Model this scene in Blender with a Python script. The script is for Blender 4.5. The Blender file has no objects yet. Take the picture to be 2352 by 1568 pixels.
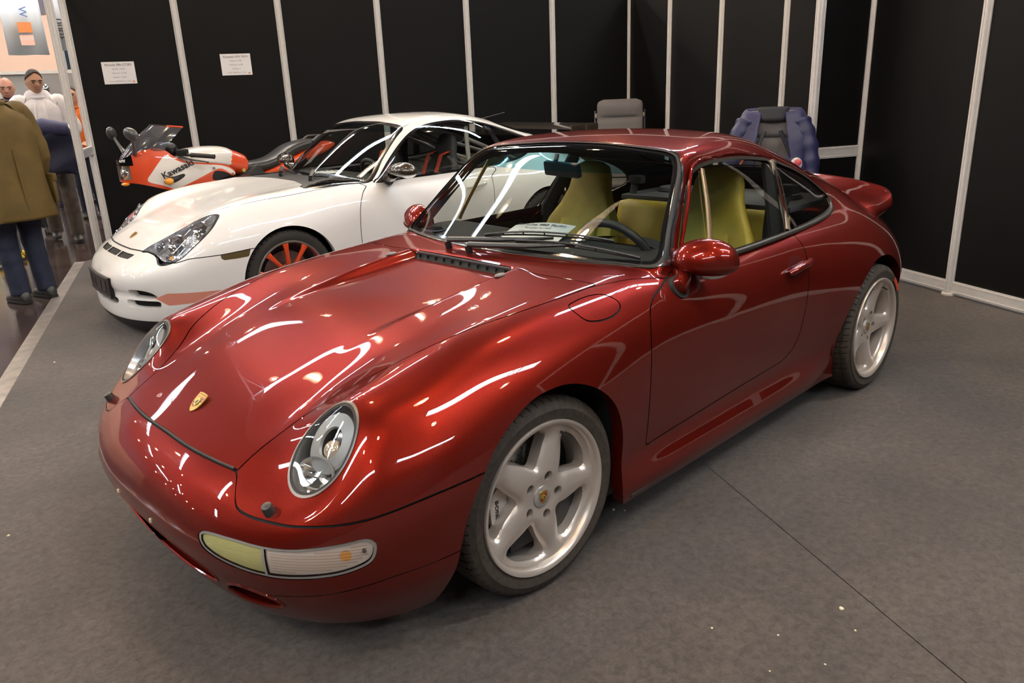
import bpy, bmesh, math, random
import numpy as np
from mathutils import Matrix, Vector
random.seed(7); RNG = np.random.default_rng(7)
SC = bpy.context.scene; COL = SC.collection
# ---------------------------------------------------------------- camera, world, lights, exposure
CAM = (1.48915, 2.23735, 1.49224); YAW, PIT, ROLL, FPX = -2.336505, .315738, -.0408682, 1774.72
def camera():
    f = np.array([math.cos(YAW) * math.cos(PIT), math.sin(YAW) * math.cos(PIT), -math.sin(PIT)]); rt = np.array([math.sin(YAW), -math.cos(YAW), 0.]); up = np.cross(rt, f)
    c, s = math.cos(ROLL), math.sin(ROLL); r = c * rt + s * up; u = -s * rt + c * up
    o = bpy.data.objects.new('camera', bpy.data.cameras.new('camera')); COL.objects.link(o)
    o.matrix_world = Matrix([[r[0], u[0], -f[0], CAM[0]], [r[1], u[1], -f[1], CAM[1]], [r[2], u[2], -f[2], CAM[2]], [0, 0, 0, 1]])
    o.data.sensor_width = 36; o.data.lens = FPX / 2352 * 36; o.data.clip_start = .05; o.data.clip_end = 200; SC.camera = o
camera()
w = bpy.data.worlds.new('hall_air'); SC.world = w; w.use_nodes = True
w.node_tree.nodes['Background'].inputs[0].default_value = (.75, .8, .9, 1); w.node_tree.nodes['Background'].inputs[1].default_value = .05
vs = SC.view_settings; vs.view_transform = 'Standard'; vs.look = 'None'; vs.gamma = 1; vs.use_curve_mapping = False
vs.exposure = 0.0
SKYLIGHT_POWER = 44.0       # radiance of the daylight strips in the hall roof
LAMP_POWER = 900.0          # radiance of the small high-bay lamps
# booth axes: U runs along the right-hand partition, W along the left-hand one
UX, UY = .4415, .8972
def uw(u, w_, z=0.): return Vector((u * UX - w_ * UY, u * UY + w_ * UX, z))

# ---------------------------------------------------------------- materials
MATS = {}
def mat(name, col, rough=.5, metal=0., coat=0., coat_rough=.03, noise=None, bump=None, emit=None, spec=None, sheen=0.):
    if name in MATS: return MATS[name]
    m = bpy.data.materials.new(name); m.use_nodes = True; nt = m.node_tree; b = nt.nodes['Principled BSDF']
    b.inputs['Base Color'].default_value = (*col, 1); b.inputs['Roughness'].default_value = rough; b.inputs['Metallic'].default_value = metal
    b.inputs['Coat Weight'].default_value = coat; b.inputs['Coat Roughness'].default_value = coat_rough
    if spec is not None: b.inputs['Specular IOR Level'].default_value = spec
    if sheen: b.inputs['Sheen Weight'].default_value = sheen
    tc = None
    if noise or bump:
        tc = nt.nodes.new('ShaderNodeTexCoord')
    if noise:
        sc, amt = noise[:2]
        n = nt.nodes.new('ShaderNodeTexNoise'); n.inputs['Scale'].default_value = sc; n.inputs['Detail'].default_value = 6; n.inputs['Roughness'].default_value = .6
        nt.links.new(tc.outputs['Object'], n.inputs['Vector'])
        r = nt.nodes.new('ShaderNodeValToRGB'); r.color_ramp.elements[0].position = .3; r.color_ramp.elements[1].position = .7
        r.color_ramp.elements[0].color = (*[c * (1 - amt) for c in col], 1); r.color_ramp.elements[1].color = (*[min(1, c * (1 + amt)) for c in col], 1)
        nt.links.new(n.outputs['Fac'], r.inputs['Fac']); nt.links.new(r.outputs['Color'], b.inputs['Base Color'])
    if bump:
        sc, st = bump
        n = nt.nodes.new('ShaderNodeTexNoise'); n.inputs['Scale'].default_value = sc; n.inputs['Detail'].default_value = 4
        nt.links.new(tc.outputs['Object'], n.inputs['Vector'])
        bp = nt.nodes.new('ShaderNodeBump'); bp.inputs['Strength'].default_value = st; bp.inputs['Distance'].default_value = .01
        nt.links.new(n.outputs['Fac'], bp.inputs['Height']); nt.links.new(bp.outputs['Normal'], b.inputs['Normal'])
    if emit: b.inputs['Emission Color'].default_value = (*emit[0], 1); b.inputs['Emission Strength'].default_value = emit[1]
    MATS[name] = m; return m
def glass(name, tint=(.86, .9, .88), refl=1.0, rough=0., ior=1.5):
    if name in MATS: return MATS[name]
    m = bpy.data.materials.new(name); m.use_nodes = True; nt = m.node_tree; nt.nodes.clear()
    o = nt.nodes.new('ShaderNodeOutputMaterial'); t = nt.nodes.new('ShaderNodeBsdfTransparent'); t.inputs[0].default_value = (*tint, 1)
    g = nt.nodes.new('ShaderNodeBsdfGlossy'); g.inputs['Roughness'].default_value = rough; g.inputs[0].default_value = (refl, refl, refl, 1)
    f = nt.nodes.new('ShaderNodeFresnel'); gm = nt.nodes.new('ShaderNodeNewGeometry'); mr = nt.nodes.new('ShaderNodeMapRange'); mr.inputs['To Min'].default_value = ior; mr.inputs['To Max'].default_value = 1 / ior; nt.links.new(gm.outputs['Backfacing'], mr.inputs['Value']); nt.links.new(mr.outputs['Result'], f.inputs[0]); x = nt.nodes.new('ShaderNodeMixShader')
    nt.links.new(f.outputs[0], x.inputs[0]); nt.links.new(t.outputs[0], x.inputs[1]); nt.links.new(g.outputs[0], x.inputs[2]); nt.links.new(x.outputs[0], o.inputs[0])
    MATS[name] = m; return m
def emis(name, col, s):
    return mat(name, (.8, .8, .8), .6, emit=(col, s))

def paint(name, col, metal, rough, flake=0.):
    m = mat(name, col, rough, metal, 1., .015)
    if metal: m.node_tree.nodes['Principled BSDF'].inputs['Specular Tint'].default_value = (.70, .09, .06, 1)     # flakes under lacquer are never seen at grazing angles
    if flake:
        nt = m.node_tree; b = nt.nodes['Principled BSDF']; tc = nt.nodes.new('ShaderNodeTexCoord'); v = nt.nodes.new('ShaderNodeTexVoronoi'); v.inputs['Scale'].default_value = 900
        nt.links.new(tc.outputs['Object'], v.inputs['Vector'])
        mx = nt.nodes.new('ShaderNodeMix'); mx.data_type = 'RGBA'; mx.inputs['A'].default_value = (*[c * (1 - flake) for c in col], 1); mx.inputs['B'].default_value = (*[min(1, c * (1 + flake)) for c in col], 1)
        nt.links.new(v.outputs['Color'], mx.inputs['Factor']); nt.links.new(mx.outputs['Result'], b.inputs['Base Color'])
    return m
RED = paint('red_pearl_paint', (.165, .0105, .0052), .62, .34, .25)
WHITE = paint('white_paint', (.90, .87, .83), 0, .4)
BLACK = mat('black_plastic', (.012, .012, .013), .45)
RUBBER = mat('black_rubber', (.014, .013, .012), .6)
GAP = mat('shut_line', (.004, .003, .003), .8)
GLOSSBLACK = mat('gloss_black', (.008, .008, .009), .12, coat=1)
CHROME = mat('chrome', (.82, .82, .83), .1, 1)
SILVER = mat('silver_wheel_paint', (.66, .58, .51), .34, .6, coat=.5)
ALU = mat('anodised_aluminium', (.82, .79, .76), .42, .3, noise=(30, .05))
DARKTRIM = mat('dark_anodised_trim', (.10, .088, .075), .34, .8)
TYRE = mat('tyre_rubber', (.046, .035, .026), .78, noise=(60, .35), bump=(220, .25))
MUSTARD = mat('mustard_leather', (.46, .34, .030), .5, noise=(9, .12), bump=(350, .12))
DARKCLOTH = mat('dark_cloth', (.016, .016, .018), .9)
GREYCLOTH = mat('grey_cloth', (.075, .075, .08), .9, noise=(120, .2))
PAPER = mat('white_paper', (.88, .86, .86), .8)
INK = mat('printing_ink', (.02, .02, .025), .7)
GREYINK = mat('grey_ink', (.30, .29, .32), .7)
ORANGE = mat('orange_paint', (.72, .070, .012), .35, coat=1)

# ---------------------------------------------------------------- objects, tags
def tag(o, label=None, cat=None, group=None, kind=None):
    if label: o['label'] = label
    if cat: o['category'] = cat
    if group: o['group'] = group
    if kind: o['kind'] = kind
    return o
def empty(name, loc=(0, 0, 0), rz=0., label=None, cat=None, group=None):
    o = bpy.data.objects.new(name, None); COL.objects.link(o); o.location = loc; o.rotation_euler = (0, 0, rz); o.empty_display_size = .1
    return tag(o, label, cat, group)
def link(name, me, m, parent=None, smooth=None, label=None):
    o = bpy.data.objects.new(name, me); COL.objects.link(o)
    if m is not None and not me.materials: me.materials.append(m)
    if parent is not None: o.parent = parent
    if label: o['label'] = label
    return o
def copy_tree(o, parent=None):
    c = o.copy(); COL.objects.link(c); c.parent = parent
    for ch in list(o.children): copy_tree(ch, c)
    return c

class MB:
    """collects shapes; build() links them as one mesh object"""
    def __init__(s): s.v, s.f = [], []
    def add(s, V, F):
        o = len(s.v); s.v += [tuple(map(float, p)) for p in V]; s.f += [tuple(int(i) + o for i in f) for f in F]; return s
    def box(s, c, size, R=None, bev=0.):
        x, y, z = [d / 2 for d in size]
        if bev:
            bm = bmesh.new(); bmesh.ops.create_cube(bm, size=1.)
            for v in bm.verts: v.co = Vector((v.co.x * size[0], v.co.y * size[1], v.co.z * size[2]))
            bmesh.ops.bevel(bm, geom=bm.edges[:], offset=bev, segments=2, profile=.6, affect='EDGES'); bm.verts.index_update()
            V = [v.co.copy() for v in bm.verts]; F = [[v.index for v in f.verts] for f in bm.faces]; bm.free()
        else:
            V = [Vector((a * x, b * y, e * z)) for a in (-1, 1) for b in (-1, 1) for e in (-1, 1)]
            F = [(0, 1, 3, 2), (4, 6, 7, 5), (0, 4, 5, 1), (2, 3, 7, 6), (0, 2, 6, 4), (1, 5, 7, 3)]
        if R is not None: V = [R @ v for v in V]
        return s.add([v + Vector(c) for v in V], F)
    def tube(s, pts, rad, n=10, caps=True, closed=False, flat=1.):
        P = [Vector(p) for p in pts]; m = len(P); rad = rad if hasattr(rad, '__len__') else [rad] * m
        V, F, nrm = [], [], None
        for i in range(m):
            a = P[(i - 1) % m] if closed or i > 0 else P[i]; b = P[(i + 1) % m] if closed or i < m - 1 else P[i]
            t = (b - a).normalized() if (b - a).length > 1e-9 else Vector((0, 0, 1))
            if nrm is None: nrm = t.orthogonal().normalized() if abs(t.z) > .95 else Vector((0, 0, 1)) - t * t.z
            nrm = (nrm - t * nrm.dot(t)).normalized(); bn = t.cross(nrm)
            for k in range(n):
                q = 2 * math.pi * k / n; V.append(P[i] + (bn * math.cos(q) + nrm * math.sin(q) * flat) * rad[i])
        for i in range(m if closed else m - 1):
            j = (i + 1) % m
            for k in range(n): F.append((i * n + k, i * n + (k + 1) % n, j * n + (k + 1) % n, j * n + k))
        if caps and not closed: F += [tuple(range(n))[::-1], tuple((m - 1) * n + k for k in range(n))]
        return s.add(V, F)
    def lathe(s, prof, n=48, axis='y', c=(0, 0, 0), a0=0., a1=2 * math.pi):
        """prof: list of (radius, along)"""
        full = abs(a1 - a0 - 2 * math.pi) < 1e-6; k = n if full else n + 1; V, F = [], []
        for r, h in prof:
            for i in range(k):
                t = a0 + (a1 - a0) * i / n; p, q = r * math.cos(t), r * math.sin(t)
                V.append(Vector({'y': (p, h, q), 'x': (h, p, q), 'z': (p, q, h)}[axis]) + Vector(c))
        for j in range(len(prof) - 1):
            for i in range(n):
                F.append((j * k + i, j * k + (i + 1) % k, (j + 1) * k + (i + 1) % k, (j + 1) * k + i))
        return s.add(V, F)
    def prism(s, poly, fn, h0, h1):
        """poly 2-D; fn(a,b,h) -> point"""
        n = len(poly); V = [fn(a, b, h0) for a, b in poly] + [fn(a, b, h1) for a, b in poly]
        F = [tuple(range(n))[::-1], tuple(range(n, 2 * n))] + [(i, (i + 1) % n, n + (i + 1) % n, n + i) for i in range(n)]
        return s.add(V, F)
    def ell(s, c, r, nu=20, nv=12, R=None):
        V, F = [], []
        for j in range(nv + 1):
            t = math.pi * j / nv
            for i in range(nu):
                q = 2 * math.pi * i / nu; v = Vector((r[0] * math.sin(t) * math.cos(q), r[1] * math.sin(t) * math.sin(q), r[2] * math.cos(t)))
                V.append((R @ v if R is not None else v) + Vector(c))
        for j in range(nv):
            for i in range(nu): F.append((j * nu + i, j * nu + (i + 1) % nu, (j + 1) * nu + (i + 1) % nu, (j + 1) * nu + i))
        return s.add(V, F)
    def loft(s, rings, closed=True, caps=True):
        n = len(rings[0]); V = [p for r in rings for p in r]; F = []
        for j in range(len(rings) - 1):
            for i in range(n if closed else n - 1): F.append((j * n + i, j * n + (i + 1) % n, (j + 1) * n + (i + 1) % n, (j + 1) * n + i))
        if caps and closed: F += [tuple(range(n))[::-1], tuple((len(rings) - 1) * n + k for k in range(n))]
        return s.add(V, F)
    def xf(s, M):
        s.v = [tuple(M @ Vector(p)) for p in s.v]; return s
    def mesh(s, name, smooth=35, fix=True):
        me = bpy.data.meshes.new(name); me.from_pydata(s.v, [], s.f); me.validate()
        if fix:
            bm = bmesh.new(); bm.from_mesh(me); bmesh.ops.remove_doubles(bm, verts=bm.verts, dist=1e-6); bmesh.ops.recalc_face_normals(bm, faces=bm.faces); bm.to_mesh(me); bm.free()
        if smooth: me.shade_smooth(); me.set_sharp_from_angle(angle=math.radians(smooth))
        return me
    def build(s, name, m, parent=None, smooth=35, label=None, remesh=None, fix=True):
        o = link(name, s.mesh(name, smooth, fix), m, parent, label=label)
        if remesh:
            r = o.modifiers.new('r', 'REMESH'); r.mode = 'VOXEL'; r.voxel_size = remesh; r.use_smooth_shade = True
            q = o.modifiers.new('s', 'SMOOTH'); q.iterations = 6; q.factor = .5
        return o

def text(name, body, size, m, parent, M, align='CENTER', extrude=.0004, bold=0., shear=0., spacing=1., res=3):
    c = bpy.data.curves.new(name, 'FONT'); c.body = body; c.size = size; c.align_x = align; c.align_y = 'CENTER'; c.extrude = extrude; c.offset = bold; c.shear = shear; c.space_character = spacing; c.resolution_u = res
    t = bpy.data.objects.new(name + '_tmp', c); COL.objects.link(t)
    dg = bpy.context.evaluated_depsgraph_get(); me = bpy.data.meshes.new_from_object(t.evaluated_get(dg)); bpy.data.objects.remove(t); bpy.data.curves.remove(c)
    me.transform(M); me.name = name
    me.materials.clear()
    return link(name, me, m, parent)
def frame_M(o, ex, ey):
    ex = Vector(ex).normalized(); ez = ex.cross(Vector(ey)).normalized(); ey = ez.cross(ex)
    return Matrix([[ex.x, ey.x, ez.x, o[0]], [ex.y, ey.y, ez.y, o[1]], [ex.z, ey.z, ez.z, o[2]], [0, 0, 0, 1]])
# ---------------------------------------------------------------- smooth body surfaces (implicit field -> ray-sampled grid -> clipped panels)
def pchip(xs, ys, q):
    xs = np.asarray(xs, float); ys = np.asarray(ys, float)
    if xs[0] > xs[-1]: xs = xs[::-1]; ys = ys[::-1]
    h = np.diff(xs); d = np.diff(ys, axis=0) / (h if ys.ndim == 1 else h[:, None])
    m = np.zeros_like(ys)
    hh = h if ys.ndim == 1 else h[:, None]
    w1 = 2 * hh[1:] + hh[:-1]; w2 = hh[1:] + 2 * hh[:-1]
    with np.errstate(divide='ignore', invalid='ignore'):
        mm = (w1 + w2) / (w1 / d[:-1] + w2 / d[1:])
    m[1:-1] = np.where(d[:-1] * d[1:] > 0, mm, 0)
    m[0] = d[0]; m[-1] = d[-1]
    q = np.clip(q, xs[0], xs[-1])
    i = np.clip(np.searchsorted(xs, q) - 1, 0, len(xs) - 2)
    t = (q - xs[i]) / h[i]
    H = h[i]
    if ys.ndim > 1: t = t[:, None]; H = H[:, None]
    return (ys[i] * (1 + 2 * t) * (1 - t) ** 2 + m[i] * H * t * (1 - t) ** 2 + ys[i + 1] * t * t * (3 - 2 * t) + m[i + 1] * H * t * t * (t - 1))

def gsm(a, s, axis):
    if s <= 0: return a
    n = int(4 * s) + 1
    k = np.exp(-.5 * (np.arange(-n, n + 1) / s) ** 2); k /= k.sum()
    a = np.moveaxis(a, axis, 0)
    pad = np.concatenate([2 * a[:1] - a[1:n + 1][::-1], a, 2 * a[-1:] - a[-n - 1:-1][::-1]])
    out = np.zeros_like(a)
    for j, w in enumerate(k): out += w * pad[j:j + len(a)]
    return np.moveaxis(out, 0, axis)

class F1:
    """smooth function of one variable from a table"""
    def __init__(s, tab, sm=.03, step=.004, lo=-4.2, hi=1.6):
        xs, ys = zip(*tab); s.lo, s.st = lo, step
        q = np.arange(lo, hi, step)
        o = np.argsort(xs); xs = np.array(xs)[o]; ys = np.array(ys)[o]
        v = pchip(xs, ys, q)
        # linear continuation past the ends
        s0 = (ys[1] - ys[0]) / (xs[1] - xs[0]); s1 = (ys[-1] - ys[-2]) / (xs[-1] - xs[-2])
        v = np.where(q < xs[0], ys[0] + (q - xs[0]) * s0, np.where(q > xs[-1], ys[-1] + (q - xs[-1]) * s1, v))
        s.v = gsm(v, sm / step, 0)
    def __call__(s, x):
        u = np.clip((x - s.lo) / s.st, 1, len(s.v) - 3); i = u.astype(int); t = u - i
        a, b, c, d = s.v[i - 1], s.v[i], s.v[i + 1], s.v[i + 2]
        return (a * (1 - t) ** 3 + b * (3 * t ** 3 - 6 * t * t + 4) + c * (-3 * t ** 3 + 3 * t * t + 3 * t + 1) + d * t ** 3) / 6

class F2:
    """smooth function of two variables: rows keyed by x, columns by the second variable; mirror=True keeps it even in that variable"""
    def __init__(s, cols, rows, sx=.025, sy=.02, step=.01, lo=-3.9, hi=1.3, l2=0., h2=1.4, mirror=False):
        xs = np.array([r[0] for r in rows], float); V = np.array([r[1] for r in rows], float)
        o = np.argsort(xs); xs = xs[o]; V = V[o]
        q = np.arange(lo, hi, step)
        A = pchip(xs, V, q)
        cols = np.array(cols, float)
        if mirror:
            cc = np.concatenate([-cols[:0:-1], cols]); A = np.concatenate([A[:, :0:-1], A], 1); l2 = -.15
        else: cc = cols
        q2 = np.arange(l2, h2, step)
        B = pchip(cc, A.T, np.clip(q2, cc[0], cc[-1])).T
        # linear continuation
        hiS = (A[:, -1] - A[:, -2]) / (cc[-1] - cc[-2]); B = B + np.outer(hiS, np.maximum(q2 - cc[-1], 0))
        if not mirror:
            loS = (A[:, 1] - A[:, 0]) / (cc[1] - cc[0]); B = B - np.outer(loS, np.maximum(cc[0] - q2, 0))
        B = gsm(gsm(B, sx / step, 0), sy / step, 1)
        s.B, s.lo, s.l2, s.st = B, lo, l2, step
    def __call__(s, x, y):
        u = np.clip((x - s.lo) / s.st, 1, s.B.shape[0] - 3); v = np.clip((y - s.l2) / s.st, 1, s.B.shape[1] - 3)
        i = u.astype(int); j = v.astype(int); t = u - i; w = v - j
        def wt(t): return ((1 - t) ** 3 / 6, (3 * t ** 3 - 6 * t * t + 4) / 6, (-3 * t ** 3 + 3 * t * t + 3 * t + 1) / 6, t ** 3 / 6)
        wa, wb = wt(t), wt(w); r = 0
        for a in range(4):
            c = 0
            for b in range(4): c = c + wb[b] * s.B[i + a - 1, j + b - 1]
            r = r + wa[a] * c
        return r

def smax(a, b, R):
    h = np.maximum(R - np.abs(a - b), 0) / R
    return np.maximum(a, b) + h ** 3 * R / 6
def smin(a, b, R): return -smax(-a, -b, R)
def sstep(a, b, x):
    t = np.clip((x - a) / (b - a), 0, 1); return t * t * t * (t * (6 * t - 15) + 10)

def solve_rays(F, O, D, r0=.03, r1=1.9, n=34):
    a = np.full(len(O), r0); b = np.full(len(O), r1)
    for _ in range(n):
        m = (a + b) / 2
        f = F(O[:, 0] + D[:, 0] * m, O[:, 1] + D[:, 1] * m, O[:, 2] + D[:, 2] * m)
        a = np.where(f < 0, m, a); b = np.where(f < 0, b, m)
    return O + D * ((a + b) / 2)[:, None]

def grad(F, P, h=.004):
    x, y, z = P.T
    g = np.stack([F(x + h, y, z) - F(x - h, y, z), F(x, y + h, z) - F(x, y - h, z), F(x, y, z + h) - F(x, y, z - h)], 1)
    return g / np.maximum(np.linalg.norm(g, axis=1), 1e-9)[:, None]

def body_grid(F, xf, xr, z0, dx=.012, nphi=165, phimax=103, thf=(-62,), nf=120, nr=90, zf=None):
    """half body (y>=0) sampled by rays: a fan round the nose, plain cross-sections, a fan round the tail"""
    zf = z0 if zf is None else zf
    ph = np.radians(np.linspace(0, phimax, nphi)); k90 = np.searchsorted(ph, np.pi / 2 - 1e-9)
    secs = []
    # nose fan (phi only to 90 degrees, repeated at the pole)
    for th in np.radians(np.linspace(-62, 90, nf, endpoint=False)):
        p = np.minimum(ph, np.pi / 2 - 1e-3)
        secs.append((np.tile([xf, 0, z0], (nphi, 1)), np.stack([np.cos(p) * np.cos(th), np.sin(p), np.cos(p) * np.sin(th)], 1)))
    for x in np.arange(xf, xr, -dx):
        secs.append((np.tile([x, 0, z0], (nphi, 1)), np.stack([0 * ph, np.sin(ph), np.cos(ph)], 1)))
    for th in np.radians(np.linspace(90, 235, nr)):
        p = np.minimum(ph, np.pi / 2 - 1e-3)
        secs.append((np.tile([xr, 0, z0], (nphi, 1)), np.stack([np.cos(p) * np.cos(th), np.sin(p), np.cos(p) * np.sin(th)], 1)))
    O = np.concatenate([s[0] for s in secs]); D = np.concatenate([s[1] for s in secs])
    P = solve_rays(F, O, D)
    m = len(secs)
    idx = np.arange(m * nphi).reshape(m, nphi)
    # outward winding
    Q = np.stack([idx[:-1, :-1], idx[:-1, 1:], idx[1:, 1:], idx[1:, :-1]], -1).reshape(-1, 4)
    N = grad(F, P)
    a = P[Q]; fn = np.cross(a[:, 2] - a[:, 0], a[:, 3] - a[:, 1])
    area = np.linalg.norm(fn, axis=1)
    ok = area > 1e-9
    Q = Q[ok]
    flip = (np.einsum('ij,ij->i', fn[ok], N[Q].mean(1)) < 0)
    Q[flip] = Q[flip][:, ::-1]
    return P, N, Q

class Patch:
    """polygon soup with per-vertex position and normal; clip() splits it along the zero line of a field"""
    def __init__(s, V, N, F): s.V, s.N, s.F = V, N, F        # F: list of tuples
    def sub(s, faces): return Patch(s.V, s.N, faces)
    def clip(s, field):
        """field: function of (V) -> values. returns (inside(<0), outside(>=0))"""
        V, N = s.V, s.N
        used = np.unique(np.concatenate([np.asarray(f) for f in s.F])) if s.F else np.array([], int)
        d = np.full(len(V), 1.0)
        if len(used): d[used] = field(V[used])
        d = np.where(np.abs(d) < 1e-7, 1e-7, d)
        neg = d < 0
        newV, newN, cache = [], [], {}
        ins, out = [], []
        base = len(V)
        quads = [f for f in s.F]
        for f in quads:
            sg = [neg[i] for i in f]
            if all(sg): ins.append(f); continue
            if not any(sg): out.append(f); continue
            A, B = [], []
            n = len(f)
            for k in range(n):
                i, j = f[k], f[(k + 1) % n]
                (A if neg[i] else B).append(i)
                if neg[i] != neg[j]:
                    key = (i, j) if i < j else (j, i)
                    v = cache.get(key)
                    if v is None:
                        a, b = key; t = d[a] / (d[a] - d[b])
                        v = base + len(newV); cache[key] = v
                        newV.append(V[a] + t * (V[b] - V[a])); q = N[a] + t * (N[b] - N[a]); newN.append(q / max(np.linalg.norm(q), 1e-9))
                    A.append(v); B.append(v)
            if len(A) > 2: ins.append(tuple(A))
            if len(B) > 2: out.append(tuple(B))
        if newV: V = np.concatenate([V, np.array(newV)]); N = np.concatenate([N, np.array(newN)])
        return Patch(V, N, ins), Patch(V, N, out)
    def compact(s):
        if not s.F: return s
        used = np.unique(np.concatenate([np.asarray(f) for f in s.F])); mp = np.full(len(s.V), -1); mp[used] = np.arange(len(used))
        return Patch(s.V[used], None if s.N is None else s.N[used], [tuple(mp[list(f)]) for f in s.F])
    def offset(s, d):
        return Patch(s.V + s.N * d, s.N, s.F)
    def mirror(s):
        if s.N is None: return Patch(s.V * [1, -1, 1], None, [f[::-1] for f in s.F])
        return Patch(s.V * [1, -1, 1], s.N * [1, -1, 1], [f[::-1] for f in s.F])
    def both(s): return join(s.compact(), s.compact().mirror())
    def flipped(s): return Patch(s.V, -s.N, [f[::-1] for f in s.F])
    def boundary(s):
        e = {}
        for f in s.F:
            for k in range(len(f)):
                a, b = f[k], f[(k + 1) % len(f)]
                if (b, a) in e: e.pop((b, a))
                else: e[(a, b)] = 1
        return list(e)
    def skirt(s, vec, flt=None):
        """strip of faces from the boundary edges moved by vec (array or function V->V')"""
        E = [e for e in s.boundary() if flt is None or (flt(s.V[e[0]]) and flt(s.V[e[1]]))]
        ids = sorted({i for e in E for i in e}); mp = {v: k for k, v in enumerate(ids)}
        if not ids: return Patch(np.zeros((0, 3)), np.zeros((0, 3)), [])
        A = s.V[ids]; B = vec(A, s.N[ids]); n = len(ids)
        F = [(mp[b], mp[a], n + mp[a], n + mp[b]) for a, b in E]
        return Patch(np.concatenate([A, B]), None, F)

def join(*ps):
    V, N, F, o = [], [], [], 0
    for p in ps:
        if not p.F: continue
        p = p.compact()
        V.append(p.V); N.append(p.N if p.N is not None else np.zeros_like(p.V)); F += [tuple(int(i) + o for i in f) for f in p.F]; o += len(p.V)
    return Patch(np.concatenate(V), np.concatenate(N), F)

def smooth_poly(pts, n=8, closed=True):
    """Catmull-Rom through the points"""
    P = np.asarray(pts, float); m = len(P); out = []
    for i in range(m if closed else m - 1):
        g = lambda k: P[k % m] if closed else P[min(max(k, 0), m - 1)]
        a, b, c, d = g(i - 1), g(i), g(i + 1), g(i + 2)
        for t in np.arange(n) / n:
            out.append(.5 * (2 * b + (c - a) * t + (2 * a - 5 * b + 4 * c - d) * t * t + (3 * b - a - 3 * c + d) * t ** 3))
    if not closed: out.append(P[-1])
    return np.array(out)

def poly_sd(poly):
    """signed distance to a closed 2-D polygon (negative inside)"""
    A = np.asarray(poly, float); B = np.roll(A, -1, 0)
    def f(p):
        d = np.full(len(p), 1e9); ins = np.zeros(len(p), bool)
        for a, b in zip(A, B):
            e = b - a; w = p - a
            t = np.clip((w @ e) / max(e @ e, 1e-12), 0, 1)
            q = w - t[:, None] * e; d = np.minimum(d, np.einsum('ij,ij->i', q, q))
            c = (a[1] > p[:, 1]) != (b[1] > p[:, 1])
            if abs(b[1] - a[1]) > 1e-12:
                ins ^= c & (p[:, 0] < (b[0] - a[0]) * (p[:, 1] - a[1]) / (b[1] - a[1]) + a[0])
        d = np.sqrt(d); return np.where(ins, -d, d)
    return f

def pobj(name, patch, m, parent, label=None, extra=None):
    """link a patch as an object; keeps the analytic normals"""
    p = patch.compact()
    me = bpy.data.meshes.new(name); me.from_pydata(p.V.tolist(), [], [tuple(map(int, f)) for f in p.F]); me.update(); me.shade_smooth()
    if p.N is not None and np.abs(p.N).sum() > 0 and extra is None:
        me.normals_split_custom_set_from_vertices(p.N.tolist())
    else: me.set_sharp_from_angle(angle=math.radians(40))
    return link(name, me, m, parent, label=label)
def groove(rest, field, g):
    """split by |field|<g : (inside, strip, outside)"""
    a, r = rest.clip(lambda V: field(V) + g)
    s, b = r.clip(lambda V: field(V) - g)
    return a, s, b
def ring_wall(patch, depth, direction=None, shrink=0.):
    """walls going in from the open edge of a hole that was cut out (boundary of 'patch')"""
    d = None if direction is None else np.asarray(direction, float)
    return patch.skirt(lambda V, N: V + (-(N * depth) if d is None else d * depth))
# ---------------------------------------------------------------- hall: floor, roof, end walls, daylight strips, trusses, lamps
RZ = math.atan2(UY, UX)                      # local x along U, local y along W
MU = Matrix.Rotation(RZ, 4, 'Z')
def ubox(mb, u0, u1, w0, w1, z0, z1):
    m = MB(); m.box(((u0 + u1) / 2, (w0 + w1) / 2, (z0 + z1) / 2), (u1 - u0, w1 - w0, z1 - z0)); m.xf(MU); return mb.add(m.v, m.f)
def carpet_mat():
    m = mat('needle_felt_carpet', (.10, .088, .082), .95); nt = m.node_tree; b = nt.nodes['Principled BSDF']; tc = nt.nodes.new('ShaderNodeTexCoord')
    def noise(s, d, r=.6, dis=0.):
        n = nt.nodes.new('ShaderNodeTexNoise'); n.inputs['Scale'].default_value = s; n.inputs['Detail'].default_value = d; n.inputs['Roughness'].default_value = r; n.inputs['Distortion'].default_value = dis; nt.links.new(tc.outputs['Object'], n.inputs['Vector']); return n
    def ramp(a, b_, c0, c1):
        r = nt.nodes.new('ShaderNodeValToRGB'); r.color_ramp.elements[0].position = a; r.color_ramp.elements[1].position = b_; r.color_ramp.elements[0].color = (*c0, 1); r.color_ramp.elements[1].color = (*c1, 1); return r
    n1 = noise(34, 10, .82, .35); r1 = ramp(.36, .68, (.044, .034, .027), (.128, .103, .087)); nt.links.new(n1.outputs['Fac'], r1.inputs['Fac'])
    n2 = noise(1.5, 5, .6, .4); r2 = ramp(.34, .68, (.66, .64, .64), (1.12, 1.08, 1.06)); nt.links.new(n2.outputs['Fac'], r2.inputs['Fac'])
    mx = nt.nodes.new('ShaderNodeMix'); mx.data_type = 'RGBA'; mx.blend_type = 'MULTIPLY'; mx.inputs['Factor'].default_value = 1
    nt.links.new(r1.outputs['Color'], mx.inputs['A']); nt.links.new(r2.outputs['Color'], mx.inputs['B']); nt.links.new(mx.outputs['Result'], b.inputs['Base Color'])
    n3 = noise(420, 3); bp = nt.nodes.new('ShaderNodeBump'); bp.inputs['Strength'].default_value = .5; bp.inputs['Distance'].default_value = .004; nt.links.new(n3.outputs['Fac'], bp.inputs['Height']); nt.links.new(bp.outputs['Normal'], b.inputs['Normal'])
    b.inputs['Sheen Weight'].default_value = .15
    return m
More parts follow.
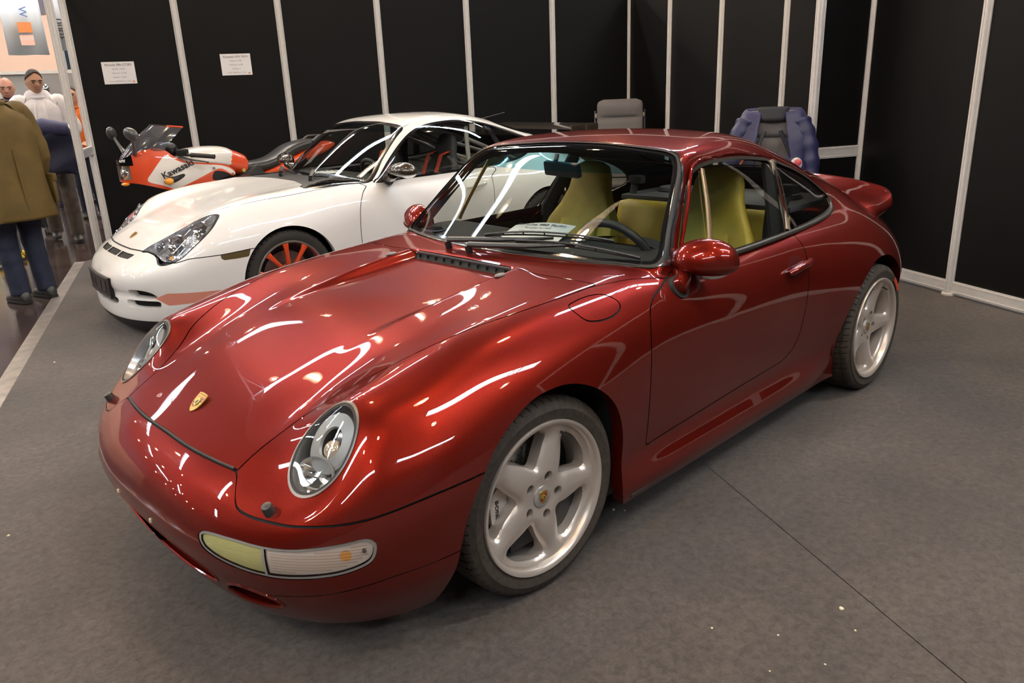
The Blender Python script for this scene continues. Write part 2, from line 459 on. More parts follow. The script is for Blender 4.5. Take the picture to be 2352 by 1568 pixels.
def hall_floor_mat():
    m = mat('worn_brown_screed', (.05, .034, .03), .22, noise=(2.2, .45)); nt = m.node_tree; b = nt.nodes['Principled BSDF']; tc = nt.nodes.new('ShaderNodeTexCoord')
    mp = nt.nodes.new('ShaderNodeMapping'); mp.inputs['Rotation'].default_value = (0, 0, .4); mp.inputs['Scale'].default_value = (1.2, 14, 1); nt.links.new(tc.outputs['Object'], mp.inputs['Vector'])
    n = nt.nodes.new('ShaderNodeTexNoise'); n.inputs['Scale'].default_value = 3; n.inputs['Detail'].default_value = 8; nt.links.new(mp.outputs['Vector'], n.inputs['Vector'])
    r = nt.nodes.new('ShaderNodeValToRGB'); r.color_ramp.elements[0].color = (.05, .05, .05, 1); r.color_ramp.elements[1].color = (.20, .20, .20, 1); nt.links.new(n.outputs['Fac'], r.inputs['Fac']); nt.links.new(r.outputs['Color'], b.inputs['Roughness'])
    return m
def structure(o): return tag(o, kind='structure')
HC = 9.5
structure(ubox(MB(), -21.5, 16, -34, 16, -.30, -.006).build('floor', hall_floor_mat(), None))
structure(ubox(MB(), -21.5, 16, -34, 16, HC + .15, HC + .35).build('ceiling', mat('roof_sheeting', (.17, .16, .18), .7, noise=(.6, .15)), None))
PEACH = mat('peach_plaster', (.80, .56, .45), .9, noise=(.4, .05))
structure(ubox(MB(), -21.5, -21.2, -34, 16, 0, 3.75).build('wall_back', PEACH, None))
structure(ubox(MB(), -21.52, -21.18, -34, 16, 3.75, HC + .1).build('wall_back_upper', mat('grey_cladding', (.20, .19, .23), .8, noise=(.7, .1)), None))
structure(ubox(MB(), 15.7, 16, -34, 16, 0, HC + .1).build('wall_front', mat('hall_wall_grey', (.16, .14, .13), .9), None))
structure(ubox(MB(), -21.2, 15.7, -34, -33.7, 0, HC + .1).build('wall_left', mat('hall_wall_grey', (.16, .14, .13), .9), None))
structure(ubox(MB(), -21.2, 15.7, 15.7, 16, 0, HC + .1).build('wall_right', mat('hall_wall_grey', (.16, .14, .13), .9), None))
SKY = emis('daylight_glazing', (.80, .90, 1.0), SKYLIGHT_POWER)
PANES = [[(-31, -25), (-22, -19), (-16, -9.8), (-6.2, -3.0), (2, 6)], [(-30, -24), (-16, -11), (-6.6, .3), (6, 12)], [(-28, -22), (-16, -10), (6, 14)], [(-12, -4.5), (3.2, 10.6)], [(-12, -3), (2, 11)]]
for i, u0 in enumerate((-17.5, -10.9, -4.0, 3.6, 10.4)):
    e = empty('window_%d' % (i + 1)); structure(e); pane = MB(); pane.box((0, 0, 0), (.62, 1.86, .03)); me = pane.mesh('pane')
    for a, b in PANES[i]:
        nn = max(1, round((b - a) / 1.92))
        for k in range(nn): o = link('pane', me, SKY, e); o.matrix_local = Matrix.Translation(uw(u0, a + (k + .5) * (b - a) / nn, HC + .134)) @ MU
    fr = MB(); ubox(fr, u0 - .42, u0 - .33, -33, 15.5, HC - .02, HC + .15); ubox(fr, u0 + .33, u0 + .42, -33, 15.5, HC - .02, HC + .15); fr.build('window_frame', mat('roof_frame_grey', (.35, .36, .38), .6), e)
TR = mat('truss_grey', (.62, .63, .66), .5)
tm = MB()
tm.tube([(-18, 0, 0), (14, 0, 0)], .05, 6); tm.tube([(-18, 0, .75), (14, 0, .75)], .05, 6)
for k in range(32): tm.tube([(-18 + k, 0, .75 if k % 2 else 0), (-17 + k, 0, 0 if k % 2 else .75)], .03, 5)
tme = tm.mesh('roof_truss')
for w0 in (-27.5, -20.5, -13.5, -6.4, .8, 8.0):
    o = link('roof_truss', tme, TR, None); o.matrix_world = Matrix.Translation((0, 0, HC - .95)) @ MU @ Matrix.Translation((0, w0, 0))
    tag(o, 'pale grey lattice girder carrying the hall roof', 'roof truss', 'roof trusses of the hall')
WARM = emis('warm_lamp_glow', (1.0, .74, .46), LAMP_POWER)
lb = MB(); lb.lathe([(.02, .30), (.10, .28), (.22, .10), (.26, 0), (.25, 0), (.20, .10), (.08, .24), (.0001, .26)], 20, axis='z'); shade = lb.mesh('lamp_shade')
gb = MB(); gb.ell((0, 0, .06), (.085, .085, .07), 14, 8); bulb = gb.mesh('bulb')
hb = MB(); hb.tube([(0, 0, .29), (0, 0, .9)], .012, 6); hang = hb.mesh('hanger')
LAMPS = [(u, w_) for u in (-15, -9.2, -2.2, 4.4) for w_ in (-10, -4.6, -.9, 3.4, 7.4)] + [(u, w_) for u in (-17, -12, -7.5) for w_ in (-31, -26.5, -22, -17.5, -13.5)] + [(-19, -8), (-18.6, -1.4), (-16.5, 3)] + [(-7.5, -1.6), (-6.9, -3.0), (-11.8, .9), (1.2, 1.6), (6.5, -3)]
for u0, w0 in LAMPS:
    e = empty('ceiling_lamp', uw(u0, w0, HC - 1.9), 0, 'warm bell-shaped lamp hanging under the hall roof', 'lamp', 'high-bay lamps under the hall roof')
    link('lamp_shade', shade, mat('lamp_shade_grey', (.5, .5, .5), .3, .8), e); link('bulb', bulb, WARM, e); link('hanger', hang, BLACK, e)
# hall number hanging from the roof
e = empty('number_sign', uw(-17.6, -1.9, 6.6), RZ, 'dark hanging board with a pale figure 3 high under the roof', 'sign'); mb = MB(); mb.box((0, 0, 0), (.08, 2.2, 1.7)); mb.build('board', mat('sign_dark_red', (.11, .02, .02), .5), e)
text('figure', '3', 1.5, mat('sign_white', (.85, .85, .85), .6), e, frame_M((.045, 0, 0), (0, 1, 0), (0, 0, 1)), extrude=.003); mb = MB(); mb.tube([(0, -.8, .85), (0, -.8, 2.9)], .01, 5); mb.tube([(0, .8, .85), (0, .8, 2.9)], .01, 5); mb.build('hanger', BLACK, e)

# ---------------------------------------------------------------- the stand: carpet, partitions, posts
CARPET = carpet_mat()
def fpoly(name, pts, z0, z1, m, parent=None):
    mb = MB(); mb.prism(pts, lambda a, b, h: (a, b, h), z0, z1); return mb.build(name, m, parent)
jd = Vector((.87, .494)); A, B = Vector((-.438, 1.856)), Vector((-1.069, .661)); d = (A - B).normalized(); n = Vector((-d.y, d.x)) * .0014
far_, nearp = B - d * 9, A + d * 8
e1 = Vector((.86, -2.26)); ed = (Vector((.80, -2.43)) - Vector((-.38, -5.34))).normalized()
P0, P1 = e1 - ed * 4.4, e1 + ed * 9        # edge of the carpet along the aisle
c = empty('floor_carpet'); structure(c); c.name = 'floor_carpet'
fpoly('carpet_strip', [tuple(far_ + n), tuple(nearp + n), tuple(nearp + Vector((9, 2))), tuple(P1), tuple(P0)], -.0055, 0, CARPET, c)
fpoly('carpet_strip', [tuple(far_ - n), tuple(nearp - n), tuple(nearp + Vector((-7, 6))), (-7.5, 6), (-9.5, -2.2)], -.0055, 0, CARPET, c)
fpoly('carpet_joint', [tuple(far_ + n), tuple(nearp + n), tuple(nearp - n), tuple(far_ - n)], -.0055, -.0035, GAP, c)
tn = Vector((ed.y, -ed.x)) * -1; tn = tn if tn.x < 0 else -tn; tn = Vector((ed.y, -ed.x)); tn = tn if (tn.y < 0 and tn.x > 0) else tn
off = Vector((ed.y, -ed.x)); off = off if off.x > 0 else -off
tp = MB(); tp.prism([tuple(P0 - off * .0), tuple(P1), tuple(P1 + off * .095), tuple(P0 + off * .095)], lambda a, b, h: (a, b, h), -.0055, -.001)
o = tp.build('floor_tape', mat('silver_floor_tape', (.36, .32, .29), .32, .35, noise=(9, .3), bump=(14, .4)), None); structure(o)
PANEL = mat('black_panel', (.0032, .0029, .0030), .5, bump=(900, .05), spec=.22)
HB = 2.62
def post_mesh(r=.037, h=HB):
    mb = MB(); pr = []
    for k in range(8):
        a = math.radians(45 * k + 22.5); b0 = math.radians(45 * (k + 1) + 22.5); p, q = Vector((math.cos(a), math.sin(a))) * r, Vector((math.cos(b0), math.sin(b0))) * r
        t = (q - p).normalized(); m_ = (p + q) / 2; nn = m_.normalized()
        pr += [tuple(p), tuple(m_ - t * .004), tuple(m_ - t * .004 - nn * .007), tuple(m_ + t * .004 - nn * .007), tuple(m_ + t * .004)]
    mb.prism(pr, lambda a, b, z: (a, b, z), 0, h); return mb.mesh('post', smooth=20)
PM = post_mesh()
LU, RW = -6.38, 4.18
lw = empty('wall_booth_left'); structure(lw); rw_ = empty('wall_booth_right'); structure(rw_)
def post(u, w_, parent):
    o = link('post', PM, ALU, parent); o.location = uw(u, w_); o.rotation_euler = (0, 0, RZ)
    f = MB(); f.lathe([(.05, 0), (.05, .012), (.02, .016)], 16, axis='z', c=tuple(uw(u, w_))); f.build('post_foot', ALU, parent); return o
def panel(u0, w0, u1, w1, parent, z0=.02, z1=HB - .05, rails=(.06,), m=None):
    a, b = uw(u0, w0), uw(u1, w1); dd = (b - a); L = dd.length; ang = math.atan2(dd.y, dd.x); M = Matrix.Translation((a + b) / 2) @ Matrix.Rotation(ang, 4, 'Z')
    if m is not False:
        mb = MB(); mb.box((0, 0, (z0 + z1) / 2), (L - .05, .012, z1 - z0)); mb.xf(M); mb.build('panel', m or PANEL, parent)
    for z in list(rails) + [HB - .04]:
        mb = MB(); mb.box((0, 0, z), (L - .06, .034, .085)); mb.box((0, 0, z + .030), (L - .06, .040, .006)); mb.box((0, 0, z - .030), (L - .06, .040, .006)); mb.xf(M); mb.build('rail', ALU, parent)
lp = [-1.88, -.882, .122, 1.153, 2.15, 3.18, RW]
for a, b in zip(lp, lp[1:]): panel(LU, a, LU, b, lw)
for w0 in lp[:-1]: post(LU, w0, lw)
rp = [LU, -5.39, -4.38, -3.38, -2.38, -1.383, -.39, .6, 1.59, 2.58]
for a, b in zip(rp, rp[1:]): panel(a, RW, b, RW, rw_)
for u0 in rp: post(u0, RW, rw_)
# short returns: an open one at the aisle end, a filled one on the right-hand partition
ow = empty('wall_return_left'); structure(ow); panel(LU, -1.88, LU + .64, -1.88, ow, rails=(1.06,), m=False); post(LU + .64, -1.88, ow)
fw_ = empty('wall_return_right'); structure(fw_); panel(-2.38, RW, -2.38, 3.71, fw_, rails=(.06, .93)); post(-2.38, 3.71, fw_)
# ---------------------------------------------------------------- price sheets on the partition
def sheet(w_, z, lines, label, wd=.30, ht=.21, u=LU + .008):
    o_ = uw(u, w_, z); e = empty('price_sheet', o_, RZ, label, 'notice', 'price sheets on the partition')
    mb = MB(); mb.box((0, 0, 0), (.0012, wd, ht)); mb.build('paper', PAPER, e)
    # seen from the stand (+U side): right-hand direction is +W
    for k, (t, sz) in enumerate(lines): text('lettering', t, sz, INK if k == 0 else GREYINK, e, frame_M((.0012, 0, ht * .36 - k * ht * .185), (0, 1, 0), (0, 0, 1)), shear=.2 if k == 0 else 0, extrude=.0002)
    mb = MB(); mb.lathe([(.0001, .0012), (.010, .0012)], 20, axis='x', c=(0, wd * .40, -ht * .41)); mb.build('orange_mark', mat('orange_print', (.85, .30, .10), .6), e, fix=False)
sheet(-1.49, 1.797, [('Porsche 996 GT3RS', .030), ('Baujahr: 1/2004', .0185), ('Kilometer: 27.500', .0185), ('Besitzer: 2 (523)', .0185), ('Preis: 250.000 Euro / 10 $', .0185)], 'white price sheet on the partition left of the motorcycle, nearer the aisle')
sheet(-.366, 1.845, [('Kawasaki GPX 750 R', .028), ('Baujahr: 6/1988', .0185), ('Kilometer: 43.000', .0185), ('Besitzer: 2', .0185), ('Preis: 3.500 Euro / 0,2 $', .0185)], 'white price sheet on the partition above the motorcycle tank, nearer the corner')
# ---------------------------------------------------------------- crumbs on the carpet
mb = MB()
for x, y, r in ((-.509, 1.511, .0075), (-.179, 1.28, .004), (-.278, 1.432, .0035), (-.441, 1.581, .0035), (-.133, 1.484, .0028), (1.108, -.876, .006), (.389, -2.982, .006), (-.509, .665, .006), (-.53, .70, .004), (-.255, 1.578, .003)):
    v = [(r * (1 + RNG.uniform(-.3, .3)) * math.cos(q), r * (1 + RNG.uniform(-.4, .3)) * math.sin(q)) for q in np.linspace(0, 2 * math.pi, 7)[:-1]]; mb.loft([[(x + a, y + b, 0) for a, b in v], [(x + a * .9, y + b * .9, r * .5) for a, b in v], [(x + a * .3, y + b * .4, r * .8) for a, b in v]])
tag(mb.build('crumbs', mat('pale_crumb', (.75, .66, .42), .8), None), 'pale crumbs scattered on the carpet', 'crumbs', None, 'stuff')
# ---------------------------------------------------------------- the red coupe: shape tables (metres, x forward from the front axle, y to the car's left)
def red_shape():
    Y = [0, .2, .4, .5, .6, .7, .8, .9]
    rows = [
        (1.00, [.20, .20, .18, .16, .14, .12, .10, .06]),
        (.95, [.37, .36, .32, .30, .28, .25, .22, .18]),
        (.90, [.465, .455, .415, .395, .375, .36, .33, .28]),
        (.86, [0.510, 0.503, 0.464, 0.444, 0.428, 0.421, 0.391, 0.341]),
        (.82, [0.543, 0.537, 0.506, 0.482, 0.466, 0.463, 0.438, 0.388]),
        (.78, [0.568, 0.564, 0.540, 0.513, 0.496, 0.490, 0.468, 0.418]),
        (.742, [0.583, 0.579, 0.565, 0.540, 0.519, 0.511, 0.491, 0.448]),
        (.70, [0.604, 0.600, 0.590, 0.569, 0.546, 0.535, 0.515, 0.473]),
        (.667, [0.622, 0.618, 0.607, 0.596, 0.573, 0.561, 0.534, 0.494]),
        (.60, [0.655, 0.652, 0.640, 0.649, 0.648, 0.631, 0.583, 0.541]),
        (.55, [0.679, 0.676, 0.664, 0.686, 0.706, 0.684, 0.619, 0.567]),
        (.52, [.692, .690, .676, .700, .731, .706, .630, .57]),
        (.50, [.701, .699, .685, .710, .744, .717, .642, .58]),
        (.45, [.720, .718, .706, .730, .757, .733, .667, .60]),
        (.40, [.738, .736, .725, .745, .767, .746, .690, .62]),
        (.25, [0.786, 0.784, 0.776, 0.788, 0.801, 0.784, 0.732, 0.657]),
        (.10, [0.819, 0.817, 0.813, 0.820, 0.830, 0.815, 0.766, 0.692]),
        (.00, [0.837, 0.835, 0.831, 0.836, 0.843, 0.828, 0.781, 0.712]),
        (-.15, [0.858, 0.857, 0.854, 0.856, 0.858, 0.843, 0.796, 0.722]),
        (-.30, [0.877, 0.876, 0.872, 0.872, 0.870, 0.854, 0.808, 0.732]),
        (-.45, [0.890, 0.889, 0.885, 0.884, 0.880, 0.864, 0.821, 0.747]),
        (-.60, [0.896, 0.895, 0.892, 0.891, 0.888, 0.872, 0.831, 0.757]),
        (-.90, [.890, .890, .890, .886, .879, .864, .825, .755]),
        (-1.2, [.885, .885, .885, .882, .878, .865, .828, .76]),
        (-1.6, [.885, .885, .885, .883, .879, .868, .835, .77]),
        (-2.0, [.885, .885, .885, .884, .882, .872, .845, .79]),
        (-2.27, [.885, .885, .885, .884, .880, .872, .848, .80]),
        (-2.5, [.870, .870, .866, .856, .842, .825, .797, .76]),
        (-2.8, [.80, .80, .79, .775, .752, .73, .70, .66]),
        (-3.0, [.74, .74, .725, .708, .685, .66, .63, .59]),
        (-3.15, [.67, .67, .655, .64, .615, .59, .56, .52]),
        (-3.3, [.560, .560, .550, .540, .520, .50, .47, .44]),
        (-3.5, [.30, .30, .30, .28, .26, .25, .22, .20])]
    H = F2(Y, rows, sx=.022, sy=.022, mirror=True)
    Z = [.1, .2, .3, .4, .5, .6, .7, .8, .9]
    W = F2(Z, [
        (.80, [.72, .795, .845, .860, .866, .864, .85, .83, .80]),
        (.30, [.72, .795, .845, .858, .866, .864, .85, .83, .80]),
        (.00, [.835, .848, .858, .866, .870, .868, .856, .832, .80]),
        (-.25, [.81, .830, .835, .848, .856, .857, .848, .826, .79]),
        (-.40, [.79, .835, .818, .833, .844, .847, .842, .820, .785]),
        (-.60, [.79, .838, .808, .823, .834, .840, .837, .815, .78]),
        (-1.0, [.79, .838, .808, .822, .833, .839, .836, .814, .78]),
        (-1.45, [.79, .838, .810, .825, .836, .842, .840, .817, .78]),
        (-1.70, [.79, .836, .820, .836, .850, .858, .855, .832, .79]),
        (-1.90, [.80, .826, .835, .856, .874, .882, .876, .852, .81]),
        (-2.10, [.83, .846, .868, .886, .894, .895, .887, .864, .825]),
        (-2.27, [.85, .870, .885, .895, .8985, .8985, .891, .868, .83]),
        (-2.60, [.84, .860, .880, .890, .893, .890, .880, .86, .82]),
        (-3.0, [.82, .84, .86, .868, .87, .865, .85, .82, .78])], sx=.04, sy=.02)
    Xn = F1([(0, .66), (.1, .755), (.15, .80), (.2, .833), (.25, .858), (.3, .880), (.35, .897), (.42, .910), (.48, .908), (.54, .90), (.6, .89), (1.3, .88)], sm=.02, lo=-.3)
    Hc = F1([(.6, .137), (.2, .413), (-.3, .757), (-.5, .895), (-.7, 1.036), (-.85, 1.140), (-.95, 1.207), (-1.02, 1.245), (-1.15, 1.272), (-1.3, 1.288), (-1.5, 1.296),
             (-1.7, 1.282), (-1.9, 1.246), (-2.1, 1.196), (-2.3, 1.132), (-2.5, 1.054), (-2.7, .966), (-2.9, .87), (-3.1, .76), (-3.3, .62), (-3.6, .35)], sm=.03)
    ZG = [.80, .87, .95, 1.05, 1.15, 1.25]
    Wg = F2(ZG, [
        (-.3, [.72, .710, .680, .640, .600, .56]), (-.8, [.735, .722, .692, .648, .604, .56]), (-1.2, [.735, .722, .692, .648, .604, .56]),
        (-1.7, [.73, .713, .680, .630, .578, .525]), (-2.0, [.700, .680, .642, .590, .530, .468]), (-2.3, [.65, .625, .587, .535, .475, .412]),
        (-2.6, [.59, .56, .52, .467, .408, .348]), (-3.0, [.54, .51, .46, .41, .35, .29])], sx=.06, sy=.03)
    Kx = F1([(.3, .45), (-.45, .45), (-.75, .38), (-1.0, .16), (-1.3, .06), (-1.6, 0), (-3, 0)], sm=.06)
    Cx = F1([(.3, .0), (-.8, .02), (-1.0, .04), (-1.3, .05), (-1.6, .11), (-1.85, .2), (-2.3, .30), (-3, .30)], sm=.08)
    Rg = F1([(.3, .015), (-1.0, .02), (-1.35, .13), (-1.9, .2), (-2.4, .26), (-3, .3)], sm=.05)
    Rb = F1([(.3, .012), (-1.9, .02), (-2.15, .10), (-2.5, .32), (-3.2, .32)], sm=.05)
    Rl = F1([(1, .11), (.8, .12), (.6, .16), (.3, .22), (0, .24), (-.4, .2), (-.8, .16), (-1.6, .17), (-2.0, .24), (-2.5, .30), (-3.2, .25)], sm=.05)
    Xr = F1([(0, .62), (.2, .72), (.3, .84), (.42, .96), (.55, 1.037), (.8, 1.04), (1.3, 1.0)], sm=.03, lo=-.3)
    def F(x, y, z):
        y = np.abs(y)
        w = W(x, z)
        u = np.clip(x - .25, 0, None) / (Xn(z) - .25); ub = np.clip(-2.3 - x, 0, None) / Xr(z)
        n = np.where(x > -1, 2.7, 2.0)
        g = (np.maximum(u, ub) ** n + (np.maximum(y, 1e-6) / w) ** n) ** (1 / n)
        dp = (g - 1) * .78
        top = H(x, y)
        # recessed centre of the lid before the cowl
        top = top - .033 * sstep(.42, -.36, x) * sstep(.315, .255, y) * sstep(-.415, -.398, x)
        low = smax(dp, (z - top) * .86, Rl(x))
        k = Kx(x); hg = Hc(x + k * y * y) - Cx(x) * y * y
        gh = smax((z - hg) * .86, (y - Wg(x, z)) * .9, Rg(x))
        gh = smax(gh, .66 - z, .08)
        return smin(low, gh, Rb(x))
    return F
# ---------------------------------------------------------------- the white coupe: shape tables
def white_shape():
    Y = [0, .2, .4, .5, .6, .7, .8, .9]
    rows = [
        (1.12, [.22, .22, .20, .18, .15, .12, .1, .08]),
        (1.06, [.38, .37, .34, .32, .29, .26, .22, .18]),
        (1.02, [.445, .44, .41, .39, .36, .33, .29, .24]),
        (.98, [.487, .483, .455, .435, .41, .38, .34, .29]),
        (.93, [.521, .518, .495, .477, .455, .43, .39, .34]),
        (.87, [.556, .554, .536, .520, .500, .475, .44, .39]),
        (.82, [.590, .588, .573, .552, .528, .505, .47, .42]),
        (.75, [.630, .629, .615, .592, .566, .545, .51, .46]),
        (.68, [.664, .662, .650, .636, .622, .606, .565, .51]),
        (.60, [0.699, 0.697, 0.689, 0.690, 0.694, 0.684, 0.637, 0.570]),
        (.50, [0.732, 0.732, 0.727, 0.743, 0.760, 0.753, 0.703, 0.625]),
        (.42, [0.757, 0.758, 0.759, 0.780, 0.805, 0.797, 0.745, 0.665]),
        (.30, [0.785, 0.786, 0.792, 0.814, 0.837, 0.829, 0.778, 0.695]),
        (.10, [0.823, 0.824, 0.832, 0.849, 0.865, 0.856, 0.808, 0.720]),
        (-.1, [0.854, 0.855, 0.862, 0.870, 0.879, 0.868, 0.822, 0.740]),
        (-.3, [0.882, 0.883, 0.889, 0.891, 0.894, 0.882, 0.838, 0.760]),
        (-.5, [0.904, 0.904, 0.908, 0.906, 0.904, 0.893, 0.852, 0.777]),
        (-.9, [.900, .900, .898, .894, .888, .876, .84, .77]),
        (-1.5, [.905, .905, .905, .902, .897, .886, .85, .785]),
        (-2.0, [.92, .92, .92, .918, .912, .902, .87, .81]),
        (-2.35, [.93, .93, .93, .925, .915, .90, .868, .81]),
        (-2.8, [.89, .89, .885, .875, .86, .838, .80, .75]),
        (-3.1, [.80, .80, .79, .775, .755, .73, .69, .64]),
        (-3.35, [.66, .66, .65, .635, .61, .58, .54, .5]),
        (-3.55, [.4, .4, .39, .38, .36, .34, .32, .3])]
    H = F2(Y, rows, sx=.03, sy=.025, mirror=True)
    Z = [.1, .2, .3, .4, .5, .6, .7, .8, .9]
    W = F2(Z, [
        (.80, [.80, .84, .862, .873, .878, .876, .86, .84, .81]), (.30, [.80, .84, .864, .878, .884, .882, .867, .842, .81]),
        (.00, [.81, .845, .868, .882, .888, .886, .872, .848, .815]), (-.35, [.80, .83, .842, .858, .866, .866, .858, .838, .80]),
        (-.6, [.80, .83, .83, .845, .854, .856, .85, .83, .79]), (-1.4, [.80, .83, .832, .847, .857, .860, .854, .835, .80]),
        (-1.8, [.81, .835, .845, .865, .878, .884, .878, .858, .82]), (-2.35, [.83, .85, .875, .892, .902, .905, .90, .885, .85]),
        (-2.8, [.82, .84, .865, .88, .885, .885, .875, .855, .82])], sx=.04, sy=.02)
    Xn = F1([(0, .93), (.06, .98), (.1, 1.015), (.15, 1.035), (.22, 1.035), (.3, 1.032), (.38, 1.042), (.44, 1.046), (.5, 1.04), (.56, 1.03), (1.3, 1.02)], sm=.02, lo=-.3)
    Hc = F1([(.6, .11), (.2, .39), (-.3, .735), (-.55, .908), (-.75, 1.052), (-.95, 1.19), (-1.05, 1.25), (-1.15, 1.289), (-1.3, 1.318), (-1.5, 1.333),
             (-1.7, 1.335), (-1.9, 1.318), (-2.1, 1.285), (-2.3, 1.238), (-2.5, 1.178), (-2.7, 1.105), (-2.9, 1.02), (-3.1, .92), (-3.3, .80), (-3.6, .5)], sm=.035)
    ZG = [.80, .88, .95, 1.05, 1.15, 1.25]
    Wg = F2(ZG, [
        (-.3, [.765, .755, .735, .70, .658, .615]), (-.9, [.775, .765, .742, .705, .663, .618]), (-1.3, [.775, .765, .742, .703, .66, .612]),
        (-1.8, [.76, .748, .718, .672, .622, .57]), (-2.2, [.71, .69, .655, .60, .54, .48]), (-2.6, [.63, .60, .56, .50, .44, .375]),
        (-3.0, [.56, .53, .49, .43, .37, .31])], sx=.06, sy=.03)
    Kx = F1([(.3, .42), (-.45, .42), (-.8, .36), (-1.1, .2), (-1.4, .06), (-1.7, 0), (-3, 0)], sm=.06)
    Cx = F1([(.3, .0), (-.8, .02), (-1.1, .03), (-1.4, .06), (-1.8, .13), (-2.3, .28), (-3, .28)], sm=.08)
    Rg = F1([(.3, .05), (-1.0, .07), (-1.35, .16), (-1.9, .2), (-2.4, .26), (-3, .3)], sm=.05)
    Rb = F1([(.3, .014), (-1.9, .03), (-2.2, .12), (-2.6, .32), (-3.2, .32)], sm=.05)
    Rl = F1([(1.1, .11), (.85, .13), (.6, .17), (.3, .22), (0, .24), (-.4, .2), (-.8, .17), (-1.6, .18), (-2.0, .24), (-2.5, .30), (-3.2, .25)], sm=.05)
    def F(x, y, z):
        y = np.abs(y); w = W(x, z)
        u = np.clip(x - .3, 0, None) / (Xn(z) - .3); ub = np.clip(-2.4 - x, 0, None) / 1.1
        n = np.where(x > -1, 2.5, 2.1)
        g = (np.maximum(u, ub) ** n + (np.maximum(y, 1e-6) / w) ** n) ** (1 / n)
        low = smax((g - 1) * .8, (z - H(x, y)) * .86, Rl(x))
        # shallow trough under the bumper crease
        low = low + .012 * np.exp(-((z - .305) / .03) ** 2) * sstep(.45, .65, x) * sstep(.72, .55, y)
        hg = Hc(x + Kx(x) * y * y) - Cx(x) * y * y
        gh = smax((z - hg) * .86, (y - Wg(x, z)) * .9, Rg(x))
        gh = smax(gh, .66 - z, .08)
        return smin(low, gh, Rb(x))
    return F
# ---------------------------------------------------------------- wheels (axle along y, outer face towards +y, centred on the hub)
def crest_mesh(name='crest'):
    """shield-shaped enamel badge, unit height, in the x-y plane, facing +z"""
    me = bpy.data.meshes.new(name); V, F, MI = [], [], []
    def add(poly, z0, z1, mi):
        n = len(poly); o = len(V)
        V.extend([(a, b, z0) for a, b in poly] + [(a, b, z1) for a, b in poly])
        F.append(tuple(o + n + i for i in range(n))); MI.append(mi)
        for i in range(n): F.append((o + i, o + (i + 1) % n, o + n + (i + 1) % n, o + n + i)); MI.append(mi)
    def shield(s, cy=0., k=1.):
        pts = [(-.36, .46), (-.18, .49), (0, .5), (.18, .49), (.36, .46), (.385, .2), (.37, -.05), (.30, -.25), (.17, -.41), (0, -.5), (-.17, -.41), (-.30, -.25), (-.37, -.05), (-.385, .2)]
        return [(a * s * k, b * s + cy) for a, b in pts][::-1]
    add(shield(1.)[::-1], 0, .06, 0)
    # striped quarters (upper right, lower left) and plain gold quarters with three dark antler bars
    for q, (sx, sy) in enumerate(((1, 1), (-1, -1), (-1, 1), (1, -1))):
        for k in range(4 if q < 2 else 3):
            if q < 2:
                y0 = .05 + k * .065 if sy > 0 else -.08 - k * .065; w0 = .31 if sy > 0 else .31 - .03 * k
                add([(sx * .03, y0), (sx * w0, y0), (sx * w0, y0 + .05), (sx * .03, y0 + .05)][::sx], .06, .075, 2 if k % 2 else 1)
            else:
                y0 = .10 + k * .075 if sy > 0 else -.10 - k * .075; w0 = .26 - (.04 * k if sy < 0 else 0)
                add([(sx * .08, y0), (sx * w0, y0 + .012), (sx * w0, y0 + .032), (sx * .08, y0 + .02)][::sx], .06, .072, 3)
    add(shield(.40)[::-1], .06, .10, 4)
    add([(-.03, -.10), (.04, -.11), (.05, -.02), (.075, .06), (.02, .11), (-.035, .05), (-.06, -.02)], .10, .112, 1)
    add([(-.27, .37), (.27, .37), (.27, .43), (-.27, .43)], .06, .075, 3)
    me.from_pydata(V, [], F); me.update()
    for m in (mat('crest_gold', (.52, .34, .09), .4, .75), mat('crest_black', (.01, .01, .01), .3), mat('crest_red', (.55, .02, .02), .3), mat('crest_brown', (.25, .13, .03), .4, .4), mat('crest_yellow', (.62, .45, .12), .4, .6)): me.materials.append(m)
    for p, i in zip(me.polygons, MI): p.material_index = i
    bm = bmesh.new(); bm.from_mesh(me); bmesh.ops.recalc_face_normals(bm, faces=bm.faces); bm.to_mesh(me); bm.free()
    return me
CREST = {}
def crest(name, parent, o, ex, ey, h):
    if 'm' not in CREST: CREST['m'] = crest_mesh()
    b = link(name, CREST['m'], None, parent); b.matrix_local = frame_M(o, ex, ey) @ Matrix.Scale(h, 4); return b

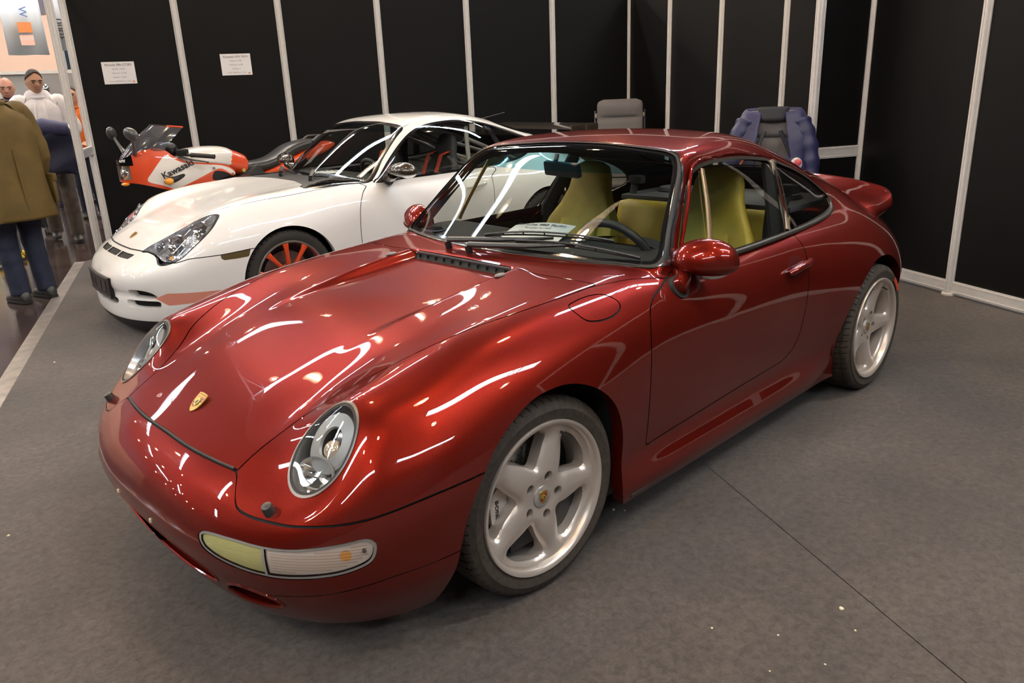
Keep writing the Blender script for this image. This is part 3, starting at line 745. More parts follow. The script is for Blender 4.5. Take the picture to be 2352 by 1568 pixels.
def tyre_mb(R, W_, rim=.236, blocks=64, off=0.):
    """tyre with rounded shoulders, three round grooves and lateral sipes cut into the tread"""
    hw = W_ / 2; prof = []
    for r, y, g in [(rim, hw - .022, 0), (rim + .006, hw - .008, 0), (rim + .022, hw - .001, 0), (rim + .045, hw + .002, 0), (R - .034, hw, 0), (R - .018, hw - .006, 0), (R - .008, hw - .015, 2)]: prof.append((r, y, g))
    ys = []
    for c in (.36, 0, -.36):
        ys += [(c * W_ + .006, 1), (c * W_ + .0052, 3), (c * W_ - .0052, 3), (c * W_ - .006, 1)]
    ys = [(hw - .028, 1)] + ys + [(-hw + .028, 1)]
    for y, g in ys:
        crown = R - .010 * (abs(y) / hw) ** 3
        prof.append((crown - (.0075 if g == 3 else 0), y, 1 if g == 1 else 0))
    for r, y, g in [(R - .008, -hw + .015, 2), (R - .018, -hw + .006, 0), (R - .045, -hw, 0), (rim, -hw + .022, 0)]: prof.append((r, y, g))
    mb = MB(); V, F = [], []; n = blocks * 4
    for r, y, g in prof:
        for i in range(n):
            ph = i % 4; t = 2 * math.pi * (i // 4 + (0, .80, .84, .96)[ph]) / blocks
            skew = .04 * (y / hw) ** 2
            rr = r - (.006 if g and ph in (2, 3) else 0)
            V.append((rr * math.cos(t + skew), y + off, rr * math.sin(t + skew)))
    for j in range(len(prof) - 1):
        for i in range(n): F.append((j * n + i, j * n + (i + 1) % n, (j + 1) * n + (i + 1) % n, (j + 1) * n + i))
    mb.add(V, F); return mb

def disc_patch(r0, r1, nr, nt, hfun):
    """disc in the x-z plane, height along +y; returns a Patch with normals"""
    r = np.linspace(r0, r1, nr)[:, None]; t = np.linspace(0, 2 * np.pi, nt, endpoint=False)[None]
    X = (r * np.cos(t)).ravel(); Z = (r * np.sin(t)).ravel(); h = 1e-4
    Y_ = hfun(X, Z); gx = (hfun(X + h, Z) - hfun(X - h, Z)) / (2 * h); gz = (hfun(X, Z + h) - hfun(X, Z - h)) / (2 * h)
    V = np.stack([X, Y_, Z], 1); N = np.stack([-gx, np.ones_like(gx), -gz], 1); N /= np.linalg.norm(N, axis=1)[:, None]
    F = []
    for j in range(nr - 1):
        for i in range(nt):
            F.append((j * nt + i, j * nt + (i + 1) % nt, (j + 1) * nt + (i + 1) % nt, (j + 1) * nt + i))
    F = [f[::-1] for f in F] if np.cross(V[F[0][1]] - V[F[0][0]], V[F[0][2]] - V[F[0][0]])[1] < 0 else F
    return Patch(V, N, F)

def turbo_wheel(Wd, lip, dish, caliper=True):
    """five-spoke wheel. lip: y of the outer lip, dish: depth of the hub face below the lip"""
    w = empty('wheel')
    # rim: lip and barrel
    mb = MB(); mb.lathe([(.2465, lip - .012), (.2475, lip - .004), (.2455, lip), (.240, lip - .0005), (.2335, lip - .004), (.229, lip - .010), (.2255, lip - .02)], 96)
    mb.lathe([(.2255, lip - .02), (.219, lip - .045), (.216, lip - .09), (.214, lip - Wd + .03), (.232, lip - Wd + .012), (.2465, lip - Wd + .01)], 64)
    rim = mb.build('rim', SILVER, w)
    win = []
    base = [(-22, .91), (-10, .94), (9, .94), (22, .91), (25, .84), (20, .70), (12, .55), (3, .44), (-6, .44), (-14, .55), (-21, .70), (-25, .84)]
    for k in range(5):
        c = 90 - (58.6 + 72 * k)          # clock angle -> angle in the x-z plane seen from +y (x runs to the left there)
        pts = []
        for a, r in base:
            tw = -12 * (r - .75); ang = math.radians(90 + (58.6 + 72 * k) + a + tw)   # seen from outside the picture's right is -x
            pts.append((r * .2255 * math.cos(ang), r * .2255 * math.sin(ang)))
        win.append(poly_sd(smooth_poly(pts, 5)))
    def holes(X, Z):
        p = np.stack([X, Z], 1); d = np.full(len(X), 9.)
        for f in win: d = np.minimum(d, f(p))
        return d
    def hf(X, Z):
        r = np.hypot(X, Z); d = holes(X, Z)
        y = lip - dish + (dish - .020) * sstep(.10, .225, r) + .008 * sstep(.02, .10, r) * sstep(.2, .1, r)
        return y - .020 * np.exp(-np.clip(d, 0, None) / .012) * sstep(.050, .085, r)
    sp = disc_patch(.036, .2262, 56, 400, hf)
    _, sp = sp.clip(lambda V: holes(V[:, 0], V[:, 2]))
    lug = [(math.radians(90 + 22.6 + 72 * k)) for k in range(5)]
    ctr = [(.0665 * math.cos(a), .0665 * math.sin(a)) for a in lug]
    def lf(V): return np.min([np.hypot(V[:, 0] - a, V[:, 2] - b) for a, b in ctr], 0) - .0155
    cut, sp = sp.clip(lf)
    spokes = pobj('spokes', sp, SILVER, w)
    wall = sp.skirt(lambda V, N: V - np.array([0, .040, 0]) + np.stack([V[:, 0] * 0, 0 * V[:, 0], 0 * V[:, 0]], 1), lambda v: np.hypot(v[0], v[2]) < .2225)
    pobj('spoke_sides', wall, SILVER, w)
    for a, b in ctr:
        m2 = MB(); m2.lathe([(.0001, lip - dish - .016), (.009, lip - dish - .016), (.0105, lip - dish - .03)], 6, c=(a, 0, b)); m2.build('wheel_bolt', mat('bolt_steel', (.3, .29, .28), .35, 1), w)
    mb = MB(); mb.lathe([(.0001, lip - dish + .006), (.030, lip - dish + .006), (.034, lip - dish + .004), (.0365, lip - dish - .004), (.037, lip - dish - .02)], 40); mb.build('centre_cap', mat('cap_silver', (.5, .48, .46), .35, .6), w)
    crest('centre_crest', w, (0, lip - dish + .0062, 0), (-1, 0, 0), (0, 0, 1), .042)
    mb = MB(); mb.tube([(.205 * math.cos(2.0), lip - .022, .205 * math.sin(2.0)), (.196 * math.cos(2.0), lip + .004, .196 * math.sin(2.0))], .004, 8); mb.build('tyre_valve', BLACK, w)
    # brake disc and caliper
    steel = mat('brake_steel', (.33, .31, .29), .38, 1)
    mb = MB(); mb.lathe([(.085, lip - dish - .075), (.160, lip - dish - .075), (.160, lip - dish - .105), (.085, lip - dish - .105)], 64)
    mb.lathe([(.02, lip - dish - .045), (.080, lip - dish - .05), (.085, lip - dish - .075)], 40)
    d = mb.build('brake_disc', steel, w)
    mb = MB()
    for ring, nn in ((.105, 26), (.122, 26), (.139, 26), (.152, 26)):
        for k in range(nn):
            a = 2 * math.pi * (k + ring * 31) / nn; mb.lathe([(.0001, lip - dish - .0745), (.0028, lip - dish - .0745)], 8, c=(ring * math.cos(a), 0, ring * math.sin(a)))
    o = mb.build('drilled_holes', GAP, w, fix=False); tag(o, kind='stuff')
    if caliper:
        cs = mat('caliper_silver', (.62, .58, .54), .35, .5); mb = MB()
        prof = [(-.085, .112), (-.06, .148), (-.03, .166), (.03, .166), (.06, .148), (.085, .112), (.05, .098), (-.05, .098)]
        ca = math.radians(-5)   # towards the front of the car
        mb.prism(prof, lambda a, b, h: (b * math.cos(ca) - a * math.sin(ca), h, b * math.sin(ca) + a * math.cos(ca)), lip - dish - .115, lip - dish - .047)
        mb.build('brake_caliper', cs, w)
        text('caliper_lettering', 'PORSCHE', .017, INK, w, frame_M((.140 * math.cos(ca), lip - dish - .0465, .140 * math.sin(ca)), (0, 0, 1), (1, 0, 0)), bold=.0004)
    mb = MB(); mb.lathe([(.0001, lip - Wd * .62), (.215, lip - Wd * .62)], 40); mb.build('inner_drum', BLACK, w)
    return w
# ---------------------------------------------------------------- the red coupe
def strip_along(F, pts, width, lift, m, parent, name, n=6):
    """narrow flat strip lying on the body along 3-D points"""
    P = smooth_poly(pts, n, closed=False); N = grad(F, P); T = np.gradient(P, axis=0); T /= np.linalg.norm(T, axis=1)[:, None]
    B = np.cross(N, T); B /= np.linalg.norm(B, axis=1)[:, None]
    prof = [(-.5, -.3), (-.5, .6), (-.25, 1), (.25, 1), (.5, .6), (.5, -.3)]
    mb = MB(); mb.loft([[tuple(P[i] + B[i] * width * a + N[i] * lift * b) for a, b in prof] for i in range(len(P))])
    return mb.build(name, m, parent)
def psi(V, x0=.1): return np.degrees(np.arctan2(V[:, 1], V[:, 0] - x0))

def wing_mirror(parent, side, paint_m, c, r, foot, hull_rot=0.):
    """door mirror: hull, glass, foot"""
    e = empty('wing_mirror'); e.parent = parent
    V, Fc = [], []; nu, nv = 36, 24
    for j in range(nv + 1):
        t = math.pi * j / nv
        for i in range(nu):
            q = 2 * math.pi * i / nu
            sx, sy, sz = math.sin(t) * math.cos(q), math.sin(t) * math.sin(q), math.cos(t)
            # x: forward bulge, flat to the rear; egg shape, fuller outboard
            px = r[0] * (sx if sx > 0 else .42 * math.copysign(abs(sx) ** .6, sx))
            e_ = 1 + .10 * sy
            pz = r[2] * sz * e_ * (1. if sz > 0 else .5); py = r[1] * math.copysign(abs(sy) ** .92, sy)
            V.append((px, py, pz + .10 * py * 0))
        
    for j in range(nv):
        for i in range(nu): Fc.append((j * nu + i, j * nu + (i + 1) % nu, (j + 1) * nu + (i + 1) % nu, (j + 1) * nu + i))
    R = Matrix.Rotation(math.radians(hull_rot), 3, 'Z')
    mb = MB(); mb.add([(R @ Vector(v)) * 1. + Vector(c) for v in V], Fc); mb.v = [(x, y * side, z) for x, y, z in mb.v]
    mb.build('mirror_hull', paint_m, e, smooth=60)
    g = MB(); g.ell((0, 0, 0), (.004, r[1] * .86, r[2] * .80), 28, 10); g.v = [tuple((R @ Vector(v)) + Vector(c) + R @ Vector((-r[0] * .415, 0, 0))) for v in g.v]; g.v = [(x, y * side, z) for x, y, z in g.v]; g.build('mirror_glass', mat('mirror_glass', (.75, .77, .8), .03, 1), e)
    a = Vector(foot); b = Vector((c[0] + .035, c[1] - r[1] * .62, c[2] - r[2] * .30))
    f = MB(); f.tube([(p.x, p.y * side, p.z) for p in (a + Vector((0, -.03, -.012)), a, a.lerp(b, .5) + Vector((.006, .010, -.008)), b)], [.040, .040, .036, .040], 18, flat=.9); f.build('mirror_foot', paint_m, e)
    k = MB(); k.tube([(foot[0], (foot[1] - .022) * side, foot[2] - .016), (foot[0], (foot[1] + .006) * side, foot[2] + .001)], [.046, .043], 20); k.build('foot_gasket', RUBBER, e)
    return e

def bucket_seat(parent, x, y, m, name='front_seat', z=0.):
    e = empty(name, (0, 0, z)); e.parent = parent
    def sec(cx, cz, w, d, up, bol):   # one cross-section of the backrest: centre, half-width, thickness, normal tilt, bolster depth
        pts = []
        for i in range(24):
            q = 2 * math.pi * i / 24; a, b = math.cos(q), math.sin(q)
            yy = w * math.copysign(abs(a) ** .6, a); dd = d * math.copysign(abs(b) ** .7, b)
            if b > 0: dd += bol * (abs(a) ** 3) - bol * .25 * (1 - abs(a) ** 2)
            pts.append((cx + dd * up[0], y + yy, cz + dd * up[1]))
        return pts
    rows = [(0, 0, .235, .075, .055), (-.03, .10, .250, .07, .07), (-.07, .22, .255, .06, .065), (-.115, .34, .245, .055, .05), (-.16, .46, .215, .05, .03), (-.185, .54, .165, .048, .014), (-.205, .62, .128, .048, .004), (-.222, .69, .118, .045, 0), (-.232, .735, .098, .036, 0), (-.238, .755, .06, .02, 0)]
    mb = MB(); mb.loft([sec(x + dx, .40 + dz, w_, d, (.95, .31), bo) for dx, dz, w_, d, bo in rows]); mb.build('backrest', m, e, smooth=70)
    # centre panel with its seam piping
    mb = MB(); mb.loft([sec(x + dx + .035, .40 + dz + .012, w_ * .56, d * .62, (.95, .31), 0) for dx, dz, w_, d, bo in rows[1:5]]); mb.build('backrest_panel', m, e, smooth=70)
    mb = MB(); rings = []
    for k, (dx, w_, h) in enumerate(((.02, .24, .06), (.12, .255, .075), (.30, .26, .08), (.44, .25, .075), (.50, .23, .05), (.52, .2, .02))):
        rings.append([(x + dx, y + w_ * math.copysign(abs(math.cos(q)) ** .55, math.cos(q)), .36 + h * math.copysign(abs(math.sin(q)) ** .7, math.sin(q)) + (.045 * abs(math.cos(q)) ** 4 if math.sin(q) > 0 else 0)) for q in [2 * math.pi * i / 24 for i in range(24)]])
    mb.loft(rings); mb.build('seat_cushion', m, e, smooth=70)
    mb = MB(); mb.box((x + .22, y, .26), (.5, .40, .1), bev=.02); mb.build('seat_base', BLACK, e)
    return e

def steering_wheel(parent, c, r, tilt, m):
    e = empty('steering_wheel'); e.parent = parent
    ax = Vector((math.cos(tilt) * -1, 0, math.sin(tilt))); up = Vector((math.sin(tilt), 0, math.cos(tilt))); sd = Vector((0, 1, 0)); c = Vector(c)
    mb = MB(); mb.tube([c + sd * r * math.cos(q) + up * r * math.sin(q) for q in [2 * math.pi * i / 56 for i in range(56)]], .0165, 12, closed=True); mb.build('wheel_ring', m, e)
    mb = MB(); mb.ell(c + ax * .004, (.055, .075, .07), 20, 12); mb.build('horn_pad', m, e)
    for a in (-20, 200, 250, 290):
        q = math.radians(a); d = sd * math.cos(q) + up * math.sin(q); mb = MB(); mb.tube([c + d * .05, c + d * (r - .005)], [.022, .012], 10, flat=.6); mb.build('wheel_spoke', m, e)
    mb = MB(); mb.tube([c - ax * .02, c - ax * .30 - Vector((0, 0, .02))], [.035, .045], 14); mb.build('steering_column', BLACK, e)
    return e

def wiper(parent, F, pivot, arm, tip0, tip1):
    """pivot on the cowl; arm lies along the glass to the middle of the blade"""
    e = empty('wiper'); e.parent = parent
    up = Vector((.3, 0, .95)); pv = Vector(pivot)
    mb = MB(); mb.tube([pv - up * .01, pv + up * .012, pv + up * .03], [.014, .014, .012], 12); mb.build('wiper_pivot', BLACK, e)
    A = [Vector(a) for a in arm]; mb = MB(); mb.tube(A, [.0165, .016, .013, .009, .007][:len(A)], 8, flat=.75); mb.build('wiper_arm', mat('wiper_black', (.03, .028, .027), .42), e)
    a, b = Vector(tip0), Vector(tip1); n = 12; mb = MB(); pts = []
    for i in range(n + 1):
        q = a.lerp(b, i / n); P = np.array([[q.x, q.y, q.z]]); N = grad(F, P)[0]
        f = float(F(*P.T)[0]); q = q - Vector(N) * f; pts.append(q + Vector(N) * .006)
    mb.tube(pts, .004, 6); mb.build('wiper_rubber', RUBBER, e)
    mb = MB(); nrm = Vector(N)
    mb.tube([p + nrm * (.008 + .010 * math.sin(math.pi * i / n)) for i, p in enumerate(pts)], .0038, 6)
    for i in (2, 4, 6, 8, 10): mb.tube([pts[i], pts[i] + nrm * (.008 + .010 * math.sin(math.pi * i / n))], .003, 6)
    mb.build('wiper_bridge', mat('wiper_black', (.03, .028, .027), .42), e)
    return e

def screen_field(F, outline, x0, zmin, dirn=(-.82, .57)):
    """field of a windscreen outline given as (y, z): laid out as width against distance up the slope"""
    o = smooth_poly(outline, 6, closed=False); n = len(o)
    O = np.stack([np.full(n, x0), o[:, 0], o[:, 1]], 1); h = solve_rays(F, O, np.tile([1., 0, 0], (n, 1)), .02, 1.8, 30)
    s_ = dirn[0] * h[:, 0] + dirn[1] * h[:, 2]
    f = poly_sd(np.concatenate([np.stack([h[:, 1], s_], 1), [(-.3, s_[-1]), (-.3, s_[0])]]))
    def g(V):
        r = np.full(len(V), 1.); m = (V[:, 0] > x0 + .1) & (V[:, 2] > zmin)
        if m.any(): r[m] = f(np.stack([V[m, 1], dirn[0] * V[m, 0] + dirn[1] * V[m, 2]], 1))
        return r
    return g

def split_x(p, x):
    a = [f for f in p.F if p.V[list(f), 0].mean() > x]; b = [f for f in p.F if p.V[list(f), 0].mean() <= x]
    return Patch(p.V, p.N, a).compact(), Patch(p.V, p.N, b).compact()

def build_red():
    root = empty('sports_car', (0, 0, 0), 0, 'dark red coupe with silver five-spoke wheels and mustard seats, in front of the white one', 'car')
    F = red_shape(); P, N, Q = body_grid(F, .25, -2.3, .25, dx=.0115, nphi=170, nf=125, nr=95)
    pt = Patch(P, N, [tuple(q) for q in Q])
    pt, _ = pt.clip(lambda V: .135 + np.clip(-2.55 - V[:, 0], 0, 1) * .22 - V[:, 2]); pt, _ = pt.clip(lambda V: np.abs(V[:, 0] + 1.2) - 2.145)
    pt = pt.compact()
    # wheel arches
    arch = smooth_poly([(.39, .03), (.392, .12), (.385, .24), (.368, .36), (.345, .44), (.303, .513), (.22, .60), (.1, .66), (0, .677), (-.1, .667), (-.2, .62), (-.28, .54), (-.325, .44), (-.345, .33), (-.345, .2), (-.345, .03)], 5)
    fa = poly_sd(arch)
    _, pt = pt.clip(lambda V: fa(V[:, [0, 2]]))
    _, pt = pt.clip(lambda V: np.maximum(np.hypot(V[:, 0] + 2.272, V[:, 2] - .325) - .348, 0 * V[:, 0] - 1))
    pt = pt.compact()
    near = lambda v: (abs(fa(np.array([[v[0], v[2]]]))[0]) < .002 or abs(math.hypot(v[0] + 2.272, v[2] - .325) - .348) < .002)
    lip = pt.skirt(lambda V, N: V + np.array([0, -.045, .006]), near)
    for h_ in (lip.clip(lambda V: -1.1 - V[:, 0]) if False else split_x(lip, -1.1)): pobj('arch_lip', h_, RED, root); pobj('arch_lip', h_.mirror(), RED, root)
    for s in (1, -1):
        for x, yo in ((0, .80), (-2.272, .84)):
            mb = MB(); mb.lathe([(.01, .50 * s), (.36, .50 * s), (.37, .52 * s), (.37, yo * s)], 40, c=(x, 0, .33), a0=-.2, a1=math.pi + .2); mb.build('wheel_well', DARKCLOTH, root)
    # ---- bumper (below the seam that runs round the lamps), lip spoiler
    zs = F1([(-30, .569), (0, .569), (12, .567), (20.7, .566), (26, .5645), (31.5, .563), (30.0 + 2.2, .556), (32.9, .540), (30.9 + 2.4, .522), (34, .508), (36, .499), (39.2, .495), (43.5, .495), (47.6, .498), (52.3, .503), (56.8, .510), (61, .520), (64.8, .528), (69.5, .534), (75, .536), (90, .536), (120, .54)], sm=.5, step=.1, lo=-40, hi=130)
    fb = lambda V: np.where(V[:, 0] > .18, V[:, 2] - zs(psi(V)), 1.)
    bump, gap1, up = groove(pt, fb, .0028)
    fz = F1([(-30, .262), (33, .262), (35.2, .265), (39.5, .277), (43, .286), (47.5, .295), (51.7, .307), (56.5, .322), (61.3, .334), (69, .336), (90, .336)], sm=.6, step=.1, lo=-40, hi=130)
    # openings in the nose
    slot_c = smooth_poly([(-.1, .352), (.1, .350), (.2, .343), (.3, .327), (.355, .305), (.378, .282), (.370, .258), (.33, .244), (.2, .236), (.1, .234), (-.1, .234)], 4)
    slot_c = np.array([(a, b) for a, b in slot_c if a > -.09] + [(-.2, .234), (-.2, .352)])
    slot_s = smooth_poly([(.395, .240), (.420, .268), (.465, .285), (.515, .282), (.556, .266), (.572, .243), (.556, .222), (.49, .208), (.425, .214)], 5)
    fc_, fs_ = poly_sd(slot_c), poly_sd(slot_s)
    fo = lambda V: np.where(V[:, 0] > .5, np.minimum(fc_(V[:, [1, 2]]), fs_(V[:, [1, 2]])), 1.)
    op, bump = bump.clip(fo); bump = bump.compact(); op = op.compact()
    deep = op.skirt(lambda V, N: V * [1, .93, 1] + np.array([-.14, 0, .012]))
    deep = Patch(deep.V, None, [f[::-1] for f in deep.F])
    back = Patch(op.V * [1, .93, 1] + np.array([-.14, 0, .012]), op.N, op.F)
    fl = deep
    for poly, both_, rr in ((slot_c, False, .0045), (slot_s, True, .0065)):
        q = poly[(poly[:, 0] > -.001)] if not both_ else poly; L = []
        if not both_: q = np.concatenate([q, [(-a, b) for a, b in q[::-1]]])
        for a, b in q:
            h = solve_rays(F, np.array([[.3, abs(a), b]]), np.array([[1., 0, 0]]), .1, 1., 28)[0]; L.append((h[0] - rr * .55, math.copysign(h[1], a), h[2]))
        for s_ in ((1, -1) if both_ else (1,)):
            mb = MB(); mb.tube([(x, y * s_, z) for x, y, z in L], rr, 8, closed=True); mb.build('inlet_lip', RED, root)
    # soften the rim of the openings with a rolled bead
    # indicator and fog lamp window on the bumper: arc length along the nose against height
    ind3 = np.array([(.869, .396, .411), (.867, .393, .424), (.859, .419, .434), (.834, .504, .438), (.799, .596, .437), (.763, .658, .438), (.72, .71, .444), (.664, .76, .452), (.624, .787, .458), (.609, .796, .451), (.604, .798, .435), (.612, .791, .402), (.641, .771, .384), (.684, .737, .371), (.737, .681, .363), (.778, .624, .359), (.797, .593, .360), (.825, .537, .365), (.855, .456, .379), (.868, .412, .395)])
    toab = lambda V: np.stack([np.radians(psi(V)) * .82, V[:, 2]], 1)
    fi = poly_sd(smooth_poly(toab(ind3), 4)); fI = lambda V: np.where(V[:, 0] > .4, fi(toab(V)), 1.)
    lampw, rim_i, bump = groove(bump, lambda V: fI(V) - .0035, .0035)
    split = float(toab(np.array([[.798, .597, .4]]))[0, 0]); fsp = lambda V: toab(V)[:, 0] - split
    fog, bar, ind = groove(lampw, fsp, .0035)
    lipb, gap2, bumper = groove(bump, lambda V: V[:, 2] - fz(psi(V)) - np.where(psi(V) < 33, -.2, 0), .0014)
    pobj('front_bumper', bumper.both(), RED, root)
    pobj('lip_spoiler', lipb, RED, root); pobj('lip_spoiler', lipb.compact().mirror(), RED, root)
    inlet = empty('air_inlet'); inlet.parent = root
    pobj('inlet_duct', join(fl, Patch(fl.V * [1, -1, 1], None, [f[::-1] for f in fl.F])), RED, inlet); pobj('inlet_back', back.both(), RED, inlet)
    gaps = [gap1.offset(-.005), gap2.offset(-.003)]
    for s in (1, -1):
        sd = (lambda q: q) if s > 0 else (lambda q: q.compact().mirror())
        fe = empty('fog_lamp'); fe.parent = root; ie = empty('indicator_lamp'); ie.parent = root
        pobj('lens', sd(fog.offset(-.004).compact()), glass('fog_lens', (.93, .95, .78), 1., .04), fe); pobj('reflector', sd(fog.offset(-.0085).compact()), mat('fog_reflector', (.62, .55, .33), .5, .15, bump=(240, .25)), fe)
        pobj('lens', sd(ind.offset(-.004).compact()), glass('indicator_lens', (.97, .95, .93), 1., .05), ie)
        inner = ind.offset(-.010).compact(); amb, rest = inner.clip(lambda V: np.hypot((toab(V)[:, 0] - split - .185) * 1.3, V[:, 2] - .418) - .016)
        rf = mat('indicator_reflector', (.86, .78, .72), .35, .35)
        pobj('reflector', sd(rest.compact()), rf, ie); pobj('amber_bulb', sd(amb.offset(.001).compact()), mat('amber_plastic', (.85, .42, .10), .4), ie)
        rb = MB()
        for k in range(9):
            z = .372 + k * .0088; a = []
            for t in np.linspace(split + .015, split + .30, 26):
                q = t / .82; d = np.array([[math.cos(q), math.sin(q), 0]]); O = np.array([[.1, 0, z]])
                pnt = solve_rays(F, O, d, .2, 1.2, 28)
                if fi(toab(pnt))[0] < -.010: nn = grad(F, pnt)[0]; a.append(tuple((pnt[0] - nn * .0062) * [1, s, 1]))
            if len(a) > 3: rb.tube(a, .0016, 6)
        tag(rb.build('lens_ribs', glass('indicator_rib', (.94, .9, .86), 1., .08), ie), kind='stuff')
        pobj('lamp_rim', sd(join(rim_i.offset(-.003), bar.offset(-.002))), mat('lamp_rim_plastic', (.30, .28, .25), .35), ie)
        mb = MB(); q = np.array([[.623, .783, .428]]); nn = grad(F, q)[0]; mb.tube([tuple((q[0] - nn * .006) * [1, s, 1]), tuple((q[0] + nn * .0015) * [1, s, 1])], .005, 10); mb.build('lens_screw', mat('bolt_steel', (.3, .29, .28), .35, 1), ie)
    # ---- windscreen
    ws = [(-.2, .907), (0, .907), (.2, .905), (.37, .901), (.5, .895), (.60, .892), (.665, .888), (.697, .893), (.703, .915), (.689, .95), (.664, 1.005), (.627, 1.095), (.590, 1.170), (.560, 1.208), (.515, 1.232), (.41, 1.246), (.17, 1.260), (0, 1.263), (-.2, 1.262)]
    fws = screen_field(F, ws[1:-1], -1.55, .86)
    wsr, up = up.clip(lambda V: fws(V) - .0125)
    gl, wsr = wsr.clip(lambda V: fws(V) + .004); frit, gls = None, None
    gls, frit = gl.clip(lambda V: fws(V) + .022)
    rub, brt = wsr.clip(lambda V: fws(V) - .0075)
    ge = empty('windscreen'); ge.parent = root
    scr = gls.offset(-.003)
    top, scr = scr.clip(lambda V: 1.165 - V[:, 2])
    pobj('windscreen_glass', scr.both(), glass('screen_glass', (.80, .83, .80)), ge); pobj('sun_band', top.both(), glass('sun_band_glass', (.30, .58, .66)), ge)
    pobj('black_border', frit.offset(-.0028).both(), GLOSSBLACK, ge); pobj('rubber_seal', rub.offset(.002).both(), RUBBER, ge)
    bb = brt.offset(.0045); pobj('bright_moulding', bb.both(), mat('bright_trim', (.22, .22, .25), .2, .95), ge)
    # ---- rear window
    fr = poly_sd(smooth_poly([(-.55, -2.02), (0, -2.0), (.25, -2.02), (.38, -2.07), (.415, -2.16), (.40, -2.35), (.36, -2.53), (.22, -2.58), (0, -2.59), (-.55, -2.58)], 5)); frw = lambda V: np.where(V[:, 2] > .9, fr(V[:, [1, 0]]), 1.)
    rwr, up = up.clip(lambda V: frw(V) - .014); rg, rwr = rwr.clip(lambda V: frw(V) + .012)
    pobj('rear_window', rg.offset(-.003).both(), glass('screen_glass'), root); pobj('rear_window_seal', rwr.offset(.002).both(), RUBBER, root)
    # ---- side glass
    dg = [(-.775, .874), (-.80, .885), (-.86, .955), (-.945, 1.055), (-1.02, 1.133), (-1.07, 1.168), (-1.16, 1.185), (-1.30, 1.188), (-1.45, 1.182), (-1.60, 1.166), (-1.705, 1.147), (-1.70, 1.10), (-1.645, .98), (-1.60, .878), (-1.58, .872), (-1.3, .869), (-1.0, .869), (-.85, .871)]
    qg = [(-1.752, 1.138), (-1.85, 1.118), (-1.98, 1.083), (-2.10, 1.038), (-2.19, .988), (-2.232, .945), (-2.21, .918), (-2.15, .898), (-2.05, .884), (-1.9, .877), (-1.72, .875), (-1.655, .877), (-1.69, .98), (-1.73, 1.08)]
    fd, fq = poly_sd(smooth_poly(dg, 4)), poly_sd(smooth_poly(qg, 4))
    fsd = lambda V: np.where((V[:, 1] > .38) & (V[:, 2] > .84), fd(V[:, [0, 2]]), 1.); fsq = lambda V: np.where((V[:, 1] > .36) & (V[:, 2] > .84), fq(V[:, [0, 2]]), 1.)
    sde, up = up.clip(lambda V: np.minimum(fsd(V), fsq(V)) - .010)
    dgl, r1 = sde.clip(lambda V: fsd(V) + .003); qgl, r2 = r1.clip(lambda V: fsq(V) + .003)
    sg = glass('side_glass', (.86, .88, .84))
    for s in (1, -1):
        sd = (lambda q: q.compact()) if s > 0 else (lambda q: q.compact().mirror())
        we = empty('side_window'); we.parent = root
        pobj('door_glass', sd(dgl.offset(-.004)), sg, we); pobj('quarter_glass', sd(qgl.offset(-.004)), sg, we); pobj('window_frame', sd(r2.offset(.003)), DARKTRIM, we)
        bar3 = [(-1.134, .594, 1.173), (-1.085, .655, 1.045), (-1.032, .705, .917), (-1.02, .713, .885)]
        o = strip_along(lambda x, y, z: F(x, y, z), bar3, .022, .006, mat('vent_bar_trim', (.40, .27, .16), .35, .7), we, 'vent_bar'); o.scale = (1, s, 1)
        bp = strip_along(F, [(-1.728, .57, 1.15), (-1.70, .62, 1.03), (-1.66, .68, .93), (-1.625, .713, .874)], .036, .011, mat('pillar_trim', (.52, .40, .29), .32, .7), we, 'pillar_trim'); bp.scale = (1, s, 1)
        belt = strip_along(F, [(-.80, .733, .862), (-1.0, .735, .860), (-1.3, .735, .860), (-1.6, .728, .864), (-1.85, .712, .868), (-2.05, .69, .877), (-2.17, .66, .893), (-2.24, .61, .925)], .020, .008, DARKTRIM, we, 'belt_moulding'); belt.scale = (1, s, 1)
        rail = strip_along(F, [(-.83, .71, .935), (-.93, .667, 1.062), (-1.01, .622, 1.15), (-1.08, .590, 1.192), (-1.2, .575, 1.208), (-1.45, .565, 1.204), (-1.7, .55, 1.168), (-1.95, .52, 1.105), (-2.15, .515, 1.03)], .011, .008, RED, we, 'drip_rail'); rail.scale = (1, s, 1)
    # ---- luggage lid
    side = [(.744, .396), (.673, .402), (.599, .419), (.53, .446), (.453, .495), (.331, .542), (.196, .576), (.053, .606), (-.101, .632), (-.281, .650), (-.425, .656)]
    hp = np.concatenate([[(1.1, -.2), (1.1, .392), (.77, .392)], smooth_poly(side, 6, closed=False), [(-.397, .548), (-.392, .412), (-.403, .28), (-.405, -.2)]])
    fh = poly_sd(hp); fhood = lambda V: np.where(V[:, 2] > .45, fh(V[:, :2]), 1.)
    hood, g3, up = groove(up, fhood, .0022)
    fgr = lambda V: np.maximum(np.maximum(np.abs(V[:, 1]) - .272, np.abs(V[:, 0] + .4005) - .0135), .8 - V[:, 2])
    gr1, hood = hood.clip(fgr); gr2, up = up.clip(fgr)
    gr3, g3 = g3.clip(fgr)
    pobj('luggage_lid', hood.both(), RED, root)
    cg = empty('cowl_grille'); cg.parent = root
    pobj('grille_recess', join(gr1, gr2, gr3).offset(-.004).both(), mat('grille_black', (.006, .006, .006), .7), cg)
    for k in range(11):
        y = -.25 + k * .05; mb = MB(); mb.box((-.4035, y, .862), (.010, .003, .014)); mb.build('grille_slat', BLACK, cg)
    mb = MB(); mb.box((-.407, 0, .876), (.004, .54, .006)); mb.build('grille_edge', mat('grille_edge_grey', (.10, .09, .09), .35), cg)
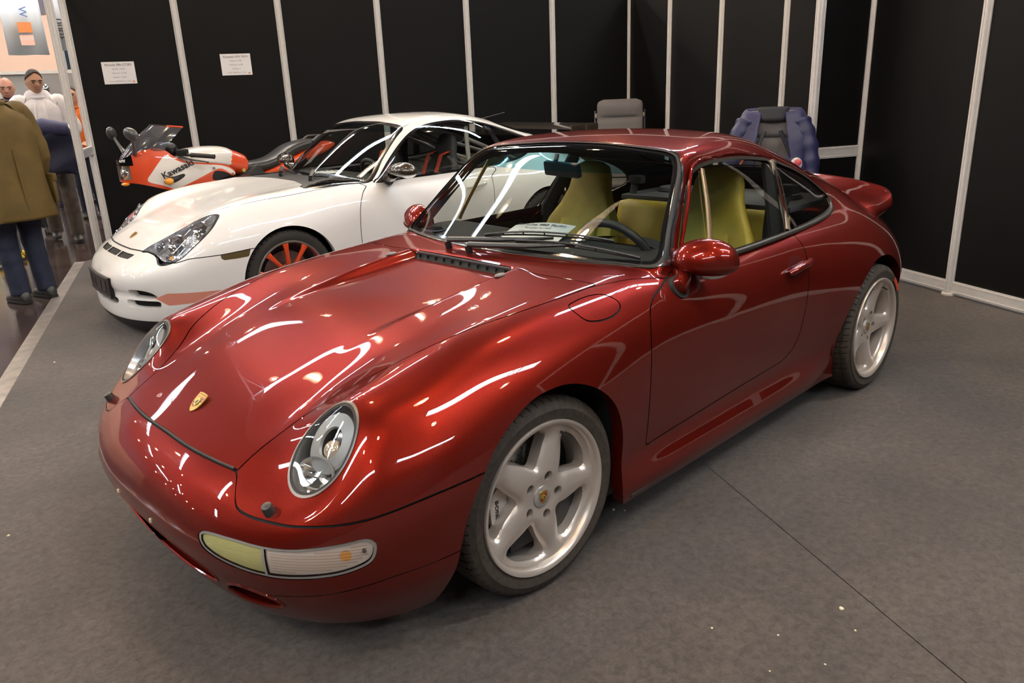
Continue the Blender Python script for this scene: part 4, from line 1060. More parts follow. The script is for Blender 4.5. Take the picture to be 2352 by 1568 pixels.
    gaps.append(g3.offset(-.006))
    # seal lying in the front edge of the lid
    P2 = [( .7755, 0, .570)]; pts = []
    for y in np.linspace(-.392, .392, 40):
        q = math.degrees(math.atan2(abs(y), .675)); z = float(zs(np.array([q]))[0]); O = np.array([[.1, 0, z]]); a = math.atan2(abs(y), .66)
        D = np.array([[math.cos(a), math.sin(a), 0]]); h = solve_rays(F, O, D, .2, 1.2, 30)[0]; pts.append((h[0], math.copysign(h[1], y), h[2] + .001))
    mb = MB(); mb.tube(pts, .0045, 8); mb.build('lid_seal', RUBBER, root)
    # ---- headlamps
    C = np.array([.601, .607, .643]); tv = np.array([-.60, -.03, .80]); tv /= np.linalg.norm(tv); hv = np.array([-.24, .97, 0.]); hv -= tv * (hv @ tv); hv /= np.linalg.norm(hv); nv = np.cross(hv, tv); nv = nv if nv[0] > 0 else -nv
    def lampf(V):
        d = V - C; a, b, c = d @ hv / .0875, d @ tv / .124, d @ nv
        return np.where(np.abs(c) < .12, (np.hypot(a, b) - 1) * .10, 1.)
    lm, up = up.clip(lambda V: lampf(V) - .0085); lens, lr = lm.clip(lambda V: lampf(V) + .004); rimb, rimo = lr.clip(lambda V: lampf(V) - .0025)
    lens = lens.compact()
    for s in (1, -1):
        sd = (lambda q: q.compact()) if s > 0 else (lambda q: q.compact().mirror())
        e = empty('headlamp'); e.parent = root
        dome = Patch(lens.V + nv * (.020 * np.clip(-lampf(lens.V) / .10, 0, 1) ** .6)[:, None] - lens.N * .002, lens.N, lens.F)
        pobj('lens', sd(dome), glass('lamp_lens', (.96, .97, .97)), e); pobj('lamp_seal', sd(rimb.offset(.001)), RUBBER, e); pobj('lamp_ring', sd(rimo.offset(.0022)), mat('lamp_ring_grey', (.20, .17, .15), .3, .6), e)
        bowl = lens.skirt(lambda V, N: C + (V - C) * .90 - nv * .060); bowl = Patch(bowl.V, None, [f[::-1] for f in bowl.F])
        sil = mat('lamp_silver_dim', (.55, .54, .53), .25, .85); grey = mat('lamp_grey', (.30, .30, .295), .4, .4)
        pobj('housing', sd(bowl) if s > 0 else Patch(bowl.V * [1, -1, 1], None, [f[::-1] for f in bowl.F]), sil, e)
        bk = Patch(C + (lens.V - C) * .90 - nv * .060, lens.N, lens.F); pobj('back_plate', sd(bk), sil, e)
        def fr3(a, b, c): v = C + hv * a + tv * b + nv * c; return (v[0], v[1] * s, v[2])
        ring = lambda ca, cb, ra, rb, c, n=48: [fr3(ca + ra * math.cos(q), cb + rb * math.sin(q), c) for q in [2 * math.pi * i / n for i in range(n)]]
        mb = MB(); mb.loft([ring(0, .018, .066, .082, -.030), ring(0, .018, .066, .082, -.022), ring(0, .018, .034, .044, -.016), ring(0, .018, .030, .040, -.022)], caps=False); mb.build('bezel', grey, e)
        # fine flutes across the bezel
        mb = MB()
        for k in range(13):
            a = .036 + .0026 * k; b0 = math.sqrt(max(0, 1 - (a / .068) ** 2)) * .080; mb.tube([fr3(a, .018 - b0 * .85, -.021), fr3(a, .018 + b0 * .65, -.021)], .0007, 5)
        tag(mb.build('lens_flutes', mat('lamp_grey_dark', (.28, .28, .28), .35, .5), e), kind='stuff')
        mb = MB(); mb.loft([ring(0, .018, .030, .040, -.022), ring(0, .018, .027, .037, -.050)], caps=False); mb.build('projector_tube', mat('tube_dark', (.05, .045, .04), .3, .3), e)
        mb = MB(); mb.ell((0, 0, 0), (.0265, .0265, .018), 28, 14); M = frame_M(fr3(0, .002, -.034), tuple(hv * [1, s, 1]), tuple(tv * [1, s, 1])); mb.xf(M); mb.build('projector_lens', mat('projector_glass', (.62, .50, .36), .05, .35, coat=1), e)
        mb = MB(); mb.ell((0, 0, 0), (.014, .020, .010), 20, 10); mb.xf(frame_M(fr3(.008, .042, -.036), tuple(hv * [1, s, 1]), tuple(tv * [1, s, 1]))); mb.build('side_bulb', sil, e)
        mb = MB(); mb.loft([ring(-.002, -.066, .056, .036, -.012), ring(-.002, -.066, .048, .030, -.034), ring(-.002, -.066, .026, .018, -.052), ring(-.002, -.066, .006, .004, -.056)], caps=False); mb.build('main_beam_bowl', mat('bowl_silver', (.9, .86, .8), .1, .95), e)
        mb = MB(); mb.loft([ring(-.002, -.066, .056, .036, -.012), ring(-.002, -.066, .060, .040, -.010), ring(-.002, -.066, .062, .042, -.016)], caps=False); mb.build('bowl_ring', grey, e)
        mb = MB(); mb.tube([fr3(-.002, -.066, -.05), fr3(-.002, -.066, -.02)], .007, 12); mb.build('bulb_shield', sil, e)
    # ---- doors
    dr = [(-.80, .872), (-.72, .852), (-.660, .836), (-.605, .822), (-.555, .802), (-.518, .765), (-.490, .70), (-.479, .62), (-.478, .52), (-.484, .42), (-.494, .335), (-.500, .3155), (-.55, .316), (-.8, .327), (-1.106, .341), (-1.33, .351), (-1.40, .353), (-1.46, .362), (-1.52, .392), (-1.556, .45), (-1.571, .55), (-1.580, .66), (-1.598, .745), (-1.63, .81), (-1.66, .872)]
    fdr = poly_sd(np.concatenate([smooth_poly(dr, 5, closed=False), [(-1.66, .874), (-.80, .874)]])); fdoor = lambda V: np.where(V[:, 1] > .45, fdr(V[:, [0, 2]]), 1.)
    door, g4, up = groove(up, fdoor, .0024); gaps.append(g4.offset(-.006))
    # cowl
    fcw = poly_sd(np.array([(-.385, -.2), (-.385, .655), (-.425, .662), (-.547, .690), (-.62, .712), (-.70, .735), (-.80, .74), (-1.0, -.2)])); fcowl = lambda V: np.where((V[:, 2] > .8) & (V[:, 2] < .915), fcw(V[:, :2]), 1.)
    cowl, g5, up = groove(up, fcowl, .0016); gaps.append(g5.offset(-.004))
    pobj('cowl_panel', cowl.both(), RED, root)
    fend, shell = up.clip(lambda V: -.492 - V[:, 0] + np.where(V[:, 2] > .9, 1, 0) + np.where(V[:, 2] < .25, .0, 0))
    flap3 = [(-.241, .697), (-.281, .688), (-.334, .688), (-.385, .699), (-.412, .722), (-.425, .748), (-.414, .763), (-.382, .772), (-.346, .774), (-.298, .770), (-.259, .759), (-.244, .738)]
    ff = poly_sd(smooth_poly(flap3, 6)); fflap = lambda V: np.where(V[:, 2] > .72, ff(V[:, :2]), 1.)
    flap, g6, fl_ = groove(fend, fflap, .0022)
    pobj('front_fender', fl_, RED, root); pobj('front_fender', fend.compact().mirror(), RED, root); pobj('fuel_flap', flap, RED, root)
    pobj('body_shell', shell.both(), RED, root)
    sh = [g for g in gaps]; allg = join(*sh); pobj('shut_line', join(allg, allg.mirror(), g6.offset(-.005)), GAP, root)
    # doors: skin, trim, handle
    hnd = [(-1.405, .829, .745), (-1.44, .838, .752), (-1.50, .840, .760), (-1.56, .838, .763), (-1.598, .826, .765)]
    for s in (1, -1):
        sd = (lambda q: q.compact()) if s > 0 else (lambda q: q.compact().mirror())
        e = empty('door'); e.parent = root
        pobj('door_skin', sd(door), RED, e)
        inner = door.offset(-.055).compact(); lo, hi_ = inner.clip(lambda V: V[:, 2] - .77)
        pobj('door_trim', sd(lo).flipped(), mat('tan_trim', (.14, .085, .02), .6), e); pobj('door_top', sd(hi_).flipped(), DARKCLOTH, e)
        cup = np.array([[-1.50, .832, .748]])
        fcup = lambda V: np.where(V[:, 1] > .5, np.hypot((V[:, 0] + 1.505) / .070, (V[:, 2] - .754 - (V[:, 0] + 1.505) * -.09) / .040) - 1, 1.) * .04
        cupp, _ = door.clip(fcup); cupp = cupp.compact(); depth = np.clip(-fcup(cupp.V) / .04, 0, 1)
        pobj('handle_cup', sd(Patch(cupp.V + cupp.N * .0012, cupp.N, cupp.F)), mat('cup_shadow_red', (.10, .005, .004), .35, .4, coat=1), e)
        mb = MB(); mb.tube([(x, (y + .014) * s, z) for x, y, z in hnd], [.010, .016, .0165, .0165, .014], 12, flat=.9); mb.build('door_handle', RED, e)
        mb = MB(); mb.tube([(-1.42, .822 * s, .747), (-1.42, .833 * s, .748)], .006, 10); mb.build('door_lock', mat('bolt_steel', (.3, .29, .28), .35, 1), e)
    # ---- small fittings on the nose
    crest('lid_crest', root, tuple(np.array([.667, 0, .6245]) + np.array([.5, 0, .85]) * .001), (0, 1, 0), (-.78, 0, .62), .068)
    for s in (1, -1):
        q = solve_rays(F, np.array([[.752, .572, .1]]), np.array([[0, 0, 1.]]), .1, .8)[0]; mb = MB(); n = Vector((.35, .1 * s, .93)); o = Vector((q[0], q[1] * s, q[2]))
        mb.tube([o - n * .01, o + n * .014, o + n * .022, o + n * .026], [.0155, .0150, .0135, .006], 18); mb.build('headlamp_washer', mat('washer_black', (.035, .032, .03), .4), root)
        q = solve_rays(F, np.array([[-.312, .318, .1]]), np.array([[0, 0, 1.]]), .1, 1.2)[0]; mb = MB(); mb.ell((q[0], q[1] * s, q[2] + .002), (.026, .012, .008), 20, 10); mb.build('washer_jet', mat('jet_grey', (.22, .19, .17), .4, .3), root)
        q = solve_rays(F, np.array([[.1, 0, .376]]), np.array([[math.cos(.158), math.sin(.158), 0]]), .1, 1.2)[0]; mb = MB(); mb.box((q[0] + .002, q[1] * s, q[2]), (.006, .010, .012), bev=.002); mb.build('plate_clip', mat('clip_cream', (.78, .72, .55), .5), root)
    # ---- mirrors, wipers
    for s in (1, -1): wing_mirror(root, s, RED, (-.842, .800, .886), (.082, .122, .086), (-.728, .776, .822), hull_rot=20)
    wiper(root, F, (-.470, -.02, .893), [(-.470, -.02, .922), (-.490, .06, .925), (-.54, .22, .931), (-.60, .36, .941), (-.63, .42, .945)], (-.565, .15, .93), (-.69, .64, .90))
    wiper(root, F, (-.485, -.16, .893), [(-.485, -.16, .925), (-.505, -.08, .930), (-.555, .06, .936), (-.61, .20, .945), (-.64, .27, .95)], (-.56, -.02, .94), (-.70, .52, .94))
    # ---- rear spoiler
    def wsec(s):
        y = .655 * s; k = 1 - .10 * abs(s) ** 2.5 - .42 * max(0, abs(s) - .80) / .20 * max(0, abs(s) - .80) / .20 * 1.0; cx = -2.93 + .10 * s * s; dz = -.022 - .034 * s * s - .010 * max(0, (abs(s) - .75) / .25) ** 2
        pr = [(.30, -.055), (.24, .0), (.12, .035), (0, .042), (-.10, .048), (-.19, .068), (-.245, .085), (-.262, .080), (-.255, .055), (-.22, .01), (-.12, -.05), (0, -.085), (.12, -.095), (.22, -.085)]
        pr = smooth_poly(pr, 4); t = 1 if abs(s) < .9 else math.sqrt(max(0., 1 - ((abs(s) - .9) / .1) ** 2))
        zc = -.005
        return [(cx + a * k, y, .87 + dz + zc + (b - zc) * (.25 + .75 * t) * (1 - .36 * s * s)) for a, b in pr]
    mb = MB(); ss = np.concatenate([np.linspace(-1, -.86, 12), np.linspace(-.84, .84, 43), np.linspace(.86, 1, 12)]); mb.loft([wsec(s) for s in ss]); se = empty('rear_spoiler'); se.parent = root; mb.build('spoiler_blade', RED, se, smooth=50)
    mb = MB(); mb.box((-2.86, 0, .80), (.36, .86, .14), bev=.03); mb.build('spoiler_base', BLACK, se)
    mb = MB(); mb.box((-2.90, 0, .918), (.10, .5, .004)); mb.build('spoiler_grille', BLACK, se)
    # ---- floor, inner shell, cabin
    mb = MB(); mb.box((-1.2, 0, .20), (2.6, 1.50, .10)); mb.box((.42, 0, .22), (.40, 1.3, .10)); mb.box((-2.75, 0, .28), (.6, 1.4, .14)); mb.build('underbody', BLACK, root)
    for s in (1, -1):
        mb = MB(); mb.tube([(-.40, .815 * s, .165), (-.9, .812 * s, .163), (-1.5, .812 * s, .172), (-1.83, .806 * s, .20)], .012, 8)
        mb.build('sill_trim', mat('sill_rubber', (.06, .055, .05), .5), root)
    ln, _ = shell.clip(lambda V: .88 - V[:, 2]); ln = ln.offset(-.026).compact(); pobj('headlining', ln.flipped().both(), DARKCLOTH, root)
    fl2, _ = fend.clip(lambda V: .42 - V[:, 2])
    mb = MB()
    mb.loft([[(x, .70 * math.cos(q) , z + .0) for q in [math.pi * i / 16 for i in range(17)]] for x, z in ((-.56, .60), (-.56, .875), (-.70, .890), (-.93, .888), (-1.03, .868), (-1.07, .82), (-1.02, .70), (-.98, .55))], closed=False, caps=False)
    mb.v = [(x + .17 * (abs(y) / .7) ** 2 * (-1 if x > -.9 else -.2), y, z) for x, y, z in mb.v]
    da = empty('dashboard'); da.parent = root; mb.build('dash_top', mat('dash_grey', (.030, .031, .033), .75, bump=(400, .2)), da, smooth=50)
    mb = MB(); mb.loft([[(-.93 - .13 * t, .36 + .19 * math.cos(q), .865 + .055 * math.sin(q) - .02 * t) for q in [math.pi * i / 14 for i in range(15)]] for t in (0, .5, 1)], closed=False, caps=False); mb.build('instrument_hood', mat('dash_grey'  , (.03, .03, .03), .7), da)
    mb = MB(); mb.lathe([(.0001, .0), (.055, .0), (.06, -.004)], 28, axis='z', c=(-.735, -.565, .892)); mb.build('dash_speaker', mat('speaker_blue_grey', (.05, .055, .09), .6), da)
    for k in range(7):
        mb = MB(); mb.box((-.735, -.565 + (k - 3) * .014, .894), (.08 - abs(k - 3) * .012, .004, .004)); mb.build('speaker_slat', BLACK, da)
    steering_wheel(root, (-.935, .345, .812), .187, math.radians(24), mat('wheel_leather', (.02, .022, .026), .45))
    bucket_seat(root, -1.42, .37, MUSTARD, z=-.03); bucket_seat(root, -1.42, -.37, MUSTARD, z=-.035)
    for s in (1, -1):
        e = empty('rear_seat'); e.parent = root; mb = MB(); mb.box((-2.02, .27 * s, .66), (.13, .46, .44), Matrix.Rotation(math.radians(-14), 3, 'Y'), .05); mb.build('rear_backrest', MUSTARD, e, smooth=60)
        mb = MB(); mb.box((-1.85, .27 * s, .47), (.34, .44, .12), None, .04); mb.build('rear_cushion', MUSTARD, e, smooth=60)
        mb = MB(); mb.tube([(-1.70, .60 * s, 1.08), (-1.72, .575 * s, .85), (-1.70, .58 * s, .45)], .022, 8, flat=.15); mb.build('seat_belt', mat('belt_black', (.015, .015, .016), .8), root)
        mb = MB(); mb.tube([(-2.15, .47 * s, 1.0), (-2.08, .45 * s, .85), (-1.98, .40 * s, .72)], .022, 8, flat=.2); mb.box((-2.14, .46 * s, .975), (.05, .09, .045), bev=.01); mb.build('rear_belt', mat('belt_black', (.015, .015, .016), .8), root)
        mb = MB(); mb.loft([[(-1.645 + .0 * t, (.665 - .0 * t) * s, .45)] * 1 for t in (0, 1)], closed=False) if False else mb.tube([(-1.60, .675 * s, .40), (-1.62, .668 * s, .87), (-1.72, .560 * s, 1.14)], [.05, .038, .032], 8, flat=.6); mb.build('pillar_trim_inner', DARKCLOTH, root)
        mb = MB(); mb.lathe([(.0001, .02), (.085, .018), (.10, .0)], 28, axis='z', c=(-2.33, .33 * s, .905)); mb.build('parcel_speaker', mat('shelf_grey', (.05, .052, .058), .8), root)
    mb = MB(); mb.box((-2.32, 0, .885), (.52, 1.02, .03), bev=.01); mb.build('parcel_shelf', mat('shelf_grey', (.05, .052, .058), .8), root)
    mb = MB(); mb.box((0, 0, 0), (.03, .235, .062), None, .012); mb.xf(Matrix.Translation((-.965, .03, 1.165)) @ Matrix.Rotation(math.radians(-12), 4, 'Z') @ Matrix.Rotation(math.radians(8), 4, 'Y')); rv = empty('rear_view_mirror'); rv.parent = root; mb.build('mirror_case', BLACK, rv, smooth=50)
    mb = MB(); mb.tube([(-.955, .0, 1.19), (-.97, 0, 1.225)], .009, 8); mb.build('mirror_stem', BLACK, rv)
    # ---- wheels
    fw = turbo_wheel(.205, .0, .026); t = tyre_mb(.318, .218, off=-.112).build('tyre', TYRE, fw)
    bar = MB(); a0 = math.radians(118)
    rw = turbo_wheel(.255, .0, .046); tyre_mb(.314, .268, off=-.137).build('tyre', TYRE, rw)
    bar.lathe([(.262, .0015), (.284, .0017)], 10, c=(0, 0, 0), a0=math.radians(128), a1=math.radians(148)); bar.build('tyre_mark', mat('tyre_red_mark', (.55, .06, .02), .6), rw, fix=False)
    ST = .0298
    for w_, x, y, z, st in ((fw, 0, .8155, .318, -ST), (rw, -2.272, .888, .314, 0)):
        w_.parent = root; w_.location = (x, y, z); w_.rotation_euler = (0, 0, st)
        c = copy_tree(w_, root); c.location = (x, -y, z); c.rotation_euler = (0, 0, math.pi + st)
    return root, F
# ---------------------------------------------------------------- the white coupe
def rs_wheel(Wd, lip, dish):
    """ten slim red spokes in a polished lip"""
    w = empty('wheel'); red = ORANGE; lipm = mat('polished_lip', (.55, .53, .52), .28, .9)
    mb = MB(); mb.lathe([(.2465, lip - .012), (.247, lip - .003), (.2445, lip), (.236, lip - .001), (.231, lip - .008), (.226, lip - .022), (.219, lip - .05), (.215, lip - .1), (.214, lip - Wd + .02)], 80); mb.build('rim', lipm, w)
    mb = MB(); mb.lathe([(.0001, lip - dish), (.040, lip - dish), (.062, lip - dish - .006), (.078, lip - dish - .022), (.08, lip - dish - .05)], 40); mb.build('hub', red, w)
    for k in range(10):
        a = math.radians(36 * k + 12); d = Vector((math.cos(a), 0, math.sin(a))); t = Vector((-math.sin(a), 0, math.cos(a))); yv = Vector((0, 1, 0)); rings = []
        for r, y, wd, th in ((.055, lip - dish - .012, .019, .016), (.10, lip - dish + .004, .015, .015), (.15, lip - .020, .014, .014), (.20, lip - .010, .017, .012), (.232, lip - .012, .024, .010)):
            c = d * r + yv * y; rings.append([tuple(c + t * wd * math.copysign(abs(math.cos(q)) ** .7, math.cos(q)) + yv * th * math.copysign(abs(math.sin(q)) ** .7, math.sin(q))) for q in [2 * math.pi * i / 12 for i in range(12)]])
        mb = MB(); mb.loft(rings); mb.build('spoke', red, w)
    mb = MB(); mb.lathe([(.0001, lip - dish + .004), (.028, lip - dish + .003), (.032, lip - dish - .002)], 28); mb.build('centre_cap', red, w)
    crest('centre_crest', w, (0, lip - dish + .0045, 0), (-1, 0, 0), (0, 0, 1), .038)
    mb = MB(); mb.lathe([(.06, lip - dish - .07), (.168, lip - dish - .07), (.168, lip - dish - .10), (.06, lip - dish - .10)], 48); mb.build('brake_disc', mat('brake_steel', (.33, .31, .29), .38, 1), w)
    mb = MB(); mb.prism([(-.09, .11), (-.06, .155), (.06, .155), (.09, .11), (.05, .1), (-.05, .1)], lambda a, b, h: (-b, h, a), lip - dish - .11, lip - dish - .045); mb.build('brake_caliper', mat('caliper_red', (.5, .03, .02), .35, coat=1), w)
    mb = MB(); mb.lathe([(.0001, lip - Wd * .6), (.215, lip - Wd * .6)], 40); mb.build('inner_drum', BLACK, w)
    return w

def build_white():
    root = empty('sports_car', (-1.132, -3.405, 0), -.0855, 'white coupe with orange-red wheels, carbon mirrors and a plate holder, parked behind the red coupe', 'car')
    F = white_shape(); P, N, Q = body_grid(F, .3, -2.4, .25, dx=.017, nphi=130, nf=100, nr=50)
    pt = Patch(P, N, [tuple(q) for q in Q])
    pt, _ = pt.clip(lambda V: .062 + np.clip(-2.55 - V[:, 0], 0, 1) * .2 - V[:, 2]); pt, _ = pt.clip(lambda V: np.abs(V[:, 0] + 1.2) - 2.28); pt = pt.compact()
    fa = lambda V: np.hypot(V[:, 0], V[:, 2] - .322) - .350
    fr_ = lambda V: np.hypot(V[:, 0] + 2.355, V[:, 2] - .330) - .362
    _, pt = pt.clip(fa); _, pt = pt.clip(fr_); pt = pt.compact()
    near = lambda v: (abs(math.hypot(v[0], v[2] - .322) - .350) < .002 or abs(math.hypot(v[0] + 2.355, v[2] - .330) - .362) < .002)
    lip = pt.skirt(lambda V, N: V + np.array([0, -.045, .004]), near); [(pobj('arch_lip', h_, WHITE, root), pobj('arch_lip', h_.mirror(), WHITE, root)) for h_ in split_x(lip, -1.1)]
    for s in (1, -1):
        for x, r in ((0, .375), (-2.355, .385)): mb = MB(); mb.lathe([(.01, .5 * s), (r, .50 * s), (r, .84 * s)], 40, c=(x, 0, .33), a0=-.2, a1=math.pi + .2); mb.build('wheel_well', DARKCLOTH, root)
    toab = lambda V: np.stack([np.radians(psi(V)) * .95, V[:, 2]], 1)
    # black splitter, bumper seam
    spl, pt = pt.clip(lambda V: np.where(V[:, 0] > .3, V[:, 2] - .138, 1.)); pobj('front_splitter', spl.both(), mat('splitter_black', (.022, .022, .024), .5), root)
    zs = F1([(-30, .566), (0, .566), (15, .567), (27, .570), (32, .570), (40, .553), (46, .525), (50, .524), (52, .531), (56, .546), (60, .549), (67, .552), (72, .557), (78, .562), (100, .57)], sm=.6, step=.1, lo=-40, hi=130)
    bump, g1, up = groove(pt, lambda V: np.where(V[:, 0] > .2, V[:, 2] - zs(psi(V)), 1.), .0028)
    def onnose(pts): return np.array([(math.radians(math.degrees(math.atan2(y, x - .1))) * .95, z) for x, y, z in pts])
    # headlamp
    lp = [(.815, .402, .573), (.726, .437, .62), (.63, .488, .67), (.548, .585, .728), (.475, .656, .771), (.444, .705, .785), (.436, .735, .775), (.466, .766, .734), (.512, .782, .695), (.577, .788, .643), (.645, .776, .59), (.700, .757, .548), (.745, .722, .522), (.778, .684, .512), (.790, .649, .520), (.786, .60, .545), (.785, .535, .565), (.80, .465, .573)]
    fl = poly_sd(smooth_poly([(y, z) for x, y, z in lp], 5)); flamp = lambda V: np.where(V[:, 0] > .2, fl(V[:, 1:3]), 1.)
    lens, seal, up = groove(up, lambda V: flamp(V) - .003, .0035); l2, seal2, bump = groove(bump, lambda V: flamp(V) - .003, .0035)
    _, g1 = g1.clip(lambda V: flamp(V) - .006)
    lens = join(lens, l2); seal = join(seal, seal2)
    # openings
    up_in = poly_sd(smooth_poly([(.455, .340), (.50, .352), (.57, .350), (.625, .338), (.655, .315), (.660, .300), (.59, .298), (.50, .300), (.462, .303)], 4))
    lo_in = poly_sd(smooth_poly([(.425, .276), (.50, .279), (.60, .279), (.664, .277), (.668, .255), (.655, .232), (.56, .228), (.46, .229), (.43, .24)], 4))
    ce_in = poly_sd(np.array([(-.2, .275), (.28, .276), (.315, .270), (.325, .25), (.30, .236), (.2, .228), (-.2, .226)]))
    fo = lambda V: np.where(V[:, 0] > .5, np.minimum(np.minimum(up_in(V[:, 1:3]), lo_in(V[:, 1:3])), ce_in(V[:, 1:3])), 1.)
    op, bump = bump.clip(fo); bump = bump.compact(); op = op.compact()
    wall = op.skirt(lambda V, N: V * [1, .95, 1] + np.array([-.12, 0, .006])); wall = Patch(wall.V, None, [f[::-1] for f in wall.F])
    ie = empty('air_inlet'); ie.parent = root; pobj('inlet_duct', join(wall, wall.mirror()), WHITE, ie); pobj('inlet_grille', op.offset(-.05).both(), GAP, ie)
    # small black vents over the nose
    vents = []
    for a, b in ((-.12, .12), (.135, .36)): vents.append(poly_sd(np.array([(a, .548), (b, .547), (b - .03 * (a > 0), .521), (a, .521)])))
    fv = lambda V: np.where(V[:, 0] > .8, np.min([v(V[:, 1:3]) for v in vents], 0), 1.); ven, bump = bump.clip(fv); pobj('nose_vent', ven.offset(-.006).both(), BLACK, root)
    mk = [(.475, .866, .554), (.375, .878, .560), (.28, .884, .566), (.30, .884, .517), (.38, .878, .515), (.461, .872, .516), (.478, .868, .53)]
    fm = poly_sd(np.array([(x, z) for x, y, z in mk])); fmk = lambda V: np.where(V[:, 1] > .6, fm(V[:, [0, 2]]), 1.); mkr, bump = bump.clip(fmk); mkr2, up = up.clip(fmk)
    [pobj('side_marker', q_, mat('marker_smoked', (.11, .09, .04), .18, coat=1), root) for q_ in (join(mkr, mkr2).offset(.001), join(mkr, mkr2).offset(.001).mirror())]
    # red stripe fading in along the bumper side
    dc = poly_sd(np.array([(.80, .250), (.86, .30), (.80, .333), (.55, .325), (.20, .318), (.20, .25), (.60, .262)])); fdc = lambda V: np.where(V[:, 1] > .55, dc(V[:, [0, 2]]), 1.); dec, bump = bump.clip(fdc)
    [pobj('side_decal', q_, mat('faded_red_film', (.74, .27, .19), .4, coat=1), root) for q_ in (dec, dec.compact().mirror())]
    pobj('front_bumper', bump.both(), WHITE, root)
    # plate holder wraps round the nose
    fp = lambda V: np.where(V[:, 0] > .8, np.maximum(np.abs(V[:, 1]) - .262, np.abs(V[:, 2] - .335) - .068), 1.)
    pl, _ = bump.clip(fp); pl2, _ = op.clip(fp); pe = empty('plate_holder'); pe.parent = root; V_, F_ = [], []
    rings = []
    for y in np.linspace(-.262, .262, 29):
        O = np.array([[.3, y, .40]]); h = solve_rays(F, O, np.array([[1., 0, 0]]), .1, 1.2)[0]; x = h[0] + .003
        rings.append([(x, y, .402), (x + .018, y, .404), (x + .022, y, .397), (x + .018, y, .392), (x + .018, y, .275), (x + .022, y, .270), (x + .016, y, .262), (x - .01, y, .264)])
    mb = MB(); mb.loft(rings); mb.build('holder', mat('holder_black', (.010, .010, .011), .32), pe)
    mb = MB()
    for y0, y1, z0, z1 in ((-.22, -.14, .30, .375), (-.12, -.04, .30, .375), (-.02, .1, .30, .375), (.12, .20, .30, .375), (-.24, .24, .281, .287)):
        pr = []
        for y in np.linspace(y0, y1, 6):
            h = solve_rays(F, np.array([[.3, y, .40]]), np.array([[1., 0, 0]]), .1, 1.2)[0]; x = h[0] + .0215; pr.append([(x, y, z0), (x + .002, y, z0 + .002), (x + .002, y, z1 - .002), (x, y, z1)])
        mb.loft(pr, closed=False, caps=False)
    mb.build('holder_ribs', mat('holder_rib', (.018, .018, .019), .25), pe)
    # windscreen, glass
    ws = [(0, .916), (.2, .915), (.40, .910), (.55, .900), (.66, .884), (.712, .882), (.722, .90), (.706, .95), (.672, 1.02), (.645, 1.10), (.612, 1.19), (.590, 1.232), (.545, 1.252), (.44, 1.266), (.2, 1.282), (0, 1.284)]
    fws = screen_field(F, ws, -1.6, .865)
    wsr, up = up.clip(lambda V: fws(V) - .010); gls, frit = wsr.clip(lambda V: fws(V) + .03)
    ge = empty('windscreen'); ge.parent = root; gg = glass('screen_glass')
    top, gls2 = gls.clip(lambda V: 1.215 - V[:, 2])
    pobj('windscreen_glass', gls2.offset(-.002).both(), gg, ge); pobj('sun_band', top.offset(-.002).both(), glass('sun_band_white', (.35, .50, .52)), ge); pobj('black_border', frit.offset(-.001).both(), mat('frit_black', (.010, .010, .013), .18, coat=1), ge)
    cw = screen_field(F, [(0, .893), (.25, .893), (.45, .892), (.60, .889), (.68, .886), (.62, .905), (.4, .915), (.2, .92), (0, .92)], -1.6, .8)
    cow, up = up.clip(lambda V: np.maximum(cw(V), -(fws(V) - .009))); pobj('cowl_tray', cow.offset(-.006).both(), mat('cowl_black', (.016, .016, .018), .6), root)
    sg = [(-.765, .884), (-.80, .905), (-.92, 1.02), (-1.05, 1.125), (-1.17, 1.197), (-1.30, 1.238), (-1.45, 1.257), (-1.65, 1.262), (-1.85, 1.245), (-2.05, 1.205), (-2.25, 1.150), (-2.42, 1.095), (-2.50, 1.055), (-2.42, 1.0), (-2.25, .945), (-2.05, .918), (-1.7, .902), (-1.3, .893), (-1.0, .889)]
    fs = poly_sd(smooth_poly(sg, 4)); fsd = lambda V: np.where((V[:, 1] > .33) & (V[:, 2] > .86), fs(V[:, [0, 2]]), 1.)
    sde, up = up.clip(lambda V: fsd(V) - .010); sgl, srim = sde.clip(lambda V: fsd(V) + .006)
    bpl, sgl = sgl.clip(lambda V: np.abs(V[:, 0] + 2.02 + (V[:, 2] - 1.1) * -.25) - .032)
    fr = poly_sd(smooth_poly([(-.55, -2.12), (0, -2.1), (.3, -2.13), (.40, -2.2), (.40, -2.4), (.36, -2.6), (.2, -2.72), (0, -2.73), (-.55, -2.72)], 5)); frw = lambda V: np.where(V[:, 2] > .95, fr(V[:, [1, 0]]), 1.)
    rw, up = up.clip(frw); pobj('rear_window', rw.offset(-.002).both(), gg, root)
    for s in (1, -1):
        sd = (lambda q: q.compact()) if s > 0 else (lambda q: q.compact().mirror())
        we = empty('side_window'); we.parent = root
        pobj('side_glass', sd(sgl.offset(-.003)), glass('side_glass'), we); pobj('window_seal', sd(srim.offset(.0015)), GLOSSBLACK, we); pobj('glass_pillar', sd(bpl.offset(-.002)), GLOSSBLACK, we)
    # lid, doors
    hp = np.concatenate([[(1.2, -.2), (1.2, .41), (.83, .40)], smooth_poly([(.812, .403), (.726, .44), (.63, .49), (.548, .575), (.40, .655), (.28, .700), (.03, .712), (-.194, .715), (-.427, .716), (-.50, .71)], 5, closed=False), [(-.60, .6), (-.60, -.2)]])
    fh = poly_sd(hp); hood, g2, up = groove(up, lambda V: np.where(V[:, 2] > .5, fh(V[:, :2]), 1.), .0022)
    dr = [(-.74, .89), (-.686, .858), (-.625, .815), (-.575, .735), (-.553, .63), (-.549, .5), (-.56, .38), (-.58, .29), (-1.0, .29), (-1.45, .30), (-1.62, .33), (-1.72, .42), (-1.76, .55), (-1.775, .7), (-1.80, .82), (-1.83, .893)]
